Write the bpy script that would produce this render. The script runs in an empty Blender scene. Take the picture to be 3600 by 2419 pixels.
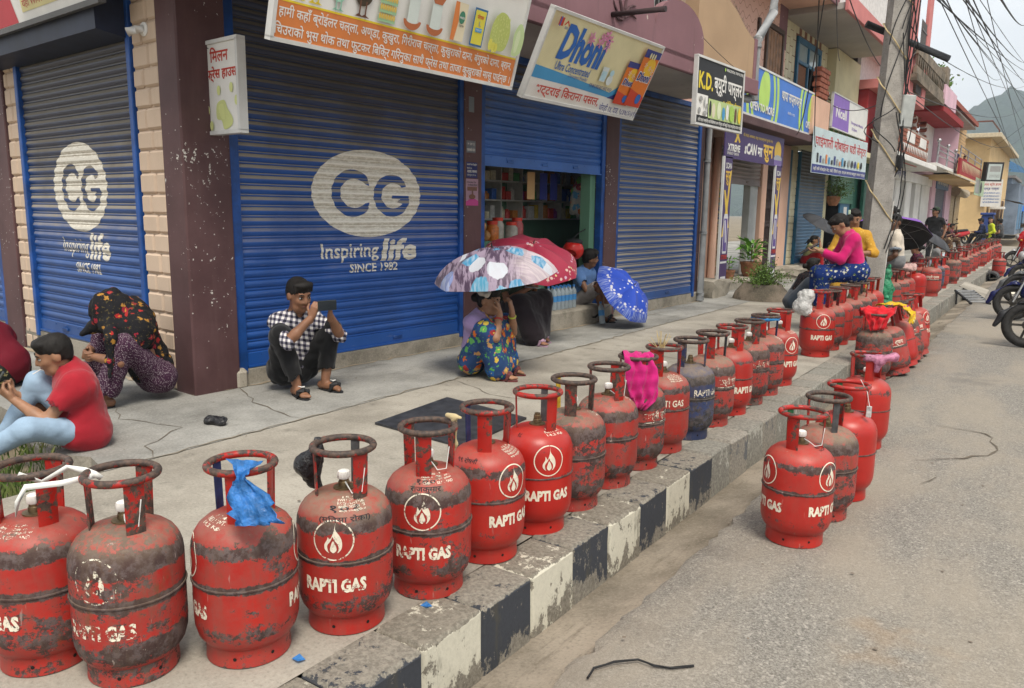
import bpy, bmesh, math, random
import numpy as np
from mathutils import Vector, Matrix, Quaternion
R = math.radians
random.seed(7)
SC = bpy.context.scene
COL = SC.collection

# ------------------------------------------------------------------ camera
cam_d = bpy.data.cameras.new('camera')
cam = bpy.data.objects.new('camera', cam_d)
COL.objects.link(cam)
cam_d.sensor_width = 36.0
cam_d.lens = 36.0 * 2738.0 / 3600.0
cam_d.clip_end = 6000
def cam_matrix(pitch, roll, yaw):
 cp, sp = math.cos(pitch), math.sin(pitch)
 f = Vector((0, cp, -sp)); r = Vector((1, 0, 0)); u = Vector((0, sp, cp))
 cr, sr = math.cos(roll), math.sin(roll)
 r2 = cr * r + sr * u
 u2 = -sr * r + cr * u
 m = Matrix((r2, u2, -f)).transposed()
 return (Matrix.Rotation(yaw, 3, 'Z') @ m).to_4x4()
cam.matrix_world = Matrix.Translation((0, 0, 1.40)) @ cam_matrix(R(9.69), R(0.775), R(34.93))
SC.camera = cam

# ------------------------------------------------------------------ world: bright overcast sky
SUN_EL, SUN_AZ = R(60), R(-40)
W = bpy.data.worlds.new('World'); SC.world = W; W.use_nodes = True
wt = W.node_tree; wt.nodes.clear()
wo = wt.nodes.new('ShaderNodeOutputWorld')
bg = wt.nodes.new('ShaderNodeBackground'); bg.inputs[1].default_value = 0.12
sky = wt.nodes.new('ShaderNodeTexSky'); sky.sky_type = 'NISHITA'; sky.sun_disc = False
sky.sun_elevation = SUN_EL; sky.sun_rotation = R(90) - SUN_AZ
sky.dust_density = 4.0; sky.air_density = 1.6
wc = wt.nodes.new('ShaderNodeTexCoord')
wn = wt.nodes.new('ShaderNodeTexNoise'); wn.inputs['Scale'].default_value = 2.6; wn.inputs['Detail'].default_value = 6
wn.inputs['Roughness'].default_value = 0.55
wmap = wt.nodes.new('ShaderNodeMapping'); wmap.inputs['Scale'].default_value = (1, 1, 2.4)
wr = wt.nodes.new('ShaderNodeValToRGB')
wr.color_ramp.elements[0].position = 0.30; wr.color_ramp.elements[0].color = (4.7, 4.95, 5.3, 1)
wr.color_ramp.elements[1].position = 0.68; wr.color_ramp.elements[1].color = (7.1, 7.1, 7.05, 1)
wm = wt.nodes.new('ShaderNodeMix'); wm.data_type = 'RGBA'; wm.inputs[0].default_value = 0.88
wt.links.new(wc.outputs['Generated'], wmap.inputs[0]); wt.links.new(wmap.outputs[0], wn.inputs['Vector'])
wt.links.new(wn.outputs[0], wr.inputs[0])
wt.links.new(sky.outputs[0], wm.inputs[6]); wt.links.new(wr.outputs[0], wm.inputs[7])
wt.links.new(wm.outputs[2], bg.inputs[0]); wt.links.new(bg.outputs[0], wo.inputs[0])

sun_d = bpy.data.lights.new('sun', 'SUN'); sun_d.energy = 2.4; sun_d.angle = R(20); sun_d.color = (1.0, 0.93, 0.82)
sun = bpy.data.objects.new('sun', sun_d); COL.objects.link(sun)
sd = Vector((math.cos(SUN_EL) * math.cos(SUN_AZ), math.cos(SUN_EL) * math.sin(SUN_AZ), math.sin(SUN_EL)))
sun.rotation_euler = sd.to_track_quat('Z', 'Y').to_euler()

vs = SC.view_settings
vs.view_transform = 'Standard'; vs.look = 'None'; vs.exposure = 0.72; vs.gamma = 1.0
vs.use_curve_mapping = False
SC.cycles.use_denoising = True
SC.cycles.max_bounces = 6; SC.cycles.diffuse_bounces = 3; SC.cycles.glossy_bounces = 3
SC.cycles.transmission_bounces = 6; SC.cycles.transparent_max_bounces = 10; SC.cycles.volume_bounces = 0
SC.cycles.caustics_reflective = False; SC.cycles.caustics_refractive = False
SC.cycles.sample_clamp_indirect = 6.0

# ------------------------------------------------------------------ materials
class NT:
 """small node-tree writer"""
 def __init__(s, name):
  s.m = bpy.data.materials.new(name); s.m.use_nodes = True
  s.t = s.m.node_tree; s.t.nodes.clear()
  s.out = s.t.nodes.new('ShaderNodeOutputMaterial')
  s.b = s.t.nodes.new('ShaderNodeBsdfPrincipled')
  s.t.links.new(s.b.outputs[0], s.out.inputs[0])
 def n(s, k, **kw):
  x = s.t.nodes.new('ShaderNode' + k)
  for a, v in kw.items(): setattr(x, a, v)
  return x
 def put(s, sock, v):
  if isinstance(v, bpy.types.NodeSocket): s.t.links.new(v, sock)
  elif v is not None:
   if hasattr(sock, 'default_value'):
    try: sock.default_value = v
    except Exception:
     sock.default_value = (v[0], v[1], v[2], 1.0) if hasattr(v, '__len__') else (v, v, v)
 def obj(s, ref=None):
  c = s.n('TexCoord')
  if ref is not None: c.object = ref
  return c.outputs['Object']
 def mapv(s, v, scale=(1, 1, 1), loc=(0, 0, 0), rot=(0, 0, 0)):
  m = s.n('Mapping'); s.put(m.inputs[0], v)
  m.inputs['Scale'].default_value = scale; s.put(m.inputs['Location'], loc); m.inputs['Rotation'].default_value = rot
  return m.outputs[0]
 def noise(s, v, scale, detail=4, rough=0.55, dist=0.0, col=False):
  x = s.n('TexNoise'); s.put(x.inputs['Vector'], v); s.put(x.inputs['Scale'], scale)
  x.inputs['Detail'].default_value = detail; x.inputs['Roughness'].default_value = rough
  x.inputs['Distortion'].default_value = dist
  return x.outputs[1] if col else x.outputs[0]
 def voro(s, v, scale, feature='F1', rnd=1.0, out='Distance'):
  x = s.n('TexVoronoi', feature=feature); s.put(x.inputs['Vector'], v); s.put(x.inputs['Scale'], scale)
  x.inputs['Randomness'].default_value = rnd
  return x.outputs[out]
 def math(s, op, a, b=None, c=None):
  x = s.n('Math', operation=op); s.put(x.inputs[0], a)
  if b is not None: s.put(x.inputs[1], b)
  if c is not None: s.put(x.inputs[2], c)
  return x.outputs[0]
 def ss(s, v, lo, hi, a=0.0, b=1.0):
  x = s.n('MapRange', interpolation_type='SMOOTHSTEP'); s.put(x.inputs[0], v)
  s.put(x.inputs[1], lo); s.put(x.inputs[2], hi); x.inputs[3].default_value = a; x.inputs[4].default_value = b
  return x.outputs[0]
 def mix(s, f, a, b, mode='MIX'):
  x = s.n('Mix', data_type='RGBA', blend_type=mode); s.put(x.inputs[0], f)
  for k, v in ((6, a), (7, b)):
   if isinstance(v, bpy.types.NodeSocket): s.t.links.new(v, x.inputs[k])
   else: x.inputs[k].default_value = (v[0], v[1], v[2], 1)
  return x.outputs[2]
 def ramp(s, v, stops, interp='LINEAR'):
  x = s.n('ValToRGB'); s.put(x.inputs[0], v); cr = x.color_ramp; cr.interpolation = interp
  while len(cr.elements) < len(stops): cr.elements.new(0.5)
  for e, (p, c) in zip(cr.elements, stops):
   e.position = p; e.color = (c[0], c[1], c[2], 1)
  return x.outputs[0]
 def sep(s, v):
  x = s.n('SeparateXYZ'); s.put(x.inputs[0], v); return x.outputs
 def comb(s, x, y, z):
  c = s.n('CombineXYZ'); s.put(c.inputs[0], x); s.put(c.inputs[1], y); s.put(c.inputs[2], z); return c.outputs[0]
 def vadd(s, a, b):
  x = s.n('VectorMath', operation='ADD'); s.put(x.inputs[0], a); s.put(x.inputs[1], b); return x.outputs[0]
 def attr(s, name):
  x = s.n('Attribute', attribute_type='OBJECT', attribute_name=name); return x.outputs['Fac']
 def rnd(s): return s.n('ObjectInfo').outputs['Random']
 def pos(s): return s.n('NewGeometry').outputs['Position']
 def bump(s, h, strength=0.3, dist=0.01):
  x = s.n('Bump'); s.put(x.inputs['Height'], h); x.inputs['Strength'].default_value = strength
  x.inputs['Distance'].default_value = dist; s.t.links.new(x.outputs[0], s.b.inputs['Normal'])
 def fin(s, col=None, rough=0.7, metal=0.0, spec=0.4, **kw):
  s.put(s.b.inputs['Base Color'], col); s.put(s.b.inputs['Roughness'], rough)
  s.put(s.b.inputs['Metallic'], metal); s.put(s.b.inputs['Specular IOR Level'], spec)
  for k, v in kw.items(): s.put(s.b.inputs[k.replace('_', ' ')], v)
  return s.m

_mc = {}
def plain(name, col, rough=0.7, var=0.12, scale=9.0, metal=0.0, spec=0.35, bump=0.0):
 """paint / plastic / cloth of one colour with a little mottling"""
 if name in _mc: return _mc[name]
 t = NT(name); v = t.obj()
 n1 = t.noise(v, scale, 5, 0.6)
 c = t.mix(t.ss(n1, 0.3, 0.7), [x * (1 - var) for x in col], [min(1, x * (1 + var)) for x in col])
 if bump: t.bump(t.noise(v, scale * 4, 3), bump, 0.004)
 _mc[name] = t.fin(c, rough, metal, spec); return _mc[name]

def wall_paint(name, col, dirt=(0.16, 0.13, 0.10), amt=0.5, rough=0.85, chips=None, scale=1.0):
 """painted plaster: mottled, streaked with dirt, a few chips"""
 if name in _mc: return _mc[name]
 t = NT(name); v = t.pos()
 n1 = t.noise(v, 1.3 * scale, 5, 0.6); n2 = t.noise(t.mapv(v, (7, 7, 0.7)), 1.0 * scale, 5, 0.65)
 c = t.mix(t.ss(n1, 0.3, 0.75), [x * 0.88 for x in col], [min(1, x * 1.06) for x in col])
 c = t.mix(t.math('MULTIPLY', t.ss(n2, 0.56, 0.8), amt), c, dirt)
 if chips:
  n3 = t.noise(v, 9, 6, 0.7); n4 = t.noise(v, 1.1, 2)
  c = t.mix(t.math('MULTIPLY', t.ss(n3, 0.66, 0.68), t.ss(n4, 0.48, 0.56)), c, chips)
 t.bump(t.noise(v, 45, 4), 0.18, 0.004)
 _mc[name] = t.fin(c, rough, 0, 0.25); return _mc[name]

# ------------------------------------------------------------------ mesh building
class MB:
 def __init__(s): s.v = []; s.f = []; s.mi = []; s.cur = 0
 def add(s, vs, fs):
  o = len(s.v); s.v += [tuple(p) for p in vs]; s.f += [tuple(o + i for i in f) for f in fs]; s.mi += [s.cur] * len(fs); return s
 def quad(s, a, b, c, d): return s.add((a, b, c, d), ((0, 1, 2, 3),))
 def box(s, x0, x1, y0, y1, z0, z1, M=None):
  vs = [Vector((x, y, z)) for z in (z0, z1) for y in (y0, y1) for x in (x0, x1)]
  if M is not None: vs = [M @ p for p in vs]
  return s.add(vs, ((0, 2, 3, 1), (4, 5, 7, 6), (0, 1, 5, 4), (2, 6, 7, 3), (0, 4, 6, 2), (1, 3, 7, 5)))
 def bbox(s, x0, x1, y0, y1, z0, z1, b=0.01, M=None):
  """box with bevelled edges"""
  bm = bmesh.new(); bmesh.ops.create_cube(bm, size=1)
  for w in bm.verts: w.co = Vector(((x0 + x1) / 2 + w.co.x * (x1 - x0), (y0 + y1) / 2 + w.co.y * (y1 - y0), (z0 + z1) / 2 + w.co.z * (z1 - z0)))
  b = min(b, 0.45 * min(x1 - x0, y1 - y0, z1 - z0))
  bmesh.ops.bevel(bm, geom=bm.edges[:], offset=b, segments=1, affect='EDGES')
  return s.bm(bm, M)
 def bm(s, bm, M=None):
  bm.verts.index_update()
  vs = [(M @ w.co) if M is not None else w.co.copy() for w in bm.verts]; fs = [[w.index for w in f.verts] for f in bm.faces]
  bm.free(); return s.add(vs, fs)
 def tube(s, pts, r, seg=8, caps=True):
  pts = [Vector(p) for p in pts]; n = len(pts)
  rs = r if hasattr(r, '__len__') else [r] * n
  rings = []; up = None
  for i, p in enumerate(pts):
   d = (pts[min(i + 1, n - 1)] - pts[max(i - 1, 0)])
   d = d.normalized() if d.length > 1e-9 else Vector((0, 0, 1))
   if up is None: up = Vector((0, 0, 1)) if abs(d.z) < 0.9 else Vector((1, 0, 0))
   a = d.cross(up)
   if a.length < 1e-6: a = d.orthogonal()
   a.normalize(); b = d.cross(a).normalized(); up = b.cross(d) * 1.0
   up = -b if False else up
   rings.append([p + rs[i] * (math.cos(2 * math.pi * k / seg) * a + math.sin(2 * math.pi * k / seg) * b) for k in range(seg)])
  vs = [q for rg in rings for q in rg]; fs = []
  for i in range(n - 1):
   for k in range(seg):
    k2 = (k + 1) % seg; fs.append((i * seg + k, i * seg + k2, (i + 1) * seg + k2, (i + 1) * seg + k))
  if caps: fs.append(tuple(range(seg - 1, -1, -1))); fs.append(tuple((n - 1) * seg + k for k in range(seg)))
  return s.add(vs, fs)
 def ring(s, c, R0, r, seg=28, seg2=8, M=None):
  vs = []; fs = []
  for i in range(seg):
   a = 2 * math.pi * i / seg
   for k in range(seg2):
    b = 2 * math.pi * k / seg2
    p = Vector((c[0] + (R0 + r * math.cos(b)) * math.cos(a), c[1] + (R0 + r * math.cos(b)) * math.sin(a), c[2] + r * math.sin(b)))
    vs.append(M @ p if M is not None else p)
  for i in range(seg):
   for k in range(seg2):
    i2 = (i + 1) % seg; k2 = (k + 1) % seg2
    fs.append((i * seg2 + k, i2 * seg2 + k, i2 * seg2 + k2, i * seg2 + k2))
  return s.add(vs, fs)
 def lathe(s, prof, seg=28, M=None, c=(0, 0, 0)):
  vs = []; fs = []; n = len(prof)
  for i in range(seg):
   a = 2 * math.pi * i / seg
   for (r, z) in prof:
    p = Vector((c[0] + r * math.cos(a), c[1] + r * math.sin(a), c[2] + z)); vs.append(M @ p if M is not None else p)
  for i in range(seg):
   i2 = (i + 1) % seg
   for k in range(n - 1): fs.append((i * n + k, i2 * n + k, i2 * n + k + 1, i * n + k + 1))
  return s.add(vs, fs)
 def ell(s, c, r, seg=12, rings=8, M=None):
  bm = bmesh.new(); bmesh.ops.create_uvsphere(bm, u_segments=seg, v_segments=rings, radius=1)
  for w in bm.verts: w.co = Vector((c[0] + w.co.x * r[0], c[1] + w.co.y * r[1], c[2] + w.co.z * r[2]))
  return s.bm(bm, M)
 def prism(s, poly, d0, d1, fn):
  """poly = [(a,b)..]; fn(a,b,d)->point; extruded from d0 to d1"""
  n = len(poly)
  vs = [fn(a, b, d0) for a, b in poly] + [fn(a, b, d1) for a, b in poly]
  fs = [tuple(range(n - 1, -1, -1)), tuple(range(n, 2 * n))] + [(i, (i + 1) % n, n + (i + 1) % n, n + i) for i in range(n)]
  return s.add(vs, fs)
 def mesh(s, name, mats, smooth=False):
  me = bpy.data.meshes.new(name); me.from_pydata([tuple(p) for p in s.v], [], s.f); me.update()
  if not isinstance(mats, (list, tuple)): mats = [mats]
  for m in mats: me.materials.append(m)
  if len(mats) > 1: me.polygons.foreach_set('material_index', s.mi)
  if smooth: smooth_mesh(me, smooth if smooth is not True else 40)
  return me
 def build(s, name, mats, parent=None, smooth=False, recalc=True):
  me = s.mesh(name, mats, False)
  if recalc:
   bm = bmesh.new(); bm.from_mesh(me); bmesh.ops.recalc_face_normals(bm, faces=bm.faces[:]); bm.to_mesh(me); bm.free()
  if smooth: smooth_mesh(me, smooth if smooth is not True else 40)
  return link(name, me, parent)
def smooth_mesh(me, ang=40):
 me.polygons.foreach_set('use_smooth', [True] * len(me.polygons))
 if ang < 180:
  try: me.set_sharp_from_angle(angle=R(ang))
  except Exception: pass
 me.update()
def link(name, me, parent=None):
 o = bpy.data.objects.new(name, me); COL.objects.link(o)
 if parent is not None: o.parent = parent
 return o
def empty(name, loc=(0, 0, 0), rz=0.0):
 o = bpy.data.objects.new(name, None); COL.objects.link(o); o.location = loc; o.rotation_euler = (0, 0, rz)
 o.empty_display_size = 0.2; return o
def tag(o, label, cat, group=None):
 o['label'] = label; o['category'] = cat
 if group: o['group'] = group
 return o
def struct(o): o['kind'] = 'structure'; return o
def thing(name, label, cat, loc=(0, 0, 0), rz=0.0, group=None): return tag(empty(name, loc, rz), label, cat, group)
def copy_tree(o, parent=None):
 c = o.copy(); COL.objects.link(c)
 if parent is not None: c.parent = parent
 for ch in o.children: copy_tree(ch, c)
 return c
def hide_proto(o):
 for ch in list(o.children): hide_proto(ch)
 bpy.data.objects.remove(o)
def jit(a): return random.uniform(-a, a)

# ------------------------------------------------------------------ lettering
DEV_PRE = '\u093f'
def deva(s):
 """visual order for the short-i sign: it is drawn before its consonant"""
 out = []
 for ch in s:
  if ch == DEV_PRE:
   i = len(out) - 1
   while i - 2 >= 0 and out[i - 1] == '\u094d': i -= 2
   out.insert(max(i, 0), ch)
  else: out.append(ch)
 return ''.join(out)
_tc = {}
def text_mesh(s, bold=0.0, shear=0.0, spacing=1.0):
 """flat lettering as (verts 2-D scaled to height 1 of a capital, faces), width"""
 k = (s, bold, shear, spacing)
 if k in _tc: return _tc[k]
 cu = bpy.data.curves.new('lettering', 'FONT'); cu.body = deva(s); cu.size = 1.0; cu.resolution_u = 2
 cu.offset = bold; cu.shear = shear; cu.space_character = spacing; cu.fill_mode = 'FRONT'
 o = bpy.data.objects.new('lettering', cu)
 me = bpy.data.meshes.new_from_object(o)
 v = [(p.co.x, p.co.y) for p in me.vertices]; f = [tuple(p.vertices) for p in me.polygons]
 bpy.data.objects.remove(o); bpy.data.curves.remove(cu); bpy.data.meshes.remove(me)
 if not v: v = [(0, 0)]
 a = np.array(v); lo = a.min(0); hi = a.max(0)
 _tc[k] = (a, f, lo, hi); return _tc[k]
def text_fit(mb, s, x0, x1, y0, y1, fn, bold=0.0, shear=0.0, d=0.0):
 """fit the string's ink into the rectangle x0..x1, y0..y1 of a panel; fn(x,y,d) -> 3-D point"""
 a, f, lo, hi = text_mesh(s, bold, shear)
 sx = (x1 - x0) / max(hi[0] - lo[0], 1e-6); sy = (y1 - y0) / max(hi[1] - lo[1], 1e-6)
 mb.add([fn(x0 + (p[0] - lo[0]) * sx, y0 + (p[1] - lo[1]) * sy, d) for p in a], f)
 return mb
def spline2(pts, n=6):
 """closed Catmull-Rom through pts"""
 out = []; m = len(pts)
 for i in range(m):
  p0, p1, p2, p3 = pts[i - 1], pts[i], pts[(i + 1) % m], pts[(i + 2) % m]
  for k in range(n):
   t = k / n
   out.append(tuple(0.5 * ((2 * p1[j]) + (-p0[j] + p2[j]) * t + (2 * p0[j] - 5 * p1[j] + 4 * p2[j] - p3[j]) * t * t + (-p0[j] + 3 * p1[j] - 3 * p2[j] + p3[j]) * t ** 3) for j in (0, 1)))
 return out
from mathutils.geometry import tessellate_polygon
def fill_loops(loops):
 """2-D filled outline with holes -> verts, faces"""
 pl = [[Vector((p[0], p[1], 0)) for p in lp] for lp in loops]
 flat = [(p.x, p.y) for lp in pl for p in lp]
 fs = []
 for f in tessellate_polygon(pl):
  a, b, c = (flat[i] for i in f)
  cr = (b[0] - a[0]) * (c[1] - a[1]) - (b[1] - a[1]) * (c[0] - a[0])
  if abs(cr) > 1e-12: fs.append(tuple(f) if cr > 0 else tuple(reversed(f)))
 return flat, fs
# ================================================================== GROUND
def mat_asphalt():
 t = NT('asphalt'); v = t.pos()
 big = t.noise(v, 0.55, 5, 0.6); mid = t.noise(t.mapv(v, (1.0, 0.3, 1)), 2.4, 5, 0.62)
 agv = t.sep(t.voro(v, 210, 'F1', 1.0, 'Color'))[0]; ag2 = t.sep(t.voro(v, 105, 'F1', 1.0, 'Color'))[1]; fine = t.noise(v, 260, 4, 0.75); med = t.noise(v, 34, 5, 0.7)
 c = t.mix(t.ss(agv, 0.1, 0.95), (0.145, 0.135, 0.118), (0.28, 0.262, 0.23))
 c = t.mix(t.ss(ag2, 0.86, 0.98, 0, 0.55), c, (0.43, 0.40, 0.35))
 c = t.mix(t.ss(ag2, 0.12, 0.03, 0, 0.5), c, (0.065, 0.06, 0.055))
 c = t.mix(t.ss(med, 0.45, 0.7, 0, 0.4), c, (0.135, 0.125, 0.11))
 dust = t.math('MULTIPLY', t.ss(t.math('ADD', t.math('MULTIPLY', big, 0.5), t.math('MULTIPLY', mid, 0.5)), 0.40, 0.60), 0.72)
 c = t.mix(dust, c, t.mix(t.ss(fine, 0.35, 0.65), (0.24, 0.205, 0.16), (0.34, 0.30, 0.24)))
 wet = t.math('MULTIPLY', t.ss(t.noise(v, 0.8, 4, 0.6), 0.60, 0.70), 0.45)
 c = t.mix(wet, c, (0.11, 0.105, 0.098))
 or_ = t.math('MULTIPLY', t.ss(t.noise(t.mapv(v, (1, 1, 1), (7, 3, 0)), 1.1, 4, 0.6), 0.66, 0.76), 0.35)
 c = t.mix(or_, c, (0.30, 0.20, 0.11))
 t.bump(t.math('ADD', t.math('MULTIPLY', agv, 0.6), t.math('MULTIPLY', fine, 0.6)), 0.5, 0.004)
 return t.fin(c, 0.9, 0, 0.25)
def mat_concrete(name, a, b, spots=(0.12, 0.11, 0.09), amt=0.5, sc=1.0, streak=(1, 1, 1)):
 t = NT(name); v = t.pos()
 n1 = t.noise(v, 1.4 * sc, 6, 0.62); n2 = t.noise(t.mapv(v, streak), 5.5 * sc, 6, 0.65); n3 = t.noise(v, 70, 4, 0.7)
 c = t.mix(t.ss(n1, 0.32, 0.68), a, b)
 c = t.mix(t.math('MULTIPLY', t.ss(n2, 0.54, 0.74), amt), c, spots)
 c = t.mix(t.ss(n3, 0.5, 0.74, 0, 0.45), c, [x * 0.55 for x in a])
 c = t.mix(t.ss(n3, 0.5, 0.28, 0, 0.35), c, [min(1, x * 1.35) for x in b])
 t.bump(t.math('ADD', n3, t.math('MULTIPLY', n2, 0.8)), 0.4, 0.006)
 return t.fin(c, 0.88, 0, 0.25)
def mat_kerb(name, paint, under, keep):
 """kerb paint flaking off rough concrete; keep = how much paint is left"""
 t = NT(name); v = t.vadd(t.pos(), t.comb(t.math('MULTIPLY', t.rnd(), 9.0), t.math('MULTIPLY', t.rnd(), 23.0), 0.0))
 n = t.noise(t.mapv(v, (1, 1, 0.7)), 16, 7, 0.75); n2 = t.noise(v, 2.2, 3); n3 = t.noise(v, 60, 4, 0.7)
 z = t.sep(t.pos())[2]
 th = t.math('ADD', t.math('MULTIPLY', n2, 0.35), keep)
 lo = t.ss(z, -0.25, -0.12, 0.17, 0.0)      # splash zone at the foot of the kerb loses its paint
 up = t.ss(z, -0.012, 0.0, 0.0, 0.19)        # worn arris and top
 m = t.ss(t.math('ADD', n, t.math('ADD', lo, up)), th, t.math('ADD', th, 0.05))
 moss = t.math('MULTIPLY', t.ss(t.noise(t.mapv(v, (1, 1, 0.3)), 7, 5, 0.7), 0.56, 0.7), 0.75)
 uc = t.mix(t.ss(n3, 0.35, 0.65), [x * 0.7 for x in under], [x * 1.2 for x in under])
 pc = t.mix(moss, t.mix(t.ss(n3, 0.4, 0.7, 0, 0.4), paint, [x * 0.72 for x in paint]), (0.075, 0.068, 0.05))
 c = t.mix(m, pc, uc)
 t.bump(t.math('SUBTRACT', t.math('MULTIPLY', n3, 0.7), m), 0.35, 0.006)
 return t.fin(c, 0.85, 0, 0.25)

M_ASPH = mat_asphalt()
M_CONC = mat_concrete('rough_concrete', (0.215, 0.195, 0.162), (0.36, 0.332, 0.28), amt=0.6)
M_CEM = mat_concrete('cement_apron', (0.18, 0.176, 0.16), (0.345, 0.338, 0.31), (0.11, 0.105, 0.09), 0.75, 0.8, (1, 0.35, 1))
M_GUT = mat_concrete('gutter_concrete', (0.13, 0.11, 0.082), (0.30, 0.255, 0.20), (0.075, 0.058, 0.038), 0.8, 1.0, (2.2, 0.3, 1))
M_EARTH = mat_concrete('earth', (0.15, 0.12, 0.08), (0.24, 0.20, 0.14), (0.07, 0.085, 0.04), 0.6, 0.5)
M_KW = mat_kerb('kerb_white', (0.56, 0.53, 0.43), (0.20, 0.18, 0.145), 0.38)
M_KB = mat_kerb('kerb_black', (0.045, 0.049, 0.058), (0.22, 0.20, 0.165), 0.41)
M_KG = mat_kerb('kerb_faded', (0.40, 0.39, 0.34), (0.22, 0.21, 0.18), 0.24)
M_KD = mat_kerb('kerb_faded_dark', (0.12, 0.125, 0.13), (0.25, 0.23, 0.195), 0.25)
M_CRACK = plain('crack_dirt', (0.12, 0.10, 0.075), 0.95)

o = struct(MB().quad((-1500, -300, -.36), (1500, -300, -.36), (1500, 2600, -.36), (-1500, 2600, -.36)).build('ground', M_EARTH))

# road: asphalt sheet with a crumbling edge along the gutter
def strip(xs_z, y0, y1, dy, edge_jit=None):
 mb = MB(); ys = [y0]
 while ys[-1] < y1: ys.append(ys[-1] + (dy if ys[-1] < 25 else dy * 40))
 vs = []; n = len(xs_z)
 rj = random.Random(3)
 for y in ys:
  for k, (x, z) in enumerate(xs_z):
   j = 0.0
   if edge_jit and k < 2 and y < 30: j = rj.uniform(-1, 1) * edge_jit * (0.6 + 0.8 * math.sin(y * 2.1) ** 2)
   vs.append((x + j, y, z))
 fs = [(i * n + k, i * n + k + 1, (i + 1) * n + k + 1, (i + 1) * n + k) for i in range(len(ys) - 1) for k in range(n - 1)]
 return mb.add(vs, fs)
road = struct(strip([(-1.235, -.158), (-1.205, -.132), (-0.9, -.122), (0.2, -.108), (9.0, -.10), (60, -.10)], -12, 900, 0.07, 0.022).build('road', M_ASPH, smooth=60))
gut = strip([(-1.56, -.262), (-1.50, -.252), (-1.36, -.232), (-1.15, -.165)], -8, 46, 0.5).build('gutter', M_GUT, road, smooth=60)
# a thin zebra stripe of road paint by the scooters
mk = MB().quad((-0.95, 18.6, -.112), (1.6, 18.6, -.106), (1.6, 20.2, -.106), (-0.72, 20.2, -.112)).build('road_marking', plain('road_paint', (0.62, 0.59, 0.48), 0.8, 0.2, 3), road)

# cracks and patches in the asphalt: real shallow sheets
def crack(path, w, z, parent, name='crack', mat=None):
 mb = MB(); L = []; Rr = []; rr = random.Random(len(path))
 pts = []
 for i in range(len(path) - 1):
  a, b = Vector(path[i]), Vector(path[i + 1]); n = max(2, int((b - a).length / 0.09))
  for k in range(n):
   p = a.lerp(b, k / n); d = (b - a).normalized(); q = Vector((-d.y, d.x)); pts.append(p + q * rr.uniform(-.025, .025))
 pts.append(Vector(path[-1]))
 for i, p in enumerate(pts):
  d = (pts[min(i + 1, len(pts) - 1)] - pts[max(i - 1, 0)]).normalized(); q = Vector((-d.y, d.x)); ww = w * rr.uniform(.1, .55) * (1 if 0 < i < len(pts) - 1 else .2)
  L.append(p + q * ww); Rr.append(p - q * ww)
 n = len(pts); zz = (lambda p: z) if not callable(z) else z
 mb.add([(p.x, p.y, zz(p)) for p in L] + [(p.x, p.y, zz(p)) for p in Rr], [(i, i + 1, n + i + 1, n + i) for i in range(n - 1)])
 return mb.build(name, mat or M_CRACK, parent)
M_PATCH = mat_concrete('asphalt_patch', (0.06, 0.058, 0.054), (0.13, 0.12, 0.105), (0.2, 0.18, 0.15), 0.4, 3)
def patch(cx, cy, rx, ry, z, parent, mat, seed=1, name='patch'):
 rr = random.Random(seed); n = 44; ph = [rr.uniform(0, 6.28) for _ in range(6)]
 vs = [(cx, cy, z)]
 for i in range(n):
  a = 2 * math.pi * i / n; k = 1 + .18 * math.sin(2 * a + ph[0]) + .13 * math.sin(3 * a + ph[1]) + .09 * math.sin(5 * a + ph[2]) + .07 * math.sin(11 * a + ph[3]) + .05 * math.sin(17 * a + ph[4])
  vs.append((cx + rx * k * math.cos(a), cy + ry * k * math.sin(a), z))
 return MB().add(vs, [(0, 1 + i, 1 + (i + 1) % n) for i in range(n)]).build(name, mat, parent)
crack([(-0.62, 5.3), (-0.35, 5.55), (-0.18, 5.9), (-0.3, 6.3), (-0.6, 6.35)], .02, -.109, road)
crack([(-0.60, 5.25), (-0.45, 5.05), (-0.52, 4.85)], .008, -.109, road)

# pavement: old rough concrete by the kerb, smoother cement apron along the shops
pave = struct(MB().quad((-4.05, 2.02, 0), (-1.76, -8, 0), (-1.76, 46, 0), (-4.05, 46, 0)).add(
 [(-4.05, 2.02, 0), (-4.05, -8, 0), (-1.76, -8, 0)], [(0, 1, 2)]).build('pavement', M_CONC))
MB().add([(-4.05, 2.02, .003), (-4.35, 2.10, .003), (-4.60, 1.98, .003), (-5.0, 2.03, .003), (-5.6, 2.25, .003), (-7, 2.42, .003), (-14, 2.5, .003), (-14, 60, .003), (-4.05, 60, .003)],
         [tuple(range(9))]).build('cement_apron', M_CEM, pave)
MB().add([(-4.05, 2.02, -.3), (-4.35, 2.10, -.3), (-4.60, 1.98, -.3), (-5.0, 2.03, -.3), (-5.6, 2.25, -.3), (-7, 2.42, -.3), (-14, 2.5, -.3),
          (-4.05, 2.02, .003), (-4.35, 2.10, .003), (-4.60, 1.98, .003), (-5.0, 2.03, .003), (-5.6, 2.25, .003), (-7, 2.42, .003), (-14, 2.5, .003)],
         [(i, i + 1, i + 8, i + 7) for i in range(6)]).build('apron_edge', M_CONC, pave)
crack([(-5.22, 3.68), (-4.88, 3.52), (-4.51, 3.40), (-4.27, 3.35), (-4.05, 3.37)], .014, .006, pave)
crack([(-4.07, 2.05), (-4.05, 3.0), (-4.06, 4.1), (-4.04, 5.8), (-4.05, 8.4), (-4.05, 12)], .016, .006, pave, mat=plain('joint_dirt', (0.20, 0.17, 0.125), 0.95))
crack([(-5.9, 2.5), (-5.3, 2.75), (-5.0, 2.62), (-4.5, 2.75), (-4.3, 2.4), (-4.06, 2.3)], .009, .006, pave)
crack([(-4.04, 4.95), (-3.4, 4.7), (-2.9, 4.85)], .008, .003, pave)
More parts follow.
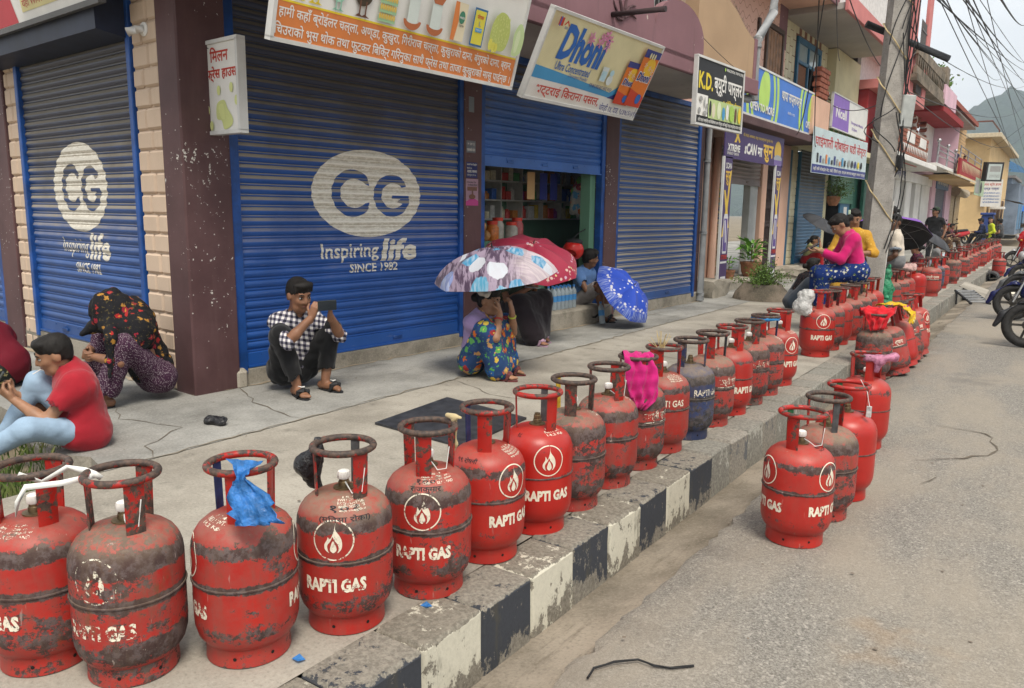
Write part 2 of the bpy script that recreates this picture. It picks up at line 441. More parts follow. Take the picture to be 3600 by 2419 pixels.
crack([(-4.05, 7.0), (-3.3, 7.1), (-2.6, 7.0), (-1.9, 7.15)], .009, .003, pave)
crack([(-4.9, 6.5), (-4.85, 7.9), (-4.6, 9.4), (-4.5, 11)], .012, .006, pave, mat=plain('joint_dirt', (0.20, 0.17, 0.125), 0.95))

# kerb stones, one by one, alternately painted
kerb_me = {}
def kerb_mesh(mat, k):
 key = (mat.name, k)
 if key not in kerb_me:
  rr = random.Random(k); mb = MB(); mb.bbox(-1.765, -1.54, 0.002, .316, -.30, .0, .012)
  mb.v = [(p[0] + (rr.uniform(-.006, .006) if p[0] > -1.6 else 0), p[1], p[2] + (rr.uniform(-.005, .005) if p[2] > -.05 else 0)) for p in mb.v]
  kerb_me[key] = mb.mesh('kerb_stone', mat)
 return kerb_me[key]
y = 1.733 - 0.318 * 14; i = -14
while y < 45:
 if i < 8: m = M_KW if i % 2 == 0 else M_KB
 else: m = (M_KG, M_KD, M_KG, M_KG, M_KD)[i % 5]
 k = link('kerb_stone', kerb_mesh(m, (i * 7) % 5), pave); k.location = (jit(.004), y, 0.004 + jit(.002)); y += 0.318; i += 1
# ================================================================== CORNER BUILDING
class FR:
 """wall frame: x along the wall, y into the building, z up"""
 def __init__(s, ox, oy, rz, oz=0.0): s.M = Matrix.Translation((ox, oy, oz)) @ Matrix.Rotation(rz, 4, 'Z'); s.loc = (ox, oy, oz); s.rz = rz
 def put(s, o): o.location = s.loc; o.rotation_euler = (0, 0, s.rz); return o
F1 = FR(-5.25, 3.74, R(86.7)); F2 = FR(-5.16, 3.33, R(-3.3))
def part(fr, mb, name, mat, parent, smooth=False):
 return fr.put(mb.build(name, mat, parent, smooth))

def mat_shutter(name, blue, dustz=(0.8, 1.7), dust=(0.30, 0.265, 0.21), soot_shade=2.2):
 t = NT(name); p = t.pos(); z = t.sep(p)[2]; nz = t.sep(t.n('NewGeometry').outputs['Normal'])[2]
 n1 = t.noise(p, 1.6, 5, 0.6); n2 = t.noise(t.mapv(p, (1.2, 1.2, 9)), 3.0, 6, 0.7); n3 = t.noise(t.mapv(p, (5, 5, 14)), 4.0, 6, 0.75)
 c = t.mix(t.ss(n1, 0.3, 0.7), [x * 0.82 for x in blue], [min(1, x * 1.15) for x in blue])
 d = t.math('MULTIPLY', t.ss(t.math('ADD', z, t.math('MULTIPLY', t.math('SUBTRACT', n1, 0.5), 1.2)), dustz[0], dustz[1]), t.ss(nz, 0.0, 0.22))
 d = t.math('MULTIPLY', d, t.ss(n2, 0.25, 0.5, 0.75, 1.0))
 c = t.mix(t.ss(n2, 0.62, 0.78, 0, 0.35), c, (0.30, 0.32, 0.36))
 so = t.math('MULTIPLY', t.ss(t.math('ADD', z, t.math('MULTIPLY', t.math('SUBTRACT', n1, 0.5), 1.6)), soot_shade - 0.4, soot_shade + 0.5), 0.85)  # upper slats darken: slab shade painted into the colour along with soot
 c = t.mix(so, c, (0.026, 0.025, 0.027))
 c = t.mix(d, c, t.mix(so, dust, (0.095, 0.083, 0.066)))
 c = t.mix(t.math('MULTIPLY', t.ss(n3, 0.66, 0.72), 0.8), c, (0.10, 0.045, 0.028))
 return t.fin(c, t.math('ADD', 0.38, t.math('MULTIPLY', d, 0.45)), 0, 0.45)
M_SH = mat_shutter('shutter_blue', (0.012, 0.074, 0.295), (0.85, 1.7), soot_shade=2.0); M_SHL = mat_shutter('shutter_blue_dusty', (0.014, 0.072, 0.26), (0.9, 1.5), soot_shade=1.65)
M_SHO = mat_shutter('shutter_blue_pale', (0.025, 0.11, 0.38), (2.3, 3.0), soot_shade=2.7); M_SH3 = mat_shutter('shutter_blue_worn', (0.028, 0.088, 0.28), (-0.4, 0.7), soot_shade=2.5)
M_FRM = plain('frame_blue', (0.010, 0.062, 0.25), 0.45, 0.3, 6)
def mat_maroon():
 t = NT('maroon_pillar'); v = t.pos()
 n1 = t.noise(v, 1.5, 5, 0.6); n2 = t.noise(t.mapv(v, (6, 6, 0.8)), 1.2, 5, 0.65)
 c = t.mix(t.ss(n1, 0.3, 0.72), (0.066, 0.030, 0.031), (0.110, 0.056, 0.057))
 c = t.mix(t.ss(n2, 0.5, 0.8, 0, 0.35), c, (0.13, 0.08, 0.075))
 z = t.sep(v)[2]
 n3 = t.noise(v, 26, 5, 0.72); reg = t.noise(v, 2.1, 3, 0.5)
 hb = t.ss(t.math('ABSOLUTE', t.math('SUBTRACT', z, 1.35)), 1.2, 0.3, 0, 0.05)
 chip = t.ss(t.math('ADD', t.math('ADD', t.math('MULTIPLY', n3, 0.75), t.math('MULTIPLY', reg, 0.25)), hb), 0.668, 0.682)
 c = t.mix(chip, c, (0.62, 0.60, 0.55))
 dots = t.ss(t.voro(v, 17), 0.10, 0.085); dm = t.ss(t.noise(v, 3.3, 2), 0.52, 0.6)
 c = t.mix(t.math('MULTIPLY', dots, dm), c, (0.5, 0.48, 0.44))
 t.bump(t.noise(v, 60, 4), 0.15, 0.003)
 return t.fin(c, 0.6, 0, 0.35)
M_MAR = mat_maroon()
M_PEACH = wall_paint('peach_block_paint', (0.58, 0.45, 0.34), (0.30, 0.22, 0.15), 0.35)
M_PLUM = wall_paint('plum_plaster', (0.215, 0.115, 0.13), (0.08, 0.06, 0.055), 0.55, chips=(0.5, 0.45, 0.4))
M_TAN = wall_paint('tan_plaster', (0.385, 0.265, 0.165), (0.16, 0.12, 0.085), 0.35)
M_SOF = wall_paint('soffit_plaster', (0.40, 0.375, 0.34), (0.18, 0.15, 0.12), 0.5)
M_PLINTH = mat_concrete('plinth_concrete', (0.20, 0.18, 0.145), (0.37, 0.335, 0.275), (0.09, 0.085, 0.06), 0.6, 2)
M_GREENW = wall_paint('green_plaster', (0.13, 0.27, 0.18), (0.045, 0.07, 0.05), 0.8, chips=(0.06, 0.05, 0.03))
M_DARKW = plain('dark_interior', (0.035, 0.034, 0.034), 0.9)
M_SIGNB = plain('sign_steel', (0.42, 0.42, 0.42), 0.5, 0.15, 4)
M_WHITE = plain('white_paint', (0.66, 0.65, 0.62), 0.65, 0.08, 5)

corner = thing('corner_shop_building', 'corner shop house with blue roller shutters, maroon pillars and a plum coloured balcony', 'building')
PITCH = 0.082
SLATP = [(0, 0), (.005, .003), (.007, .009), (.005, .016), (.0, .019), (.006, .026), (.0135, .041), (.0145, .055), (.010, .071), (.003, .080), (0, .082)]
def slat_off(z):
 z = z % PITCH
 for (a, b), (c, d) in zip(SLATP, SLATP[1:]):
  if b <= z <= d: return a + (c - a) * (z - b) / max(d - b, 1e-6)
 return 0.0
def slat_mesh(w, mat):
 mb = MB(); n = len(SLATP)
 vs = [(x, -d, z) for x in (0, w) for (d, z) in SLATP]; fs = [(k, n + k, n + k + 1, k + 1) for k in range(n - 1)]
 me = mb.add(vs, fs).mesh('slat', mat); smooth_mesh(me, 35); return me
def shutter(fr, x0, x1, z0, z1, mat, parent, zbase=None, bar=True, hasps=2):
 """roller shutter: backing sheet + bottom rail as the part, every slat a sub-part"""
 mb = MB(); mb.box(x0, x1, .012, .02, z0, z1)
 sh = part(fr, mb, 'roller_shutter', mat, parent)
 br = MB(); br.bbox(x0 + .004, x1 - .004, -.020, .010, z0, z0 + .115, .006); br.box(x0 + .004, x1 - .004, -.034, -.018, z0 - .004, z0 + .012)
 for k in range(hasps):
  hx = x0 + (x1 - x0) * (k + .7) / (hasps + .6)
  br.bbox(hx - .06, hx + .06, -.035, -.018, z0 + .045, z0 + .072, .006); br.tube([(hx - .05, -.03, z0 + .07), (hx, -.05, z0 + .075), (hx + .05, -.03, z0 + .07)], .006, 6)
 for k in range(9): br.ell((x0 + (x1 - x0) * (k + .5) / 9, -.021, z0 + .09), (.008, .004, .008), 6, 4)
 link_b = br.build('bottom_rail', mat, sh)
 me = slat_mesh(x1 - x0, mat); z = z0 + .115
 while z < z1:
  s = link('slat', me, sh); s.location = (x0, jit(.0012), z); z += PITCH
 return sh
def shutter_print(sh, V, F, z0, mat, name):
 """paint on a shutter: cut at the slat folds and laid onto the slat profile"""
 bm = bmesh.new(); vv = [bm.verts.new((p[0], 0, p[1])) for p in V]
 for f in F:
  try: bm.faces.new([vv[i] for i in f])
  except ValueError: pass
 zs = [p[1] for p in V]; k0 = int((min(zs) - z0) / PITCH) - 1; k1 = int((max(zs) - z0) / PITCH) + 1
 for k in range(k0, k1 + 1):
  for (d, dz) in SLATP[:-1]:
   zc = z0 + k * PITCH + dz
   if min(zs) < zc < max(zs): bmesh.ops.bisect_plane(bm, geom=bm.verts[:] + bm.edges[:] + bm.faces[:], plane_co=(0, 0, zc), plane_no=(0, 0, 1), dist=1e-6)
 for w in bm.verts: w.co.y = -slat_off(w.co.z - z0) - .0022
 me = bpy.data.meshes.new(name); bm.to_mesh(me); bm.free(); me.materials.append(mat); return link(name, me, sh)
def mat_shpaint():
 t = NT('shutter_white_paint'); p = t.pos(); nz = t.sep(t.n('NewGeometry').outputs['Normal'])[2]; z = t.sep(p)[2]
 n = t.noise(t.mapv(p, (4, 4, 10)), 5, 6, 0.75)
 c = t.mix(t.math('MULTIPLY', t.ss(t.math('ABSOLUTE', nz), 0.05, 0.4), t.ss(n, 0.35, 0.6, 0.1, 0.55)), (0.80, 0.77, 0.68), (0.36, 0.30, 0.22))
 c = t.mix(t.ss(n, 0.68, 0.72, 0, 0.8), c, (0.12, 0.07, 0.05)); return t.fin(c, 0.65, 0, 0.3)
M_SHW = mat_shpaint()
def arc_pts(cx, cy, rx, ry, a0, a1, n=20): return [(cx + rx * math.cos(R(a0 + (a1 - a0) * i / n)), cy + ry * math.sin(R(a0 + (a1 - a0) * i / n))) for i in range(n + 1)]
def cg_logo(cx, cz, rx, rz):
 ov = [(math.cos(2 * math.pi * i / 64), math.sin(2 * math.pi * i / 64)) for i in range(64)]
 C = arc_pts(-.30, .0, .37, .535, 42, 320, 26) + [(-.01, -.20)] + arc_pts(-.27, .0, .25, .33, 318, 40, 22)
 C += [(-.01, .18)]
 G = arc_pts(.43, -.03, .355, .50, 44, 352, 28) + [(.755, -.02), (.43, -.02), (.43, -.10), (.60, -.10), (.52, -.18)] + arc_pts(.45, -.03, .225, .30, 322, 42, 22) + [(.70, .20)]
 tr = lambda L: [(cx + x * rx, cz + y * rz) for x, y in L]
 return fill_loops([tr(ov), tr(C), tr(G)])
def sh_text(sh, s, x0, x1, z0, z1, zb, bold, shear=0.0, name='lettering'):
 mb = MB(); text_fit(mb, s, x0, x1, z0, z1, lambda a, b, d: (a, b), bold, shear); return shutter_print(sh, mb.v, mb.f, zb, M_SHW, name)
# --- shutters of the front
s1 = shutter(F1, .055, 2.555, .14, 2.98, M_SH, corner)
V, F = cg_logo(1.375, 1.535, .64, .385); shutter_print(s1, V, F, .255, M_SHW, 'painted_logo')
sh_text(s1, 'Inspiring', .82, 1.47, .93, 1.10, .255, .014); sh_text(s1, 'life', 1.50, 1.96, .925, 1.135, .255, .035, .15)
sh_text(s1, 'SINCE 1982', 1.13, 1.71, .835, .915, .255, .02)
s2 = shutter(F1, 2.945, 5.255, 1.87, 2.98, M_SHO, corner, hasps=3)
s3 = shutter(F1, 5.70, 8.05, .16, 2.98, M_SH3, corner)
for (a, b) in ((-.045, .05), (2.555, 2.63), (2.87, 2.945), (5.255, 5.33), (5.625, 5.70), (8.05, 8.12)):
 mb = MB(); mb.bbox(a, b, -.045, .05, .09, 2.98, .006); part(F1, mb, 'shutter_guide', M_FRM, corner)
part(F1, MB().bbox(-.05, 8.17, -.03, .30, 2.98, 3.05, .005), 'shutter_box', M_FRM, corner)
# --- shutters of the side street
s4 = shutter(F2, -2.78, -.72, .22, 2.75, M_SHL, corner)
V, F = cg_logo(-1.745, 1.55, .505, .375); shutter_print(s4, V, F, .335, M_SHW, 'painted_logo')
sh_text(s4, 'Inspiring', -2.15, -1.66, .95, 1.12, .335, .004); sh_text(s4, 'life', -1.64, -1.27, .94, 1.17, .335, .03, .15); sh_text(s4, 'SINCE 1982', -1.92, -1.46, .82, .91, .335, .015)
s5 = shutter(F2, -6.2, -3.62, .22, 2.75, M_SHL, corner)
for (a, b) in ((-.725, -.665), (-2.85, -2.785), (-3.615, -3.54)):
 part(F2, MB().bbox(a, b, -.045, .05, .16, 2.95, .006), 'shutter_guide', M_FRM, corner)
part(F2, MB().add([(-6.3, -.26, 2.66), (-.70, -.26, 2.66), (-.70, .2, 2.60), (-6.3, .2, 2.60), (-6.3, -.28, 3.3), (-.70, -.28, 3.3), (-.70, .2, 3.3), (-6.3, .2, 3.3)],
     ((0, 3, 2, 1), (4, 5, 6, 7), (0, 1, 5, 4), (1, 2, 6, 5), (3, 0, 4, 7))), 'shutter_box', plain('box_dark_blue', (0.012, 0.018, 0.040), 0.5, 0.3, 4), corner)
# --- pillars
cp = MB(); cp.bbox(-.435, -.05, -.09, .185, -.05, 3.05, .012)
part(F1, cp, 'corner_pillar', M_MAR, corner)
part(F1, MB().bbox(-.10, .02, -.105, .1, -.02, .15, .03), 'pillar_foot', M_PLINTH, corner)
part(F1, MB().bbox(2.605, 2.875, -.06, .30, -.02, 3.05, .008), 'pillar', M_MAR, corner)
part(F1, MB().bbox(5.325, 5.63, -.06, .30, -.02, 3.05, .008), 'pillar', M_MAR, corner)
part(F2, MB().bbox(-3.535, -3.14, -.05, .30, -.02, 3.0, .008), 'pillar', M_MAR, corner)
# --- peach block facing on the side street, block by block
def block_panel(x0, x1, z0, z1, splits):
 bp = part(F2, MB().box(x0, x1, -.012, .2, z0, z1), 'block_panel', M_PEACH, corner)
 rr = random.Random(int(x0 * 100)); z = z0 + .006; k = 0
 while z < z1 - .05:
  h = rr.uniform(.138, .165); f = splits[k % len(splits)]; xm = x0 + (x1 - x0) * f
  for (a, b) in ((x0 + .006, xm - .005), (xm + .005, x1 - .006)):
   if b - a < .03: continue
   mb = MB(); mb.bbox(a, b, -.030 - rr.uniform(0, .006), .0, z + .004, min(z + h - .005, z1), .016)
   mb.build('block', M_PEACH, bp)
  z += h; k += 1
block_panel(-.655, -.275, .0, 3.05, (.62, .40)); block_panel(-3.135, -2.855, .0, 3.0, (.55, .32, .6))
# --- plinths, step of the open shop
part(F1, MB().bbox(-.05, 2.69, -.035, .4, -.05, .135, .012), 'plinth', M_PLINTH, corner)
part(F1, MB().bbox(5.69, 8.3, -.03, .4, -.05, .155, .012), 'plinth', M_PLINTH, corner)
part(F2, MB().bbox(-6.3, -.30, -.03, .4, -.05, .21, .012), 'plinth', M_PLINTH, corner)
part(F1, MB().bbox(2.94, 5.41, -.17, .5, -.05, .215, .02), 'shop_step', M_PLINTH, corner)
# --- balcony slab, parapet and first floor
part(F1, MB().bbox(-.9, 7.42, -1.10, 1.5, 3.052, 3.20, .008), 'balcony_slab', M_SOF, corner)
part(F1, MB().bbox(-.9, 7.45, -1.16, -1.103, 3.02, 3.215, .01), 'slab_edge', M_PLUM, corner)
def lobed():
 pts = [(-.4, 3.16), (-.4, 3.62)]
 for k in range(5):
  x0, x1 = -.4 + k * .97, -.4 + (k + 1) * .97
  h = 3.98 - (.0 if k < 4 else .0)
  pts += [(x0 + .02, 3.55)] + [((x0 + x1) / 2 - .44 * math.cos(math.pi * i / 10), 3.55 + (h - 3.55) * math.sin(math.pi * i / 10)) for i in range(11)] + [(x1 - .02, 3.45)]
 x0, x1 = 4.45, 5.66
 pts += [((x0 + x1) / 2 - .60 * math.cos(math.pi * i / 12), 3.40 + .36 * math.sin(math.pi * i / 12)) for i in range(13)] + [(5.66, 3.16)]
 return pts
part(F1, MB().prism(lobed(), -1.16, -1.06, lambda a, b, d: Vector((a, d, b))), 'balcony_parapet', M_PLUM, corner, 50)
# plant relief on the parapet
rel = MB()
for (a, l, w) in ((70, .34, .03), (110, .32, .03), (35, .27, .035), (150, .26, .035), (8, .24, .03), (175, .22, .03)):
 p0 = Vector((3.78, -1.168, 3.34)); d = Vector((math.cos(R(a)), 0, math.sin(R(a)))); q = Vector((-d.z, 0, d.x))
 rel.tube([p0 + d * l * t + q * w * math.sin(math.pi * t) * 1.4 for t in (0, .25, .5, .75, 1)], [.012, .02, .016, .012, .004], 6)
part(F1, rel, 'plant_relief', plain('relief_dark', (0.085, 0.045, 0.05), 0.8), corner, 50)
part(F1, MB().tube([(3.55, -1.10, 3.33), (3.55, -1.75, 3.30)], .028, 10), 'drain_spout', plain('spout_dark', (0.035, 0.022, 0.024), 0.5), corner, 50)
# terrace wall in tan plaster with a ragged top
tw = [(5.60, 3.19), (7.36, 3.19), (7.36, 3.74), (7.20, 3.78), (7.0, 3.85), (6.75, 3.98), (6.4, 4.10), (6.2, 4.30), (5.6, 4.5)]
part(F1, MB().prism(tw, -1.10, -.92, lambda a, b, d: Vector((a, d, b))), 'terrace_wall', M_TAN, corner)
part(F1, MB().bbox(7.35, 7.44, -1.115, -.9, 3.19, 3.76, .006), 'terrace_post', M_PLUM, corner)
mo = MB(); rr = random.Random(4)
for i in range(120):
 tt = rr.random(); x = 6.3 + 1.05 * tt; z = 4.20 - .46 * tt ** 1.0 + rr.uniform(-.02, .02); y = -1.0 + rr.uniform(-.1, .08); h = rr.uniform(.03, .10)
 mo.add([(x - .006, y, z), (x + .006, y, z), (x + rr.uniform(-.04, .04), y + rr.uniform(-.03, .03), z + h)], [(0, 1, 2)])
mo = part(F1, mo, 'dry_grass', plain('dry_grass', (0.10, 0.085, 0.05), 0.9), corner); mo['kind'] = 'stuff'
# first-floor wall, window with grille
part(F1, MB().box(-.9, 4.95, -.55, -.40, 3.20, 6.2).box(4.95, 6.25, -.55, -.40, 3.20, 3.62).box(6.25, 7.4, -.55, -.40, 3.20, 6.2), 'upper_wall', M_TAN, corner)
wf = part(F1, MB().bbox(4.85, 6.35, -.62, -.53, 3.50, 3.62, .01).bbox(4.85, 4.96, -.62, -.53, 3.62, 5.0, .01).bbox(6.24, 6.35, -.62, -.53, 3.62, 5.0, .01), 'window_frame', M_PEACH, corner)
for k in range(9): MB().bbox(6.345, 6.43, -.60, -.53, 3.64 + k * .12, 3.71 + k * .12, .01).build('quoin', M_PEACH, wf)
gr = MB(); gr.box(4.96, 6.24, -.40, -.39, 3.62, 5.0)
wp = part(F1, gr, 'window_pane', plain('dark_glass', (0.03, 0.032, 0.034), 0.12, 0.2, 2), corner)
g = MB()
for x in (5.28, 5.60, 5.92): g.box(x - .02, x + .02, -.50, -.46, 3.62, 5.0)
for cx in (5.12, 5.44, 5.76, 6.08):
 for cz in (3.78, 4.1, 4.42):
  for k in range(4): a = math.pi * k / 4; g.tube([(cx - .14 * math.cos(a), -.475, cz - .14 * math.sin(a)), (cx + .14 * math.cos(a), -.475, cz + .14 * math.sin(a))], .006, 5)
  g.ell((cx, -.48, cz), (.03, .012, .03), 8, 5)
part(F1, g, 'window_grille', plain('grille_grey', (0.30, 0.31, 0.31), 0.5), corner)
# light under the slab, drain pipes
part(F1, MB().lathe([(0, -.06), (.07, -.055), (.11, -.03), (.12, 0), (.12, .012)], 20, c=(6.9, -.55, 3.045)), 'ceiling_light', plain('lamp_opal', (0.45, 0.44, 0.40), 0.4), corner, 60)
M_PIPE = plain('pipe_grey', (0.27, 0.28, 0.285), 0.45, 0.15, 6)
part(F1, MB().tube([(8.28, -.08, .02), (8.28, -.08, 3.0)], .055, 12).tube([(8.28, -.08, .02), (8.28, -.08, .14)], .066, 12).tube([(8.28, -.08, 1.08), (8.28, -.08, 1.12)], .062, 12).tube([(8.28, -.08, 2.2), (8.28, -.08, 2.24)], .062, 12), 'drain_pipe', M_PIPE, corner, 50)
part(F1, MB().tube([(7.55, -1.05, 3.02), (7.55, -1.05, 3.72), (7.60, -1.05, 3.80), (8.1, -1.05, 4.25), (8.15, -1.05, 4.6)], .065, 12).tube([(6.95, -1.0, 2.95), (7.40, -1.04, 2.98), (7.55, -1.05, 3.04)], .06, 12).tube([(7.55, -1.05, 3.68), (7.55, -1.05, 3.80)], .078, 12).tube([(7.55, -1.05, 2.97), (7.55, -1.05, 3.12)], .078, 12), 'roof_drain_pipe', M_PIPE, corner, 50)
# rest of the shell so that the house has depth
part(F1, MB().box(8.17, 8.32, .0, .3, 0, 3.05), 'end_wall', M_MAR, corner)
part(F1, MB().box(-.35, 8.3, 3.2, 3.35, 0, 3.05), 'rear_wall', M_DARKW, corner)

# --- open shop interior: green walls, counter and shelves
part(F1, MB().box(2.95, 7.3, .3, 1.5, .14, .20), 'shop_floor', M_PLINTH, corner)
part(F1, MB().box(2.85, 2.945, .3, 1.5, .2, 3.05).box(2.945, 7.3, 1.5, 1.6, .2, 3.05).box(7.2, 7.3, .34, 1.5, .2, 3.05), 'shop_wall', M_GREENW, corner)
part(F1, MB().box(5.135, 5.255, .055, .20, .2, 3.0), 'shop_side_wall', M_GREENW, corner)
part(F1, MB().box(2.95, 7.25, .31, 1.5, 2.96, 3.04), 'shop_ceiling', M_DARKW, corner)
sv = MB()
for z in (1.28, 1.53, 1.78, 2.03, 2.28): sv.box(4.3, 6.95, 1.22, 1.49, z, z + .02)
for x in (4.3, 4.76, 5.22, 5.70, 6.16, 6.62, 6.93): sv.box(x, x + .02, 1.22, 1.49, 1.3, 2.5)
shelf = tag(F1.put(sv.build('shop_shelf', plain('shelf_white', (0.50, 0.49, 0.46), 0.6))), 'white pigeonhole shelf full of goods at the back of the open shop', 'shelf')
GOODC = [(0.5, .05, .04), (.55, .4, .06), (.05, .14, .45), (.5, .5, .47), (.08, .3, .1), (.5, .2, .05), (.25, .05, .25), (.6, .55, .4)]
gm = [plain('goods_%d' % i, c, 0.45, 0.2, 30) for i, c in enumerate(GOODC)]
rr = random.Random(12)
for r_, z in enumerate((1.301, 1.551, 1.801, 2.051)):
 for c_, (xa, xb) in enumerate(((4.33, 4.74), (4.79, 5.2), (5.25, 5.68), (5.73, 6.14), (6.19, 6.6))):
  x = xa + .02; n = 0
  while x < xb - .09 and n < 3:
   w = rr.uniform(.07, .14); h = rr.uniform(.09, .19); mb = MB()
   if rr.randrange(3) == 0: mb.lathe([(0, 0), (w / 2, 0), (w / 2, h * .7), (w * .28, h * .85), (w * .28, h), (0, h)], 10, c=(x + w / 2, 1.30, z))
   else: mb.bbox(x, x + w, 1.24, 1.36, z, z + h, .006); mb.bbox(x + w * .2, x + w * .8, 1.235, 1.25, z + h * .3, z + h * .75, .002)
   o_ = F1.put(mb.build('goods_packet', gm[rr.randrange(8)])); tag(o_, 'small packet of goods in the pigeonhole shelf of the open shop', 'packet', 'goods on the shop shelf'); x += w + .02; n += 1
# ================================================================== SIGNS
class Sign:
 """a flat board: local a to the right, b up, d out of the face"""
 def __init__(s, name, label, BL, ux, uy, w, h, cat='sign', face=None, back=None, thick=.04, frame=None, fw=.018, group=None):
  s.ux = Vector(ux).normalized(); uy = Vector(uy); uy = (uy - s.ux * uy.dot(s.ux)).normalized(); s.uy = uy; s.n = s.ux.cross(s.uy); s.w, s.h = w, h
  s.t = thing(name, label, cat, BL, 0.0, group); s.k = 0
  mb = MB(); q = [s.p(a, b, d) for d in (-thick, 0) for a, b in ((0, 0), (w, 0), (w, h), (0, h))]
  mb.add(q, ((3, 2, 1, 0), (4, 5, 6, 7), (0, 1, 5, 4), (1, 2, 6, 5), (2, 3, 7, 6), (3, 0, 4, 7)))
  mb.build('panel', face, s.t)
  if frame:
   for (a0, a1, b0, b1) in ((0, w, 0, fw), (0, w, h - fw, h), (0, fw, fw, h - fw), (w - fw, w, fw, h - fw)):
    f = MB(); f.add([s.p(a, b, d) for d in (-thick - .005, .012) for a, b in ((a0 - .004, b0 - .004), (a1 + .004, b0 - .004), (a1 + .004, b1 + .004), (a0 - .004, b1 + .004))], ((3, 2, 1, 0), (4, 5, 6, 7), (0, 1, 5, 4), (1, 2, 6, 5), (2, 3, 7, 6), (3, 0, 4, 7)))
    f.build('frame_bar', frame, s.t)
 def p(s, a, b, d): return s.ux * a + s.uy * b + s.n * d
 def fn(s, a, b, d): return s.p(a, b, d + s.d)
 def poly(s, pts, mat, name='print', lift=None):
  s.k += 1; s.d = .0012 * s.k if lift is None else lift
  v, f = fill_loops([pts] if not isinstance(pts[0][0], (tuple, list)) else pts)
  return MB().add([s.p(a, b, s.d) for a, b in v], f).build(name, mat, s.t, recalc=False)
 def rect(s, a0, a1, b0, b1, mat, name='print'): return s.poly([(a0, b0), (a1, b0), (a1, b1), (a0, b1)], mat, name)
 def multi(s, items, mat, name='print'):
  s.k += 1; s.d = .0012 * s.k; mb = MB()
  for pts in items: mb.add([s.p(a, b, s.d) for a, b in pts], [tuple(range(len(pts)))])
  return mb.build(name, mat, s.t, recalc=False)
 def text(s, txt, a0, a1, b0, b1, mat, bold=0.0, shear=0.0, name='lettering'):
  s.k += 1; s.d = .0012 * s.k; mb = MB(); text_fit(mb, txt, a0, a1, b0, b1, s.fn, bold, shear); return mb.build(name, mat, s.t, recalc=False)
def oval(cx, cy, rx, ry, n=20, a0=0, a1=360): return [(cx + rx * math.cos(R(a0 + (a1 - a0) * i / n)), cy + ry * math.sin(R(a0 + (a1 - a0) * i / n))) for i in range(n + (0 if a1 - a0 == 360 else 1))]
def ink_m(name, c, rough=.45): return plain('print_' + name, c, rough, 0.06, 3)
K_WH = ink_m('white', (.72, .71, .67)); K_OR = ink_m('orange', (.62, .20, .055)); K_CR = ink_m('cream', (.66, .60, .36)); K_BL = ink_m('blue', (.022, .12, .42)); K_LB = ink_m('lightblue', (.06, .28, .52))
K_NV = ink_m('navy', (.03, .04, .20)); K_RD = ink_m('red', (.48, .045, .025)); K_BK = ink_m('black', (.018, .018, .02)); K_YE = ink_m('yellow', (.72, .56, .03)); K_GN = ink_m('green', (.32, .52, .08)); K_BR = ink_m('brown', (.14, .06, .035))
K_PK = ink_m('pink', (.62, .20, .36)); K_PU = ink_m('purple', (.23, .12, .45)); K_LG = ink_m('lime', (.42, .62, .12)); K_DP = ink_m('darkpurple', (.055, .03, .115)); K_SK = ink_m('skyblue', (.42, .62, .70)); K_GY = ink_m('grey', (.30, .30, .29)); K_MD = ink_m('mintdark', (.05, .20, .12))
K_PO = ink_m('paleorange', (.66, .42, .20)); K_CBL = ink_m('cobalt', (.045, .17, .56)); K_PY = ink_m('paleyellow', (.62, .66, .28))
SF = plain('sign_frame_white', (.58, .58, .56), .5, .1, 4); SFD = plain('sign_frame_dark', (.12, .12, .12), .5, .1, 4)
ZU = Vector((0, 0, 1)); U1 = Vector((math.sin(R(3.3)), math.cos(R(3.3)), 0)); N1 = Vector((U1.y, -U1.x, 0))
def up_tilt(t): return (ZU * .71 + N1 * t).normalized()

# --- poultry sign
sg = Sign('shop_sign', 'large white and orange Nepali poultry shop sign hanging above the shutter', (-4.08, 3.22, 2.41), U1, up_tilt(.2), 2.36, 1.02, face=K_WH, frame=SF)
sg.rect(.01, 2.35, .012, .235, K_OR, 'orange_band'); sg.rect(.01, 2.35, .235, .247, K_YE, 'yellow_line')
sg.text('हामी कहाँ ब्रोईलर चल्ला, अण्डा, कुखुरा, गिरीराज चल्ला, कुखुराको दाना, बंगुरको दाना, ब्रान,', .04, 2.30, .128, .222, K_WH, .012)
sg.text('चिउराको भुस थोक तथा फुटकर बिक्रि गरिनुका साथै फ्रेस तथा ताजा कुखुराको मासु पाईन्छ ।', .02, 2.31, .022, .117, K_WH, .012)
def chick(cx, b, sc, m1, m2):
 sg.poly(spline2([(cx - .07 * sc, b + .14 * sc), (cx - .02 * sc, b + .07 * sc), (cx + .06 * sc, b + .09 * sc), (cx + .09 * sc, b + .18 * sc), (cx + .05 * sc, b + .30 * sc), (cx - .03 * sc, b + .32 * sc), (cx - .07 * sc, b + .25 * sc)]), m1)
 sg.multi([[(cx + dx * sc, b), (cx + (dx + .012) * sc, b), (cx + (dx + .012) * sc, b + .1 * sc), (cx + dx * sc, b + .1 * sc)] for dx in (-.02, .03)] + [[(cx + (dx - .03) * sc, b), (cx + (dx + .045) * sc, b), (cx + dx * sc, b + .02 * sc)] for dx in (-.02, .03)], m2)
chick(.16, .262, .8, K_PY, K_YE); chick(.28, .262, .85, K_PY, K_YE); chick(.46, .258, .75, ink_m('mint', (.35, .58, .45)), ink_m('mint2', (.25, .48, .36))); chick(.655, .256, 1.0, ink_m('rooster', (.05, .035, .02)), K_BR)
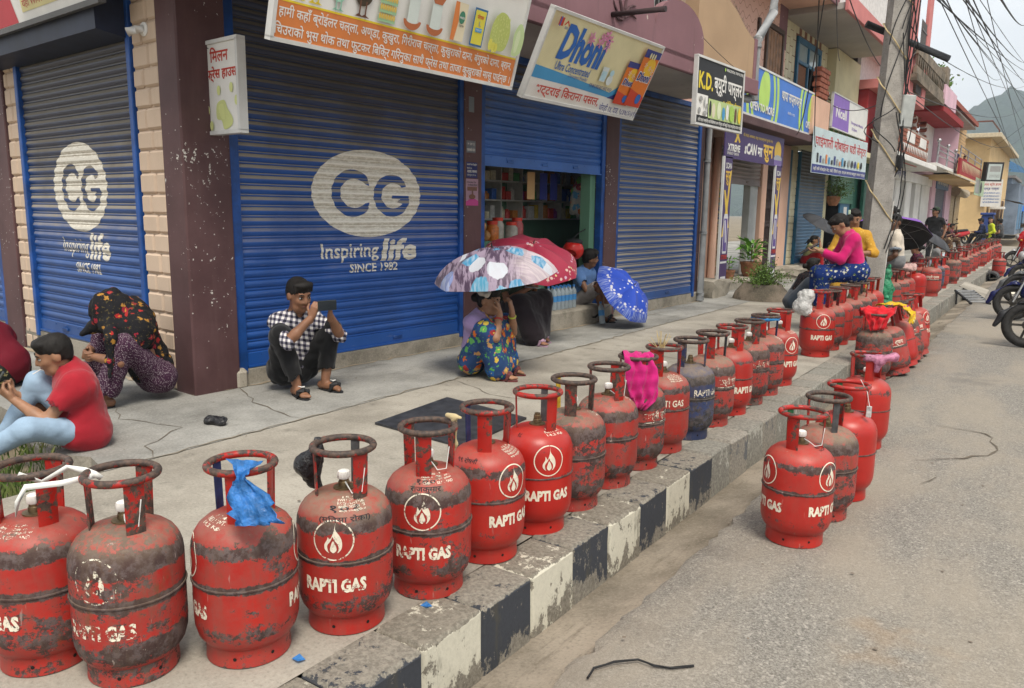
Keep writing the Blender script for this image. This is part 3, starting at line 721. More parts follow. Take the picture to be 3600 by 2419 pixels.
for i in range(6):
 sg.rect(.80, .955, .262 + i * .058, .300 + i * .058, ink_m('trayg', (.32, .52, .30)) if i < 3 else ink_m('trayy', (.45, .5, .25)))
 sg.multi([oval(.815 + k * .021, .298 + i * .058, .010, .020, 10) for k in range(7)], ink_m('egg', (.66, .46, .10)))
for cx in (1.10, 1.32):
 sg.rect(cx - .05, cx + .05, .29, .50, ink_m('feeder', (.60, .66, .62)))
 sg.poly(oval(cx, .32, .085, .065, 14, 180, 360) + oval(cx, .32, .062, .022, 10, 360, 180), ink_m('bowl', (.42, .13, .05)))
 sg.poly([(cx - .07, .52), (cx + .07, .52), (cx + .04, .47), (cx - .04, .47)], ink_m('bowl', (.42, .13, .05)))
sg.rect(1.49, 1.63, .262, .53, ink_m('bagw', (.68, .60, .42))); sg.poly([(1.49, .262), (1.53, .262), (1.55, .4), (1.53, .53), (1.49, .53)], K_OR); sg.poly(oval(1.58, .43, .032, .045), K_MD); sg.text('PRIDE', 1.555, 1.605, .42, .435, K_WH, .02); sg.text('STARTER', 1.555, 1.61, .365, .378, K_BK, .02)
sg.rect(1.70, 1.845, .258, .53, ink_m('bagblue', (.04, .14, .30))); sg.rect(1.712, 1.833, .272, .515, ink_m('bagyel', (.62, .55, .06))); sg.text('पाेपक', 1.735, 1.81, .455, .49, K_RD, .02); sg.rect(1.735, 1.81, .36, .39, K_LB); sg.text('लेयर्स दाना', 1.74, 1.805, .364, .386, K_WH); sg.text('L', 1.765, 1.785, .405, .44, K_BL)
sg.poly(spline2([(1.92, .30), (1.98, .27), (2.10, .28), (2.14, .40), (2.10, .52), (2.0, .55), (1.93, .48), (1.91, .38)]), ink_m('grain', (.42, .48, .13))); rg = random.Random(2)
sg.multi([oval(1.93 + rg.random() * .19, .30 + rg.random() * .22, .005, .009, 6) for _ in range(90)], ink_m('grain2', (.56, .60, .22)))
sg.multi([oval(1.93, .30, .025, .045, 12), oval(1.97, .285, .022, .04, 12), oval(2.0, .285, .02, .035, 12)], ink_m('chicky', (.62, .58, .10)))
sg.poly(spline2([(2.20, .27), (2.25, .26), (2.31, .30), (2.32, .42), (2.28, .50), (2.23, .50), (2.19, .42), (2.20, .33)]), ink_m('cabbage', (.48, .60, .30))); sg.poly(spline2([(2.22, .30), (2.25, .29), (2.27, .4), (2.25, .46), (2.22, .42)]), ink_m('cabbage2', (.60, .68, .42)))
sg.text('मिलन फ्रेस हाउस', .95, 2.30, .66, .84, ink_m('shadow', (.02, .02, .02)), .02); sg.text('मिलन फ्रेस हाउस', .938, 2.288, .668, .848, ink_m('titlebrown', (.30, .10, .05)), .02); sg.text('घोराही १४ दाङ', 1.05, 1.55, .585, .645, K_BK, .01)

# --- detergent sign
sg = Sign('shop_sign', 'cream and blue detergent sign with two orange packets, hung tilted over the open shop', (-4.03, 5.85, 2.39), (.115, 1.94, -.01), up_tilt(.35), 1.945, .785, face=K_CR, frame=SF)
sg.rect(.008, 1.937, .008, .20, K_WH, 'white_band')
sw = [(.008, .19), (.008, .30)] + [(.008 + 1.3 * i / 10, .30 - .03 * math.sin(math.pi * .5 * i / 10) - .055 * (i / 10) ** 2) for i in range(1, 11)] + [(1.937, .60), (1.937, .155), (1.3, .165), (.7, .185)]
sg.poly(sw, K_LB, 'blue_swoosh'); sg.poly([(1.30, .16), (1.937, .155), (1.937, .62), (1.72, .40), (1.5, .25)], K_NV)
sg.text('Dhoni', .26, .985, .385, .70, K_BL, .045, .18); sg.text('Ultra Concentrated', .30, .86, .30, .375, K_BL, .01, .1); sg.text('Detergent Powder', .55, .86, .25, .295, K_BL, .0, .1)
rg = random.Random(5)
for k in range(9):
 cx, cy = .66 + rg.random() * .32, .60 + rg.random() * .11
 sg.multi([[(cx, cy), (cx + .035 * math.cos(a + .3), cy + .035 * math.sin(a + .3)), (cx + .06 * math.cos(a), cy + .06 * math.sin(a)), (cx + .035 * math.cos(a - .3), cy + .035 * math.sin(a - .3))] for a in [j * 1.2566 for j in range(5)]], ink_m('petal', (.66, .28, .45)) if k % 2 else K_PK)
sg.text('FOR MACHINE AND HAND WASH', .90, 1.30, .225, .262, K_NV, .008)
sg.rect(1.02, 1.12, .30, .44, ink_m('iconw', (.6, .66, .66))); sg.rect(1.03, 1.11, .31, .40, K_SK); sg.poly(oval(1.19, .33, .05, .05), ink_m('iconw', (.6, .66, .66))); sg.poly(oval(1.19, .40, .035, .03), K_SK)
def pack(a0, a1, b0, b1):
 w_ = a1 - a0; h_ = b1 - b0
 sg.poly([(a0, b0), (a1, b0), (a1, b1), (a0, b1)], ink_m('packorange', (.66, .17, .02)), 'packet_print'); sg.poly(oval(a0 + w_ * .62, b0 + h_ * .70, w_ * .33, h_ * .17), ink_m('packyellow', (.75, .46, .03)))
 sg.poly([(a0, b0 + h_ * .86), (a1, b0 + h_ * .88), (a1, b1), (a0, b1)], K_NV); sg.poly([(a0, b0), (a1, b0), (a1, b0 + h_ * .20), (a0, b0 + h_ * .3)], ink_m('packred', (.50, .05, .02)))
 sg.text('Dhoni', a0 + w_ * .06, a1 - w_ * .08, b0 + h_ * .44, b0 + h_ * .62, K_WH, .07, .15); sg.text('Dhoni', a0 + w_ * .09, a1 - w_ * .11, b0 + h_ * .455, b0 + h_ * .605, K_NV, .035, .15)
 sg.poly(oval(a0 + w_ * .68, b0 + h_ * .15, w_ * .16, h_ * .09), K_BL)
 sg.multi([[(cx, cy), (cx + .02 * math.cos(a + .3), cy + .02 * math.sin(a + .3)), (cx + .035 * math.cos(a), cy + .035 * math.sin(a)), (cx + .02 * math.cos(a - .3), cy + .02 * math.sin(a - .3))] for (cx, cy) in ((a0 + w_ * .3, b0 + h_ * .74), (a0 + w_ * .6, b0 + h_ * .7), (a0 + w_ * .8, b0 + h_ * .66)) for a in [j * 1.2566 for j in range(5)]], ink_m('petal2', (.7, .5, .45)))
pack(1.40, 1.66, .13, .56); pack(1.60, 1.90, .14, .72)
sg.multi([oval(1.70 + k * .045, .665, .016, .030, 12) for k in range(3)], K_CR)
sg.text('भट्टराई किराना पसल,', .10, 1.13, .045, .175, K_RD, .02); sg.text('घोराही १४, दाङ, ९८४७८६५४१६', 1.17, 1.90, .03, .115, K_NV, .012)
sg.rect(.07, .135, .66, .73, K_RD); sg.rect(.085, .10, .655, .735, K_BL); sg.poly([(.15, .68), (.19, .72), (.23, .68), (.22, .67), (.19, .70), (.16, .67)], K_RD); sg.rect(.165, .215, .645, .668, K_GY)

# --- beauty parlour sign
sg = Sign('shop_sign', 'black beauty parlour sign with yellow letters and a strip of photographs', (-3.74, 9.08, 2.455), U1, ZU, 1.41, .79, face=K_BK, frame=SF)
sg.text('K.D.', .07, .47, .42, .62, K_YE, .03); sg.text('ब्यूटी पार्लर', .50, 1.36, .385, .66, K_WH, .02); sg.text('& ट्रेनिङ सेन्टर', .78, 1.35, .265, .365, K_YE, .01); sg.text('9806278754, 9767013782', .84, 1.37, .705, .745, K_WH, .01); sg.poly(oval(.80, .725, .018, .022), K_GN)
sg.rect(.03, .33, .11, .355, K_WH, 'photo'); sg.rect(.35, 1.36, .10, .33, ink_m('photog', (.42, .52, .22)), 'photo')
for (a, b, c, d, m) in ((.37, .44, .12, .31, K_BK), (.45, .55, .11, .29, ink_m('skinp', (.6, .55, .4))), (.60, .72, .11, .32, ink_m('lightg', (.62, .68, .45))), (.75, .84, .11, .27, K_LB), (.86, .95, .12, .31, K_WH), (.97, 1.12, .11, .31, K_GN), (1.14, 1.20, .11, .3, K_BR), (1.24, 1.34, .11, .31, K_YE)): sg.poly(oval((a + b) / 2, (c + d) / 2, (b - a) / 2, (d - c) / 2), m)
for (a, b, c, d) in ((.05, .12, .13, .2), (.07, .16, .27, .33), (.18, .30, .12, .17), (.2, .23, .2, .33), (.25, .31, .2, .26)): sg.poly(oval((a + b) / 2, (c + d) / 2, (b - a) / 2, (d - c) / 2, 12), K_GY)
sg.text('यहाँ पार्लर सम्बन्धि सबै किसिमका काम गरिनुका साथै ब्यूटी पार्लर सम्बन्धि सामान पाईन्छ', .04, 1.37, .025, .085, K_WH, .008)

# --- projecting sign on the corner pillar
sg = Sign('hanging_sign', 'narrow white projecting sign with red Nepali letters on the maroon corner pillar', tuple(Vector((-5.25, 3.74, 1.92)) + U1 * -.2 + N1 * .02), N1, ZU, .455, .645, face=K_WH, frame=SF, thick=.05)
sg.text('मिलन', .10, .33, .495, .60, K_RD, .025); sg.text('फ्रेस हाउस', .05, .43, .36, .47, K_RD, .025)
sg.poly(spline2([(.17, .21), (.26, .23), (.30, .17), (.36, .10), (.34, .05), (.25, .03), (.22, .09), (.16, .11)]), ink_m('chickenraw', (.56, .60, .25))); sg.poly(spline2([(.19, .19), (.25, .20), (.26, .10), (.21, .12)]), K_PY)
for (a, b) in ((.2, .30), (.36, .31), (.42, .22), (.06, .17), (.10, .06)): sg.poly(oval(a, b, .022, .035, 12), K_PY)
for z in (.03, .60):
 b_ = MB(); b_.add([sg.p(a, b, d) for d in (-.045, -.03) for a, b in ((-.13, z), (0, z), (0, z + .02), (-.13, z + .02))], ((3, 2, 1, 0), (4, 5, 6, 7), (0, 1, 5, 4), (1, 2, 6, 5), (2, 3, 7, 6), (3, 0, 4, 7))); b_.build('bracket', plain('rusty_iron', (.09, .045, .025), .8), sg.t)

# --- side-street sign over the grimy shutter
sg = Sign('shop_sign', 'white and red shop sign above the side street shutter', tuple(F2.M @ Vector((-5.6, -.31, 2.80))), (math.cos(R(-3.3)), math.sin(R(-3.3)), 0), (.02, -.18, 1), 5.1, 1.1, face=K_WH, frame=SFD, fw=.03)
sg.rect(1.4, 2.9, .04, 1.06, K_GY); sg.poly([(3.25, .04), (3.72, .04), (3.42, 1.06), (2.9, 1.06)], ink_m('signred', (.46, .02, .03))); sg.poly([(3.84, .10), (4.95, .10), (4.95, .21), (3.84, .21)], ink_m('hily', (.66, .58, .25))); sg.text('यहाँ Wi-Fi Nepal को इन्टरनेट', 3.87, 4.92, .11, .20, K_RD, .01); sg.rect(3.9, 4.9, .27, .36, K_GY)

# --- posters stuck on the maroon pillar between the shutters
def poster(label, s, z, w, h, m, lines=(), tm=None):
 p_ = Sign('poster', label, tuple(F1.M @ Vector((s, -.0605, z))), U1, ZU, w, h, cat='poster', face=m, thick=.0)
 return p_
pp = poster('pale blank sticker on the maroon pillar', 2.665, 2.38, .08, .15, ink_m('blanksticker', (.36, .42, .46)))
pp = poster('torn black and white notice on the maroon pillar', 2.63, 1.98, .14, .12, ink_m('greynotice', (.25, .27, .30))); pp.text('७ ५७ ३', .02, .12, .07, .10, K_WH, .02); pp.text('पसलको फोन', .01, .13, .015, .05, K_WH, .02)
pp = poster('blue notice with white Nepali lines on the maroon pillar', 2.63, 1.73, .17, .155, K_NV)
for k in range(4): pp.text(('सहकारी ऋण तिर्नुहोस', 'घर नं. ३२', 'साकार: रामनगर', 'टोल सु. स. नं. १७')[k], .01, (.16, .08, .16, .14)[k], .12 - k * .035, .145 - k * .035, K_WH, .01)
pp = poster('pink chocolate poster on the maroon pillar', 2.625, 1.45, .19, .27, ink_m('posterpink', (.62, .40, .50)), )
pp.poly([(0, 0), (.19, 0), (.19, .05), (.1, .08), (0, .04)], ink_m('magenta', (.42, .04, .20))); pp.rect(.02, .17, .15, .19, K_BR); pp.text('Chocolaty Fun', .01, .15, .225, .245, K_BK, .02); pp.text('In Every Bite!', .03, .17, .195, .22, K_BK, .02); pp.poly(oval(.09, .09, .05, .025), K_BR); pp.rect(.085, .105, .09, .15, K_BR)
# bulb holder high on the block facing
bh = thing('lamp_holder', 'white plastic bulb holder on the peach block wall', 'lamp', tuple(F2.M @ Vector((-.44, -.03, 2.66))))
MB().lathe([(0, .0), (.05, .0), (.05, .012), (.03, .018), (0, .018)], 16, M=Matrix.Rotation(R(90), 4, 'X')).build('base', M_WHITE, bh, 50)
MB().tube([(0, -.015, 0), (-.02, -.06, -.01), (-.06, -.10, -.03)], [.028, .03, .033], 12).build('holder', M_WHITE, bh, 50)
# ================================================================== THE OTHER HOUSES OF THE STREET
def fx(x, y0=0.0, z=0.0): return FR(x, y0, R(90), z)
M_PINKW = wall_paint('peach_pink_wall', (0.66, 0.42, 0.31), (0.30, 0.20, 0.15), 0.35)
def mat_wavy():
 t = NT('wavy_pink_plaster'); v = t.pos(); s_ = t.sep(v)
 w = t.math('ADD', t.math('MULTIPLY', s_[2], 5.2), t.math('MULTIPLY', t.math('SINE', t.math('MULTIPLY', s_[1], 17.0)), 0.26))
 f = t.math('ABSOLUTE', t.math('SUBTRACT', t.math('FRACT', w), 0.5))
 c = t.mix(t.ss(f, 0.06, 0.02), (0.64, 0.41, 0.33), (0.36, 0.20, 0.16)); t.bump(t.ss(f, 0.02, 0.08), 0.5, 0.01)
 return t.fin(c, 0.85, 0, 0.25)
M_WAVY = mat_wavy(); M_CREAM = wall_paint('cream_wall', (0.62, 0.56, 0.36), (0.20, 0.17, 0.10), 0.5); M_CREAMT = plain('cream_tile', (0.60, 0.54, 0.36), 0.45, 0.12, 4); M_JOINT = plain('brown_joint', (0.22, 0.105, 0.06), 0.9)
M_RED = wall_paint('crimson_paint', (0.30, 0.03, 0.035), (0.10, 0.03, 0.03), 0.3); M_ROSE = wall_paint('rose_paint', (0.55, 0.20, 0.19), (0.2, 0.1, 0.09), 0.3); M_WHW = wall_paint('white_wall', (0.70, 0.69, 0.66), (0.28, 0.26, 0.22), 0.35)
M_PALEP = wall_paint('pale_pink_wall', (0.66, 0.44, 0.52), (0.35, 0.25, 0.27), 0.3); M_YEL = wall_paint('sand_yellow_wall', (0.66, 0.47, 0.24), (0.30, 0.22, 0.13), 0.3); M_BRICKR = plain('red_brick', (0.26, 0.085, 0.05), 0.85, 0.3, 2.0); M_MORT = plain('mortar', (0.30, 0.26, 0.22), 0.9)
M_MOSS = mat_concrete('mossy_concrete', (0.085, 0.075, 0.055), (0.26, 0.21, 0.16), (0.03, 0.03, 0.022), 0.8, 1.5); M_STEEL = plain('rail_steel', (0.42, 0.42, 0.43), 0.3, 0.1, 6, 0.7); M_WOOD = plain('door_wood', (0.20, 0.10, 0.045), 0.5, 0.35, 7); M_WOODD = plain('frame_wood_dark', (0.055, 0.03, 0.018), 0.5, 0.3, 7)
M_BLUEW = plain('blue_joinery', (0.02, 0.12, 0.22), 0.45, 0.2, 5); M_SHB = mat_shutter('shutter_steel_blue', (0.022, 0.11, 0.22), (1.0, 2.2), soot_shade=2.2); M_SHG = mat_shutter('shutter_green', (0.05, 0.20, 0.12), (2, 3), soot_shade=3.4); M_SHP = mat_shutter('shutter_pinkish', (0.20, 0.15, 0.14), (1.5, 2.6), soot_shade=3.0); M_SHT = mat_shutter('shutter_tan', (0.34, 0.25, 0.14), (3, 4), soot_shade=6); M_SHN = mat_shutter('shutter_navy', (0.035, 0.05, 0.10), (3, 4), soot_shade=6)

# ---------- peach house with the wavy upper wall
b2 = thing('peach_house', 'peach shop house with wavy pink plaster upstairs and a half raised shutter', 'building'); f = fx(-5.35)
part(f, MB().bbox(13.0, 14.30, 0, .3, 0, 2.95, .01), 'wall_pier', M_PINKW, b2); part(f, MB().bbox(16.78, 17.10, -.03, .3, 0, 2.75, .01), 'wall_pier', M_PINKW, b2); part(f, MB().bbox(17.75, 18.75, -.02, .3, 0, 2.95, .01), 'wall_pier', M_PINKW, b2)
part(f, MB().tube([(13.95, -.08, .02), (13.95, -.08, 2.75)], .075, 12), 'drain_pipe', M_PINKW, b2, 50); part(f, MB().bbox(14.3, 17.8, .02, .3, 2.62, 2.95, .01), 'lintel', M_PINKW, b2)
shutter(fx(-5.38), 14.32, 16.76, 1.98, 2.64, M_SHP, b2, hasps=2)
gate = MB()
for k in range(6): gate.box(17.14 + k * .10, 17.17 + k * .10, .0, .03, .1, 2.7)
for k in range(5):
 for j in range(6): gate.tube([(17.15 + k * .10, .0, .3 + j * .4), (17.25 + k * .10, .0, .5 + j * .4)], .008, 4); gate.tube([(17.25 + k * .10, .0, .3 + j * .4), (17.15 + k * .10, .0, .5 + j * .4)], .008, 4)
part(f, gate, 'folding_gate', plain('gate_iron', (0.045, 0.03, 0.028), 0.6), b2)
part(f, MB().bbox(13.6, 17.6, -.42, .1, -.05, .17, .02), 'step', M_PLINTH, b2); part(f, MB().box(13.2, 17.7, .1, 2.6, .05, .15), 'shop_floor', M_PLINTH, b2)
part(f, MB().box(13.2, 18.7, 2.5, 2.6, .1, 2.95).box(13.2, 13.3, .3, 2.5, .1, 2.95), 'shop_rear_wall', plain('interior_grey', (0.16, 0.16, 0.15), 0.9), b2); part(f, MB().bbox(16.28, 16.76, .05, .20, .1, 2.62, .01), 'inner_panel', plain('panel_white', (0.46, 0.48, 0.47), 0.7, 0.15, 2), b2); part(f, MB().box(13.2, 18.7, .3, 2.6, 2.95, 3.05), 'shop_ceiling', plain('interior_grey', (0.16, 0.16, 0.15), 0.9), b2)
part(f, MB().bbox(13.0, 18.75, -.65, .3, 2.96, 3.10, .01), 'canopy', M_MAR, b2); part(f, MB().box(13.0, 17.85, .0, .3, 3.1, 7.6), 'upper_wall', M_WAVY, b2); part(f, MB().bbox(12.6, 18.0, -.95, .3, 5.75, 5.95, .01), 'upper_slab', M_PINKW, b2); part(f, MB().bbox(12.55, 18.05, -1.0, -.953, 5.70, 6.0, .01), 'slab_edge', M_PLUM, b2)
part(f, MB().box(17.3, 17.85, -.005, .0, 4.9, 5.75), 'wall_band', M_PLUM, b2)
dw = part(f, MB().bbox(16.42, 16.52, -.05, .05, 4.1, 5.15, .01).bbox(17.5, 17.6, -.05, .05, 4.1, 5.15, .01).bbox(16.42, 17.6, -.05, .05, 5.15, 5.25, .01), 'door_frame', M_WOODD, b2)
for k in range(5): MB().bbox(16.55 + k * .19, 16.72 + k * .19, -.03, .02, 4.1, 5.13, .015).build('door_plank', M_WOOD, dw)
part(f, MB().bbox(15.9, 16.02, -.05, .04, 4.1, 5.2, .01), 'shutter_leaf', M_WOODD, b2)
# cartons and bottles in the opening
def carton(x, y, z, w, d, h, m, lab, txt=None, tm=None):
 t = thing('carton', lab, 'carton', tuple(f.M @ Vector((x, y, z))), R(90), 'cartons stacked in the peach shop')
 MB().bbox(0, w, 0, d, 0, h, .006).build('box', m, t); MB().box(0, w, -.0015, -.0005, h * .46, h * .54).build('tape', plain('parcel_tape', (0.42, 0.30, 0.16), 0.4), t)
 if txt:
  mb = MB(); text_fit(mb, txt, w * .18, w * .82, h * .25, h * .45, lambda a, b, d_: Vector((a, -.002, b)), .03); mb.build('lettering', tm, t, recalc=False)
  v, fc = fill_loops([oval_(w * .5, h * .5, w * .30, h * .44), oval_(w * .5, h * .5, w * .27, h * .40)]); MB().add([(a, -.002, b) for a, b in v], fc).build('printed_oval', tm, t, recalc=False)
def oval_(cx, cy, rx, ry, n=20): return [(cx + rx * math.cos(2 * math.pi * i / n), cy + ry * math.sin(2 * math.pi * i / n)) for i in range(n)]
KRAFT = plain('carton_kraft', (0.34, 0.22, 0.11), 0.8, 0.15, 6); KYEL = plain('carton_yellow', (0.50, 0.34, 0.05), 0.7, 0.15, 6); KNAV = plain('carton_navy', (0.02, 0.03, 0.12), 0.5, 0.15, 6)
PR = plain('print_darkred', (0.25, 0.03, 0.03), 0.6); PW = plain('print_pale', (0.6, 0.5, 0.2), 0.6)
z = .15
for k, (h, m, lab, tx, tm) in enumerate(((.34, KRAFT, 'brown carton at the foot of the stack', 'LONDON ICE', PR), (.34, KRAFT, 'brown carton with red oval, second of the stack', 'LONDON ICE', PR), (.36, KRAFT, 'brown carton with dark oval, third of the stack', 'LONDON ICE', plain('print_darkbrown', (0.08, 0.04, 0.03), 0.6)),
                                         (.17, KNAV, 'flat navy carton on the brown cartons', 'XTREME', PW), (.17, KNAV, 'upper flat navy carton of the stack', 'XTREME', PW), (.20, KRAFT, 'pale brown carton above the navy ones', 'Biscuit', plain('print_teal', (0.03, 0.25, 0.3), 0.6)), (.22, KYEL, 'yellow carton of the stack', 'Biscuit', plain('print_teal', (0.03, 0.25, 0.3), 0.6)), (.16, KRAFT, 'brown carton near the top of the stack', 'Noodle', PR), (.15, KRAFT, 'topmost carton of the stack', 'Noodle', PR))):
 carton(15.25 + jit(.02), .55, z, .92, .5, h, m, lab, tx, tm); z += h + .003
for k in range(2): carton(14.55, .62, .15 + .62 * 0 + .9 + k * .175, .62, .45, .17, KNAV, 'flat navy carton %s at the left of the stack' % ('below' if k == 0 else 'above'), 'XTREME', PW)
carton(14.55, .64, .15, .62, .45, .89, KRAFT, 'tall brown carton under the left navy cartons')
# ---------- cream tiled house
b3 = thing('cream_tiled_house', 'cream tiled house with blue window, blue and green roller shutters', 'building'); f3 = fx(-5.45)
part(f3, MB().bbox(18.75, 19.75, .0, .3, 0, 3.0, .01), 'ground_pier', M_CREAM, b3); part(f3, MB().bbox(22.35, 22.85, .0, .3, 0, 3.0, .01), 'ground_pier', M_CREAM, b3); part(f3, MB().bbox(18.9, 19.2, -.04, .1, 0.0, 2.9, .01), 'blue_pilaster', M_BLUEW, b3)
for k in range(17):
 for j, (xa, xb) in enumerate(((19.22, 19.47), (19.49, 19.72))): part(f3, MB().bbox(xa, xb, -.02, .0, .05 + k * .165, .20 + k * .165, .006), 'tile', M_CREAMT, b3)
shutter(fx(-5.40), 19.8, 22.3, .22, 2.9, M_SHB, b3); part(f3, MB().bbox(19.73, 19.8, -.09, .05, .2, 2.9, .006), 'shutter_guide', M_BLUEW, b3)
shutter(fx(-5.40), 22.95, 25.8, 1.75, 2.9, M_SHG, b3, hasps=1)
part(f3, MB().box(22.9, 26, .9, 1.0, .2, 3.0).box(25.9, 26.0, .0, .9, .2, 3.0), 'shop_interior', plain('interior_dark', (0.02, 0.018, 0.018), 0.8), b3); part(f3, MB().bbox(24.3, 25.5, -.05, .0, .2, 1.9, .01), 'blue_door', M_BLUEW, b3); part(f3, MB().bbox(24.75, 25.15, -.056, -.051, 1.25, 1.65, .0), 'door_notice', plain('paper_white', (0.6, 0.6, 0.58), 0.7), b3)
part(f3, MB().bbox(25.8, 27.2, -.04, .2, 0, 3.0, .01), 'green_pier', plain('green_paint', (0.02, 0.11, 0.075), 0.5), b3); part(f3, MB().bbox(18.8, 26.5, -.30, .3, -.05, .20, .02), 'step', M_PLINTH, b3)
part(f3, MB().bbox(18.75, 27, -.75, .3, 3.0, 3.14, .01), 'balcony_slab', M_CREAM, b3); part(f3, MB().box(18.0, 27, .0, .3, 3.14, 7.0), 'upper_wall', M_JOINT, b3)
tl = MB().bbox(0, .205, -.012, .004, 0, .33, .008).mesh('tile', M_CREAMT)
for i in range(17):
 for j in range(9):
  a, b = 18.0 + i * .222 + .006, 3.75 + j * .345 + (.17 if i % 2 else 0)
  if 18.85 < a + .1 < 21.1 and b < 5.35: continue
  o = link('tile', tl, b3); f3.put(o); o.matrix_local = f3.M @ Matrix.Translation((a, 0, b))
part(f3, MB().bbox(21.75, 24.5, -.25, .0, 3.14, 5.6, .01), 'side_wing', M_CREAM, b3)
wb = part(f3, MB().bbox(18.95, 19.07, -.06, .04, 3.9, 5.3, .01).bbox(20.9, 21.02, -.06, .04, 3.9, 5.3, .01).bbox(18.95, 21.02, -.06, .04, 5.3, 5.42, .01).bbox(19.9, 19.98, -.05, .04, 3.9, 5.3, .01).bbox(19.07, 20.9, -.05, .03, 4.85, 4.93, .01), 'window_frame', M_BLUEW, b3)
for (a, c, lo, hi) in ((19.08, 19.9, 4.94, 5.3), (19.98, 20.9, 4.94, 5.3)): MB().box(a, c, -.01, .0, lo, hi).build('pane', plain('glass_pale', (0.30, 0.38, 0.40), 0.1, 0.1, 3), wb)
MB().box(20.0, 20.9, .0, .02, 3.9, 4.85).build('curtain', plain('blue_curtain', (0.05, 0.16, 0.30), 0.8, 0.3, 10), wb)
part(f3, MB().bbox(17.9, 23.5, -1.25, .3, 5.62, 5.76, .01), 'roof_slab', M_SOF, b3); part(f3, MB().bbox(17.85, 23.6, -1.33, -1.253, 5.58, 5.95, .01), 'roof_edge', M_ROSE, b3); part(f3, MB().box(18, 27, -.9, .2, 5.95, 8.0), 'top_storey', plain('whitewash', (0.62, 0.60, 0.58), 0.8), b3)
rl = MB()
for zz in (3.75, 3.95, 4.1): rl.tube([(19.6, -.58, zz), (23.0, -.58, zz)], .02, 6)
for xx in (19.7, 21.2, 22.9): rl.tube([(xx, -.58, 3.14), (xx, -.58, 4.12)], .025, 6); rl.ell((xx, -.58, 4.18), (.07, .07, .07), 8, 6)
part(f3, rl, 'balcony_rail', M_STEEL, b3, 60)
part(f3, MB().bbox(18.1, 19.5, -.72, -.60, 3.14, 3.95, .01), 'parapet_stub', M_PINKW, b3)
for k in range(6):
 for j in range(3): part(f3, MB().bbox(18.35 + j * .27 + (.1 if k % 2 else 0), 18.60 + j * .27 + (.1 if k % 2 else 0), -.74, -.58, 3.97 + k * .11, 4.065 + k * .11, .01), 'brick', M_BRICKR, b3)
part(f3, MB().bbox(18.6, 23.5, -.60, -.56, 3.16, 3.72, .01), 'balcony_panel', M_CREAM, b3)
for i in range(10):
 m_ = MB()
 for a in (45, 135, 225, 315): m_.ell((18.85 + i * .47 + .10 * math.cos(R(a)), -.608, 3.42 + .13 * math.sin(R(a))), (.085, .012, .11), 8, 5)
 part(f3, m_, 'leaf_relief', plain('leaf_green', (0.22, 0.42, 0.16), 0.6), b3)
# ---------- rose and crimson house behind the pole
b4 = thing('rose_crimson_house', 'rose and crimson house with upstairs balcony half hidden by the concrete pole', 'building'); f4 = fx(-5.3)
part(f4, MB().box(27.2, 31.6, .0, .3, 0, 8.6), 'wall', M_WHW, b4); part(f4, MB().bbox(24.5, 30.2, -1.0, .0, 4.95, 5.2, .01), 'upper_slab', M_ROSE, b4); part(f4, MB().bbox(24.6, 27.4, -.35, .0, 3.1, 4.95, .01), 'crimson_recess', M_RED, b4); part(f4, MB().bbox(27.5, 28.3, -.9, .0, 5.2, 8.4, .01), 'rose_pier', M_ROSE, b4); part(f4, MB().bbox(29.5, 30.2, -1.0, -.9, 5.2, 8.6, .01), 'rose_pier', M_ROSE, b4)
part(f4, MB().bbox(25.6, 31.0, -.85, -.78, 3.1, 3.75, .01), 'balcony_panel', M_ROSE, b4); part(f4, MB().box(24.5, 29.5, -.1, 0, 5.2, 8.6), 'upper_wall', plain('whitewash', (0.62, 0.60, 0.58), 0.8), b4)
gr = MB()
for k in range(9): gr.box(28.4 + k * .12, 28.42 + k * .12, -.98, -.96, 5.3, 7.5)
for zz in (5.6, 6.4, 7.2): gr.box(28.4, 29.5, -.99, -.97, zz, zz + .03)
part(f4, gr, 'window_grille', SFD, b4)
part(f4, MB().bbox(26.4, 31.2, -.1, 0, 0, 3.0, .01), 'green_shop_front', plain('green_paint', (0.02, 0.11, 0.075), 0.5), b4)
# ---------- white colonnade with brick upper floor
b5 = thing('colonnade_house', 'white colonnade house with arched red brick upper floor and mossy roof parapet', 'building'); f5 = fx(-5.3)
part(f5, MB().box(30.5, 40.7, .9, 1.1, 0, 3.2), 'shop_wall', plain('grey_white_wall', (0.42, 0.43, 0.43), 0.8), b5)
for yy in (30.6, 32.1, 34.5, 36.9): part(f5, MB().bbox(yy, yy + 1.2, -.05, .55, 0, 3.0, .03), 'column', M_WHW, b5)
part(f5, MB().bbox(38.6, 40.9, -.05, .9, 0, 3.0, .02), 'end_pier', M_WHW, b5); part(f5, MB().bbox(30.4, 40.9, -.12, .6, 2.75, 3.12, .01), 'fascia', M_WHW, b5); part(f5, MB().bbox(25.6, 34.4, -1.05, .6, 3.12, 3.30, .02), 'balcony_slab', M_WHW, b5)
bb = part(f5, MB().box(25.8, 32.1, -1.0, -.9, 3.30, 4.12), 'brick_balcony', M_MORT, b5)
bk = MB().bbox(0, .42, -.03, .0, 0, .105, .006).mesh('brick', M_BRICKR)
for j in range(6):
 for i in range(14):
  a = 25.85 + i * .45 + (.2 if j % 2 else 0)
  if a > 31.7 or (j in (3, 4) and (27.2 < a + .2 < 28.9 or 29.8 < a + .2 < 31.4)): continue
  o = link('brick', bk, bb); o.location = (a, -1.0, 3.32 + j * .125)
for (a, c) in ((27.3, 28.8), (29.9, 31.3)): MB().bbox(a, c, -1.035, -1.0, 3.70, 4.02, .01).build('white_panel', M_WHW, bb)
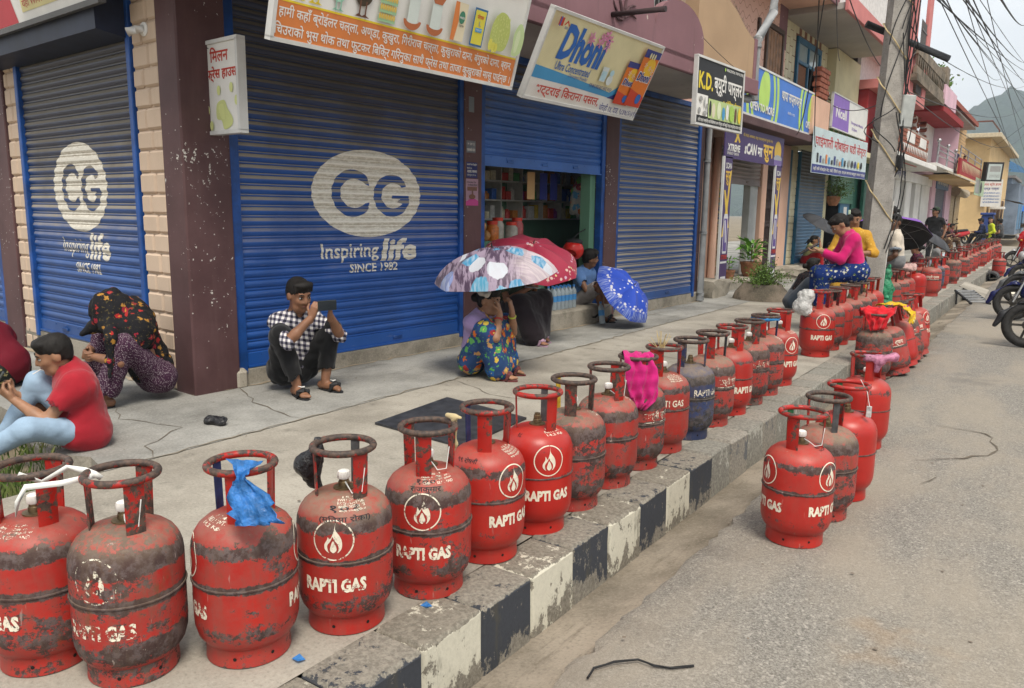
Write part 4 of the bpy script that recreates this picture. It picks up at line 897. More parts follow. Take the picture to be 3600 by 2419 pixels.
for i in range(16):
 MB().add([(26.4 + i * .34, -1.04, 3.62), (26.66 + i * .34, -1.04, 3.62), (26.53 + i * .34, -1.04, 3.38), (26.4 + i * .34, -.98, 3.62), (26.66 + i * .34, -.98, 3.62), (26.53 + i * .34, -.98, 3.38)], ((0, 1, 2), (0, 3, 4, 1), (1, 4, 5, 2), (2, 5, 3, 0))).build('dentil', M_WHW, bb)
part(f5, MB().box(30.6, 33.2, .0, .2, 3.30, 6.6).box(38.0, 40.8, .0, .2, 3.3, 6.6).box(33.2, 38, .0, .2, 5.9, 6.6).box(35.2, 36.0, .0, .2, 3.3, 5.9), 'upper_wall', M_WHW, b5)
for (c, w, top) in ((34.2, 1.0, 5.75), (37.0, 1.0, 5.65)):
 ar = part(f5, MB().box(c - w, c + w, .6, .7, 3.3, top), 'arch_recess', plain('recess_red', (0.16, 0.05, 0.035), 0.9), b5)
 for i in range(11):
  a = math.pi * i / 10; x, zz = c + (w + .1) * math.cos(a), top - .9 + .9 * math.sin(a)
  MB().bbox(-.16, .16, -.06, .2, -.06, .06, .01, Matrix.Translation((x, 0, zz)) @ Matrix.Rotation(-a if a < math.pi / 2 else math.pi - a, 4, 'Y')).build('arch_brick', M_BRICKR, ar)
 for k in range(12): MB().bbox(c - w, c + w, .58, .61, 3.4 + k * .18, 3.5 + k * .18, .005).build('grille_course', M_BRICKR, ar)
mp = part(f5, MB().box(27.6, 34.8, -1.1, .4, 5.55, 5.75), 'roof_slab', M_MOSS, b5)
MB().box(27.7, 34.7, -1.05, -.95, 5.75, 6.0).box(27.7, 34.7, -1.06, -.94, 6.35, 6.65).build('roof_parapet', M_MOSS, mp)
for i in range(16): MB().add([(27.8 + i * .42, -1.04, 6.35), (28.1 + i * .42, -1.04, 6.35), (27.95 + i * .42, -1.04, 6.0), (27.8 + i * .42, -.96, 6.35), (28.1 + i * .42, -.96, 6.35), (27.95 + i * .42, -.96, 6.0)], ((0, 1, 2), (3, 5, 4), (0, 3, 4, 1), (1, 4, 5, 2), (2, 5, 3, 0))).build('parapet_block', M_MOSS, mp)
part(f5, MB().bbox(34.3, 35.0, -1.1, .3, 5.75, 6.95, .01), 'parapet_pier', M_MOSS, b5)
# ---------- pale pink house
b6 = thing('pale_pink_house', 'pale pink house with steel balcony rail, scalloped canopy and navy shutter', 'building'); f6 = fx(-5.3)
part(f6, MB().bbox(40.95, 42.1, -.15, .3, 0, 3.2, .01), 'pier', M_PALEP, b6); part(f6, MB().bbox(46.2, 48.2, -.15, .3, 0, 3.2, .01), 'pier', M_PALEP, b6); shutter(fx(-5.25), 42.1, 46.2, .35, 2.8, M_SHN, b6, hasps=0); part(f6, MB().bbox(41.9, 46.4, -.2, .0, 2.72, 3.25, .01), 'name_board', plain('board_blue', (0.07, 0.13, 0.24), 0.5), b6)
mb = MB(); text_fit(mb, 'आशिका सप्लायर्स', 42.3, 46.0, 2.85, 3.15, lambda a, b, d: Vector((a, -.205, b)), .02); part(f6, mb, 'lettering', K_WH, b6)
mb = MB()
for k in range(7):
 for j in range(3 if 0 < k < 6 else 1): mb.ell((43.9 + (j - 1) * .45, -.03, 2.1 - k * .22), (.2, .01, .1), 8, 4)
part(f6, mb, 'painted_logo', K_WH, b6)
part(f6, MB().bbox(34.5, 48.4, -.3, .3, 3.25, 3.55, .01), 'slab', M_PALEP, b6); part(f6, MB().box(40.9, 48.2, .0, .3, 3.55, 6.0).box(40.85, 40.95, -1.0, .3, 3.4, 5.6), 'upper_wall', M_PALEP, b6); part(f6, MB().bbox(34.2, 41.2, -1.1, .3, 5.35, 5.6, .01), 'upper_slab', M_RED, b6); part(f6, MB().bbox(34.2, 37.7, -1.12, -1.02, 5.6, 6.3, .01), 'roof_parapet', M_PALEP, b6)
rl = MB()
for zz in (3.75, 3.95, 4.15): rl.tube([(34.6, -1.0, zz), (40.5, -1.0, zz)], .028, 6)
for xx in (34.7, 37.6, 40.4): rl.tube([(xx, -1.0, 3.4), (xx, -1.0, 4.25)], .04, 6); rl.ell((xx, -1.0, 4.3), (.08, .08, .08), 8, 6)
part(f6, rl, 'balcony_rail', M_STEEL, b6, 60); part(f6, MB().bbox(34.4, 41.0, -1.05, .2, 3.32, 3.45, .01), 'balcony_slab', M_WHW, b6)
can = []
for k in range(5):
 c_ = part(f6, MB().add([(37.5, -.3 - k * .25, 3.60 - k * .1), (44.5, -.3 - k * .25, 3.60 - k * .1), (44.5, -.58 - k * .25, 3.48 - k * .1), (37.5, -.58 - k * .25, 3.48 - k * .1), (37.5, -.3 - k * .25, 3.54 - k * .1), (44.5, -.3 - k * .25, 3.54 - k * .1), (44.5, -.58 - k * .25, 3.42 - k * .1), (37.5, -.58 - k * .25, 3.42 - k * .1)], ((0, 1, 2, 3), (7, 6, 5, 4), (0, 4, 5, 1), (1, 5, 6, 2), (2, 6, 7, 3), (3, 7, 4, 0))), 'canopy_tile_row', plain('canopy_cream', (0.58, 0.52, 0.42), 0.8), b6)
# ---------- tan brick house with the children's balcony
b7 = thing('tan_brick_house', 'tan brick house with a red and cream balcony where two children stand', 'building'); f7 = fx(-5.3)
part(f7, MB().box(48.2, 53.5, .0, .3, 0, 3.3), 'ground_wall', M_YEL, b7); shutter(fx(-5.2), 48.6, 50.4, .4, 2.6, M_SHT, b7, hasps=0); shutter(fx(-5.2), 50.9, 53.2, .4, 2.6, M_SHT, b7, hasps=0); part(f7, MB().tube([(48.5, -.3, 2.75), (53.6, -.3, 2.75)], .26, 10), 'shutter_roll_box', plain('roll_box_tan', (0.34, 0.28, 0.2), 0.6), b7, 50)
part(f7, MB().bbox(39.6, 50.0, -1.3, .3, 3.05, 3.25, .01), 'balcony_slab', M_YEL, b7); pb = part(f7, MB().bbox(39.6, 50.0, -1.3, -1.2, 3.25, 3.95, .01), 'balcony_parapet', M_RED, b7)
for k in range(16): MB().add([(40.4 + k * .58, -1.31, 3.85), (40.75 + k * .58, -1.31, 3.85), (40.58 + k * .58, -1.31, 3.4), (40.4 + k * .58, -1.29, 3.85), (40.75 + k * .58, -1.29, 3.85), (40.58 + k * .58, -1.29, 3.4)], ((0, 1, 2), (0, 3, 4, 1), (1, 4, 5, 2), (2, 5, 3, 0))).build('cream_relief', M_CREAM, pb)
rl = MB()
for zz in (4.2, 4.45): rl.tube([(39.7, -1.25, zz), (50, -1.25, zz)], .025, 6)
for xx in (39.8, 43, 46.5, 49.9): rl.tube([(xx, -1.25, 3.9), (xx, -1.25, 4.5)], .03, 6)
part(f7, rl, 'balcony_rail', M_STEEL, b7, 60)
tb = part(f7, MB().box(48.5, 53.5, -.02, .2, 3.25, 6.8), 'brick_wall', M_MORT, b7); bk2 = MB().bbox(0, .52, -.02, .0, 0, .15, .006).mesh('brick', plain('tan_brick', (0.52, 0.34, 0.17), 0.8, 0.2, 1.5))
for j in range(20):
 for i in range(9): o = link('brick', bk2, tb); o.location = (48.5 + i * .55 + (.25 if j % 2 else 0), -.02, 3.3 + j * .172)
part(f7, MB().add([(37.7, -1.1, 6.2), (48, -1.1, 6.2), (53.5, .3, 7.0), (37.7, .3, 7.0), (37.7, -1.1, 6.0), (48, -1.1, 6.0), (53.5, .3, 6.8), (37.7, .3, 6.8)], ((0, 1, 2, 3), (7, 6, 5, 4), (0, 4, 5, 1), (1, 5, 6, 2), (2, 6, 7, 3), (3, 7, 4, 0))), 'roof', plain('roof_red', (0.28, 0.07, 0.045), 0.8), b7); part(f7, MB().bbox(38, 48, -1.0, .2, 5.88, 5.97, .01), 'eaves', M_SOF, b7)
ds = Sign('lightbox_sign', 'dark framed lightbox sign projecting under the red balcony', (-3.75, 49.2, 3.30), (.75, .65, 0), (0, -.1, 1), .95, 1.0, face=ink_m('lightboxface', (.46, .52, .50)), frame=plain('lightbox_dark', (.03, .03, .032), .5), fw=.08, thick=.3)
ds.rect(.2, .8, .5, .8, K_GY); ds.text('GYM FITNESS', .2, .8, .2, .35, K_GY)
bn = Sign('banner', 'green and white printed banner under the red balcony', (-4.0, 47.2, 2.55), (0, 1, 0), (0, 0, 1), 5.5, .9, cat='banner', face=ink_m('bannergreen', (.38, .50, .32)), thick=.02); bn.rect(.2, 2.4, .1, .8, K_GY); bn.poly(oval(3.5, .45, .6, .3), K_BK)
# ---------- sand yellow house at the corner beyond
b8 = thing('sand_yellow_house', 'sand yellow house with flat eaves and a white notice board at its corner', 'building'); 
MB().box(-9.0, -4.15, 56, 56.3, .0, 6.1).box(-4.45, -4.15, 56.3, 75, 0, 6.1).build('wall', M_YEL, b8); MB().bbox(-9.0, -3.6, 55.2, 76, 6.1, 6.35, .02).build('eaves', plain('eaves_cream', (0.55, 0.47, 0.33), 0.8), b8); MB().bbox(-6.1, -3.89, 55.93, 56.02, 2.9, 3.0, .01).build('string_course', M_YEL, b8)
MB().bbox(-3.9, -3.1, 56.5, 57.2, 1.9, 2.05, .02).build('balcony', M_WHW, b8)
for yy in (58, 61, 64, 67): MB().bbox(-3.91, -3.85, yy, yy + 1.6, .5, 2.6, .02).build('door', plain('brown_door', (0.12, 0.07, 0.045), 0.6), b8)
MB().tube([(-9, 56, 6.35), (-9, 56, 7.1), (-4.2, 56, 7.1), (-4.2, 62, 7.1), (-4.2, 62, 6.35)], .05, 6).build('roof_rail', plain('rail_rust', (0.14, 0.06, 0.045), 0.7), b8)
wn = Sign('notice_board', 'white notice board with red and blue Nepali lines at the yellow corner', (-4.35, 55.85, 2.05), (1, 0, 0), (0, 0, 1), 1.05, 1.6, face=K_WH, thick=.1)
wn.text('रमना स्टोर हाउस', .08, .98, 1.2, 1.42, K_RD, .02); wn.text('एण्ड गल्ला', .1, .9, .95, 1.12, K_NV, .02)
for k in range(4): wn.text('यहाँ सबै किसिमको सामान', .1, .95, .75 - k * .18, .86 - k * .18, K_BL, .01)
# ---------- far clutter of the bazaar
fb = thing('blue_roofed_house', 'far house with a blue sheet roof beyond the yellow corner', 'building'); MB().box(-6.5, -3.4, 78, 95, 0, 4.2).build('wall', plain('far_grey', (0.16, 0.20, 0.26), 0.8, 0.4, .8), fb); MB().add([(-6.8, 77, 5.6), (-5.0, 77, 6.5), (-2.9, 77, 5.2), (-6.8, 96, 5.6), (-5, 96, 6.5), (-2.9, 96, 5.2), (-6.8, 77, 5.4), (-2.9, 77, 5.0)], ((0, 1, 4, 3), (1, 2, 5, 4), (0, 6, 7, 2, 1))).build('roof', plain('roof_blue_sheet', (0.10, 0.24, 0.45), 0.5), fb)
for k in range(3): MB().bbox(-3.42, -3.36, 80 + k * 4.5, 82.5 + k * 4.5, .4, 2.8, .02).build('shop_front', plain('shop_blue', (0.10, 0.22, 0.36), 0.6), fb)
aw = tag(MB().add([(-3.4, 58, 2.55), (-3.4, 74, 2.55), (-1.6, 74, 1.75), (-1.6, 58, 1.75), (-2.4, 58, 2.35), (-2.4, 74, 2.35)], ((0, 1, 5, 4), (4, 5, 2, 3))).build('awning', plain('awning_brown', (0.07, 0.055, 0.045), 0.8)), 'dark brown cloth awning over the shops past the yellow corner', 'awning')
for k, (x, y, w, d, h, c, lb) in enumerate(((-7, 98, 4, 14, 5.5, (.20, .26, .34), 'far bluish house with cluttered balconies'), (-6.5, 116, 4, 16, 4.5, (.42, .40, .38), 'far pale house down the street'), (9, 120, 8, 12, 5, (.32, .16, .12), 'far brick red house across the street'), (-9, 140, 8, 14, 6, (.36, .34, .32), 'far grey house at the end of the street'), (-3, 168, 16, 8, 4.2, (.30, .33, .30), 'low grey house closing the street'))):
 hb = thing('far_house', lb, 'building', (x, y, 0)); MB().box(-w / 2, w / 2, 0, d, 0, h).build('wall', plain('far_wall_%d' % k, c, 0.85, 0.25, 0.6), hb); MB().box(-w / 2 - .3, w / 2 + .3, -.3, d + .3, h, h + .25).build('roof', plain('far_roof', (0.22, 0.20, 0.19), 0.8), hb)
 for i in range(3):
  for j in range(2): MB().bbox(w / 2, w / 2 + .05, 1 + i * d / 3.2, 2.4 + i * d / 3.2, .8 + j * 2.4, 2.2 + j * 2.4, .01).build('window', plain('far_window', (0.05, 0.06, 0.07), 0.3), hb); MB().bbox(-w / 2 + .5 + i * w / 3.4, -w / 2 + 1.3 + i * w / 3.4, -.05, 0, .8 + j * 2.2, 2 + j * 2.2, .01).build('window', plain('far_window', (0.05, 0.06, 0.07), 0.3), hb)

# ---------- signs along the street
sx = Vector((0, 1, 0))
sg = Sign('shop_sign', 'long blue supplier sign with lime green rings, mounted on the peach house', (-4.80, 13.62, 3.13), sx, ZU, 5.42, .90, face=K_CBL, frame=SF, fw=.03, thick=.22)
for cx in (1.25, 4.55):
 for (r0, r1) in ((1.0, .86), (.76, .64)):
  L = lambda r: [(min(max(cx + r * .95 * math.cos(a), .02), 5.40), min(max(.42 + r * 1.1 * math.sin(a), .015), .885)) for a in [2 * math.pi * i / 48 for i in range(48)]]
  sg.poly([L(r0), L(r1)], K_LG, 'lime_ring')
 sg.poly([(min(max(a, .02), 5.4), min(max(b, .02), .88)) for a, b in spline2([(cx - .28, .42), (cx - .2, .68), (cx, .86), (cx + .26, .82), (cx + .36, .55), (cx + .30, .28), (cx + .05, .14), (cx - .2, .2)], 4)], K_LG, 'lime_blob')
sg.text('थापा सप्लायर्स', 2.35, 3.75, .42, .66, K_WH, .02); sg.text('घोराही १४ दाङ', 2.8, 3.3, .25, .32, K_WH); sg.text('OPEN TO MORE', 4.15, 5.36, .12, .27, K_WH, .03); sg.text('OPEN TO MORE', .5, 1.9, .12, .27, K_WH, .03)
ar = thing('banner_arch', 'purple energy drink banner arch standing before the peach shop', 'banner', (-4.80, 13.05, 0))
def bpanel(name, a0, a1, b0, b1): 
 MB().box(-.02, .0, a0, a1, b0, b1).build(name, K_DP, ar)
 if name == 'post_panel': MB().box(-.03, .006, a0 - .05, a0, b0, b1).build('white_edge', SF, ar)
def bprint(pts, mat, k=1, name='print'):
 v, fc = fill_loops([pts]); MB().add([(.0012 * k, a, b) for a, b in v], fc).build(name, mat, ar, recalc=False)
def btext(tx, a0, a1, b0, b1, mat, bold=.02, sh=0.0, k=3):
 mb = MB(); text_fit(mb, tx, a0, a1, b0, b1, lambda a, b, d: Vector((.0012 * k, a, b)), bold, sh); mb.build('lettering', mat, ar, recalc=False)
bpanel('post_panel', .02, .39, .02, 2.36); bpanel('post_panel', 2.88, 3.25, .06, 2.36); bpanel('top_panel', -.02, 3.30, 2.34, 2.90)
for a0 in (.02, 2.88):
 bprint([(a0 + .02, 1.0), (a0 + .10, 1.02), (a0 + .20, 1.38), (a0 + .30, 1.16), (a0 + .36, 1.16), (a0 + .25, 1.48), (a0 + .36, 2.15), (a0 + .27, 2.1), (a0 + .20, 1.62), (a0 + .10, 1.8), (a0 + .04, 1.8), (a0 + .15, 1.46)], ink_m('xyellow', (.66, .46, .06)))
 bprint([(a0 + .10, .72), (a0 + .28, .72), (a0 + .30, .78), (a0 + .30, 1.34), (a0 + .27, 1.40), (a0 + .12, 1.40), (a0 + .09, 1.34), (a0 + .09, .78)], ink_m('canwhite', (.6, .6, .62)), 2); bprint([(a0 + .115, .76), (a0 + .275, .76), (a0 + .275, 1.32), (a0 + .115, 1.32)], ink_m('canpurple', (.10, .06, .25)), 3)
 bprint([(a0 + .13, 1.28), (a0 + .18, 1.30), (a0 + .25, .92), (a0 + .2, .9)], ink_m('canwhite', (.6, .6, .62)), 4); btext('XTREME', a0 + .03, a0 + .34, .62, .70, K_RD, .03, .1, 5); btext('सुन', a0 + .06, a0 + .32, 1.88, 2.12, ink_m('gold', (.66, .42, .05)), .02, 0, 4); btext('SCAN', a0 + .06, a0 + .32, 2.16, 2.26, K_WH, .02, 0, 4); bprint([(a0 + .03, .55), (a0 + .34, .55), (a0 + .34, .585), (a0 + .03, .585)], ink_m('canwhite', (.6, .6, .62)), 2); bprint([(a0 + .08, .08), (a0 + .32, .08), (a0 + .32, .32), (a0 + .08, .32)], ink_m('canwhite', (.6, .6, .62)), 2)
btext('sCAN', .95, 1.62, 2.46, 2.66, K_WH, .04, .15); btext('मा', 1.68, 1.95, 2.46, 2.62, K_WH, .03); btext('सुन', 2.0, 2.62, 2.38, 2.70, ink_m('gold', (.66, .42, .05)), .03); btext('XTREME', .10, .72, 2.46, 2.58, K_WH, .04, .1); btext('ENERGY DRINK', .10, .68, 2.40, 2.445, K_WH, .01); btext('यो FREE अवसरमा, बाह्र लाख सम्मको सुनको नगद', .85, 2.55, 2.74, 2.82, ink_m('xyellow', (.66, .46, .06)), .01)
bprint([(.42, 2.62), (.52, 2.62), (.58, 2.70), (.66, 2.62), (.72, 2.64), (.62, 2.74), (.70, 2.86), (.62, 2.84), (.57, 2.77), (.46, 2.85), (.40, 2.83), (.52, 2.73)], ink_m('xyellow', (.66, .46, .06)))
bprint(oval(2.92, 2.62, .22, .20), ink_m('goldball', (.55, .36, .05))); bprint(oval(2.94, 2.48, .26, .08), ink_m('silverlid', (.30, .32, .34)), 2); bprint([(2.70, 2.35), (3.18, 2.35), (3.20, 2.46), (2.69, 2.46)], ink_m('canpurple2', (.16, .11, .30)), 3)
sg = Sign('shop_sign', 'purple and white mobile shop sign with white letters over the cream balcony', (-4.70, 19.6, 3.42), sx, ZU, 3.8, .80, face=K_WH, frame=SF); sg.poly([(.02, .02), (1.75, .02), (1.65, .78), (.02, .78)], K_PU); sg.text('Ncell', .35, 1.45, .28, .52, K_WH, .03); sg.text('Bangmati Mobile', 2.0, 3.4, .25, .34, K_PU, .01); sg.text('& Store', 2.1, 2.7, .12, .2, K_PU, .01)
sg = Sign('banner', 'pale blue mobile and watch repair banner with red Nepali letters', (-4.66, 18.0, 2.32), (0, 1, .012), (0.0, 0.012, 1), 5.6, .98, cat='banner', face=ink_m('bannerpale', (.50, .60, .62)), thick=.015)
sg.rect(.01, 5.59, .01, .19, K_NV); sg.text('घाईमाली मोबाईल घडी सेन्टर', .15, 5.45, .52, .86, K_WH, .05); sg.text('घाईमाली मोबाईल घडी सेन्टर', .15, 5.45, .52, .86, ink_m('bannerred', (.44, .05, .06)), .02); sg.text('यहाँ सबै मोबाईल सेट, घडी, रेडियो टर्च, चार्जर लगायत सम्पूर्ण सामान पाईन्छ', .1, 5.5, .04, .15, K_WH, .01)
for k in range(11): sg.rect(.35 + k * .26, .50 + k * .26, .24, .44 - (k % 3) * .05, (K_BK, K_NV, K_GY, K_OR, K_LB)[k % 5])
for k in range(5): sg.poly(oval(3.45 + k * .36, .33, .11, .09), (K_GY, K_BK, K_NV, K_YE, K_BK)[k])
sg = Sign('shop_sign', 'narrow white and orange sign with green pictures beside the concrete pole', (-4.7, 25.0, 2.75), sx, ZU, 2.2, 1.35, face=K_WH, frame=SF); sg.rect(.02, 2.18, .02, .36, K_OR); sg.text('तोष को', .2, 2.0, .85, 1.15, K_RD, .03)
for k in range(3): sg.poly(oval(.45 + k * .65, .6, .22, .16), K_GN)
wb5 = MB(); text_fit(wb5, 'सप्लायर्स एण्ड', 30.6, 33.6, 2.80, 3.08, lambda a, b, d: Vector((a, -.125, b)), .02); part(f5, wb5, 'lettering', K_NV, b5)

# ---------- hills, tree line
def hill(name, y0, pts, depth, mat):
 mb = MB(); n = len(pts); rr = random.Random(9); rows = 7
 vs = []
 for j in range(rows):
  k = j / (rows - 1)
  for i, (x, h) in enumerate(pts): vs.append((x + rr.uniform(-1, 1), y0 + depth * k + rr.uniform(-12, 12), -2 + h * (math.sin(k * math.pi / 2)) * (1 + rr.uniform(-.04, .04) * (0 < j < rows - 1))))
 return struct(mb.add(vs, [(j * n + i, j * n + i + 1, (j + 1) * n + i + 1, (j + 1) * n + i) for j in range(rows - 1) for i in range(n - 1)]).build(name, mat, None, 180))
t = NT('forest_hill'); v = t.pos(); n1 = t.noise(v, 0.03, 8, 0.75)
c = t.ramp(n1, [(0.3, (0.012, 0.030, 0.024)), (0.5, (0.022, 0.050, 0.032)), (0.7, (0.045, 0.080, 0.045))]); t.bump(t.noise(v, 0.05, 6, 0.8), 1.0, 8.0); M_HILL = t.fin(c, 0.95, 0, 0.1)
HP = [(-1400, 60), (-300, 62), (-160, 68), (-120, 86), (-102, 99), (-89, 115), (-74, 125), (-62, 130), (-49, 132), (-16, 124), (60, 134), (200, 146), (600, 120), (1400, 100)]
def hprof(x):
 for (a, ha), (b, hb) in zip(HP, HP[1:]):
  if a <= x <= b: return (ha + (hb - ha) * (x - a) / (b - a)) * 1.04 + 1.5 * math.sin(x * .9) + 1.2 * math.sin(x * 2.3 + 1)
 return 60
hx = sorted([-1300 + 60 * i for i in range(45)] + [-230 + 5 * i for i in range(62)])
hill('hill', 620, [(x, hprof(x)) for x in hx], 420, M_HILL)
# ================================================================== GAS CYLINDERS
def mat_cyl():
 t = NT('cylinder_paint'); o = t.obj(); seed = t.attr('seed'); wear = t.attr('wear'); dust = t.attr('dust'); navy = t.attr('navy'); fade = t.attr('fade')
 off = t.comb(t.math('MULTIPLY', seed, 7.3), t.math('MULTIPLY', seed, 3.1), t.math('MULTIPLY', seed, 5.7))
 v = t.vadd(o, off); z = t.sep(o)[2]
 big = t.noise(v, 5, 4, 0.6); mid = t.noise(t.mapv(v, (1, 1, 1.6)), 15, 9, 0.78); fine = t.noise(v, 75, 6, 0.8)
 streak = t.noise(t.mapv(v, (1, 1, 0.22)), 24, 6, 0.68)
 red = t.mix(t.ss(big, 0.3, 0.7), (0.33, 0.010, 0.007), (0.43, 0.018, 0.011))
 red = t.mix(t.math('MULTIPLY', fade, t.ss(mid, 0.3, 0.62)), red, (0.29, 0.06, 0.048))
 nav = t.mix(t.ss(big, 0.3, 0.7), (0.018, 0.028, 0.075), (0.035, 0.055, 0.14))
 base = t.mix(navy, red, nav)
 def band(c, w, k): return t.math('MULTIPLY', t.ss(t.math('ABSOLUTE', t.math('SUBTRACT', z, c)), w, 0.0), k)
 b = t.math('ADD', band(0.385, 0.040, 0.22), t.math('ADD', band(0.27, 0.022, 0.22), band(0.12, 0.05, 0.08)))
 m = t.math('ADD', t.math('ADD', t.math('MULTIPLY', mid, 0.55), t.math('MULTIPLY', fine, 0.33)), t.math('MULTIPLY', b, t.math('ADD', wear, 0.45)))
 m = t.math('ADD', m, t.math('MULTIPLY', t.math('SUBTRACT', big, 0.5), 0.42))
 m = t.math('ADD', m, t.math('MULTIPLY', wear, 0.16))
 scuff = t.ss(m, 0.582, 0.612)
 sc_col = t.ramp(t.noise(v, 28, 6, 0.75), [(0.30, (0.018, 0.016, 0.015)), (0.47, (0.036, 0.031, 0.027)), (0.58, (0.095, 0.088, 0.086)), (0.72, (0.11, 0.042, 0.018))])
 # pale chalky scrapes
 sm = t.math('ADD', t.math('MULTIPLY', streak, 0.7), t.math('MULTIPLY', t.noise(v, 90, 3, 0.7), 0.3))
 scr = t.math('MULTIPLY', t.ss(sm, t.math('SUBTRACT', 0.70, t.math('MULTIPLY', wear, 0.14)), 0.74), 0.62)
 c = t.mix(scr, base, (0.40, 0.20, 0.175))
 c = t.mix(t.math('MULTIPLY', scuff, 0.94), c, sc_col)
 sc2 = t.noise(t.mapv(v, (1, 1, .12), rot=(.5, .3, 0)), 60, 3, .6); c = t.mix(t.math('MULTIPLY', t.ss(sc2, .68, .72), t.math('MULTIPLY', wear, .8)), c, (.42, .34, .30))
 pits = t.ss(t.noise(v, 120, 4, 0.7), t.math('SUBTRACT', 0.74, t.math('MULTIPLY', wear, 0.08)), 0.78)
 c = t.mix(t.math('MULTIPLY', pits, 0.8), c, (0.5, 0.42, 0.36))
 rust = t.math('MULTIPLY', t.ss(t.noise(t.mapv(v, (1, 1, 0.5)), 10, 6, 0.7), 0.60, 0.72), t.math('MULTIPLY', wear, 0.75))
 c = t.mix(rust, c, (0.13, 0.058, 0.022))
 # dust that has settled on the shoulder
 nz = t.sep(t.n('NewGeometry').outputs['Normal'])[2]
 d = t.math('MULTIPLY', t.math('MULTIPLY', t.ss(nz, 0.15, 0.8), t.ss(t.math('ADD', t.math('MULTIPLY', mid, 0.6), t.math('MULTIPLY', fine, 0.4)), 0.28, 0.62)), dust)
 c = t.mix(d, c, (0.22, 0.165, 0.115))
 grime = t.math('MULTIPLY', t.ss(streak, 0.42, 0.7), t.math('MULTIPLY', wear, 0.58))
 c = t.mix(grime, c, (0.115, 0.08, 0.058))
 t.bump(t.math('SUBTRACT', t.math('MULTIPLY', fine, 0.4), scuff), 0.18, 0.002)
 rough = t.math('ADD', t.math('MULTIPLY', t.math('MAXIMUM', scuff, d), 0.35), t.math('ADD', 0.36, t.math('MULTIPLY', wear, 0.15)))
 return t.fin(c, rough, 0, 0.45)
def mat_ringp():
 t = NT('collar_paint'); o = t.obj(); seed = t.attr('seed'); wear = t.attr('wear'); navy = t.attr('navy')
 v = t.vadd(o, t.comb(t.math('MULTIPLY', seed, 4.3), t.math('MULTIPLY', seed, 6.1), t.math('MULTIPLY', seed, 2.7)))
 n = t.math('ADD', t.math('MULTIPLY', t.noise(v, 26, 6, 0.7), 0.8), t.math('MULTIPLY', t.noise(v, 7, 3), 0.2))
 nz = t.sep(t.n('NewGeometry').outputs['Normal'])[2]
 m = t.ss(t.math('ADD', t.math('ADD', n, t.math('MULTIPLY', wear, 0.22)), t.math('MULTIPLY', t.ss(nz, -0.6, 0.7), 0.10)), 0.60, 0.66)
 base = t.mix(navy, t.mix(t.ss(t.noise(v, 8), 0.3, 0.7), (0.30, 0.010, 0.007), (0.40, 0.017, 0.011)), (0.02, 0.03, 0.085))
 c = t.mix(m, base, t.mix(t.ss(t.noise(v, 60, 4), 0.35, 0.65), (0.035, 0.026, 0.022), (0.10, 0.062, 0.045)))
 t.bump(m, 0.2, 0.002)
 return t.fin(c, t.math('ADD', 0.36, t.math('MULTIPLY', m, 0.28)), 0, 0.45)
def mat_stencil(name, col):
 t = NT(name); o = t.obj(); v = t.vadd(o, t.comb(t.math('MULTIPLY', t.attr('seed'), 7.3), 0.0, t.math('MULTIPLY', t.attr('seed'), 5.7)))
 n = t.math('ADD', t.math('MULTIPLY', t.noise(v, 30, 7, 0.75), 0.7), t.math('MULTIPLY', t.noise(v, 110, 4, 0.7), 0.3))
 gone = t.ss(t.math('ADD', n, t.math('MULTIPLY', t.attr('wear'), 0.17)), 0.60, 0.64)
 t.fin(t.mix(t.ss(n, 0.35, 0.6), col, [x * 0.8 for x in col]), 0.6, 0, 0.3)
 tr = t.n('BsdfTransparent'); mx = t.n('MixShader'); t.t.links.new(gone, mx.inputs[0]); t.t.links.new(t.b.outputs[0], mx.inputs[1]); t.t.links.new(tr.outputs[0], mx.inputs[2])
 t.t.links.new(mx.outputs[0], t.out.inputs[0]); return t.m
M_CYL = mat_cyl(); M_COL = mat_ringp(); M_STEN = mat_stencil('stencil_cream', (0.78, 0.72, 0.58)); M_INK = mat_stencil('marker_black', (0.018, 0.016, 0.02))
M_BRASS = plain('valve_brass', (0.20, 0.15, 0.085), 0.45, 0.3, 40, 0.8); M_CAP = plain('valve_cap_white', (0.72, 0.70, 0.66), 0.5, 0.12, 30)
M_HOLE = plain('dark_hole', (0.008, 0.007, 0.006), 0.9)
M_PNAVY = plain('plate_navy', (0.018, 0.028, 0.09), 0.5, 0.3, 30); M_PGREEN = plain('plate_green', (0.012, 0.075, 0.03), 0.5, 0.3, 30)
M_PYEL = plain('plate_yellow', (0.5, 0.33, 0.03), 0.5, 0.3, 30); M_PDARK = plain('plate_dark_steel', (0.06, 0.06, 0.062), 0.5, 0.3, 30)

CYL_PROF = [(.06, .046), (.105, .050), (.132, .062), (.150, .088), (.1585, .118), (.160, .145), (.160, .36), (.1575, .385), (.150, .409), (.136, .431), (.114, .449), (.088, .461), (.06, .468), (.034, .472), (.0, .473)]
def prof_arc(l):
 """point on the upper profile at arc length l above z=.30"""
 pts = [(.160, .30)] + [p for p in CYL_PROF if p[1] >= .36]
 for a, b in zip(pts, pts[1:]):
  d = math.hypot(b[0] - a[0], b[1] - a[1])
  if l <= d: k = l / d; return (a[0] + (b[0] - a[0]) * k, a[1] + (b[1] - a[1]) * k, (b[1] - a[1]) / d, -(b[0] - a[0]) / d)
  l -= d
 return (.0, .473, 0, 1)
def wrap_body(a, b, d):      # a = arc along the girth, b = height
 th = a / .160
 if b > .36: r, z, nr, nz = prof_arc(b - .30); return Vector(((r + nr * .001) * math.cos(th), (r + nr * .001) * math.sin(th), z + nz * .001))
 r = .1609 + d; return Vector((r * math.cos(th), r * math.sin(th), b))
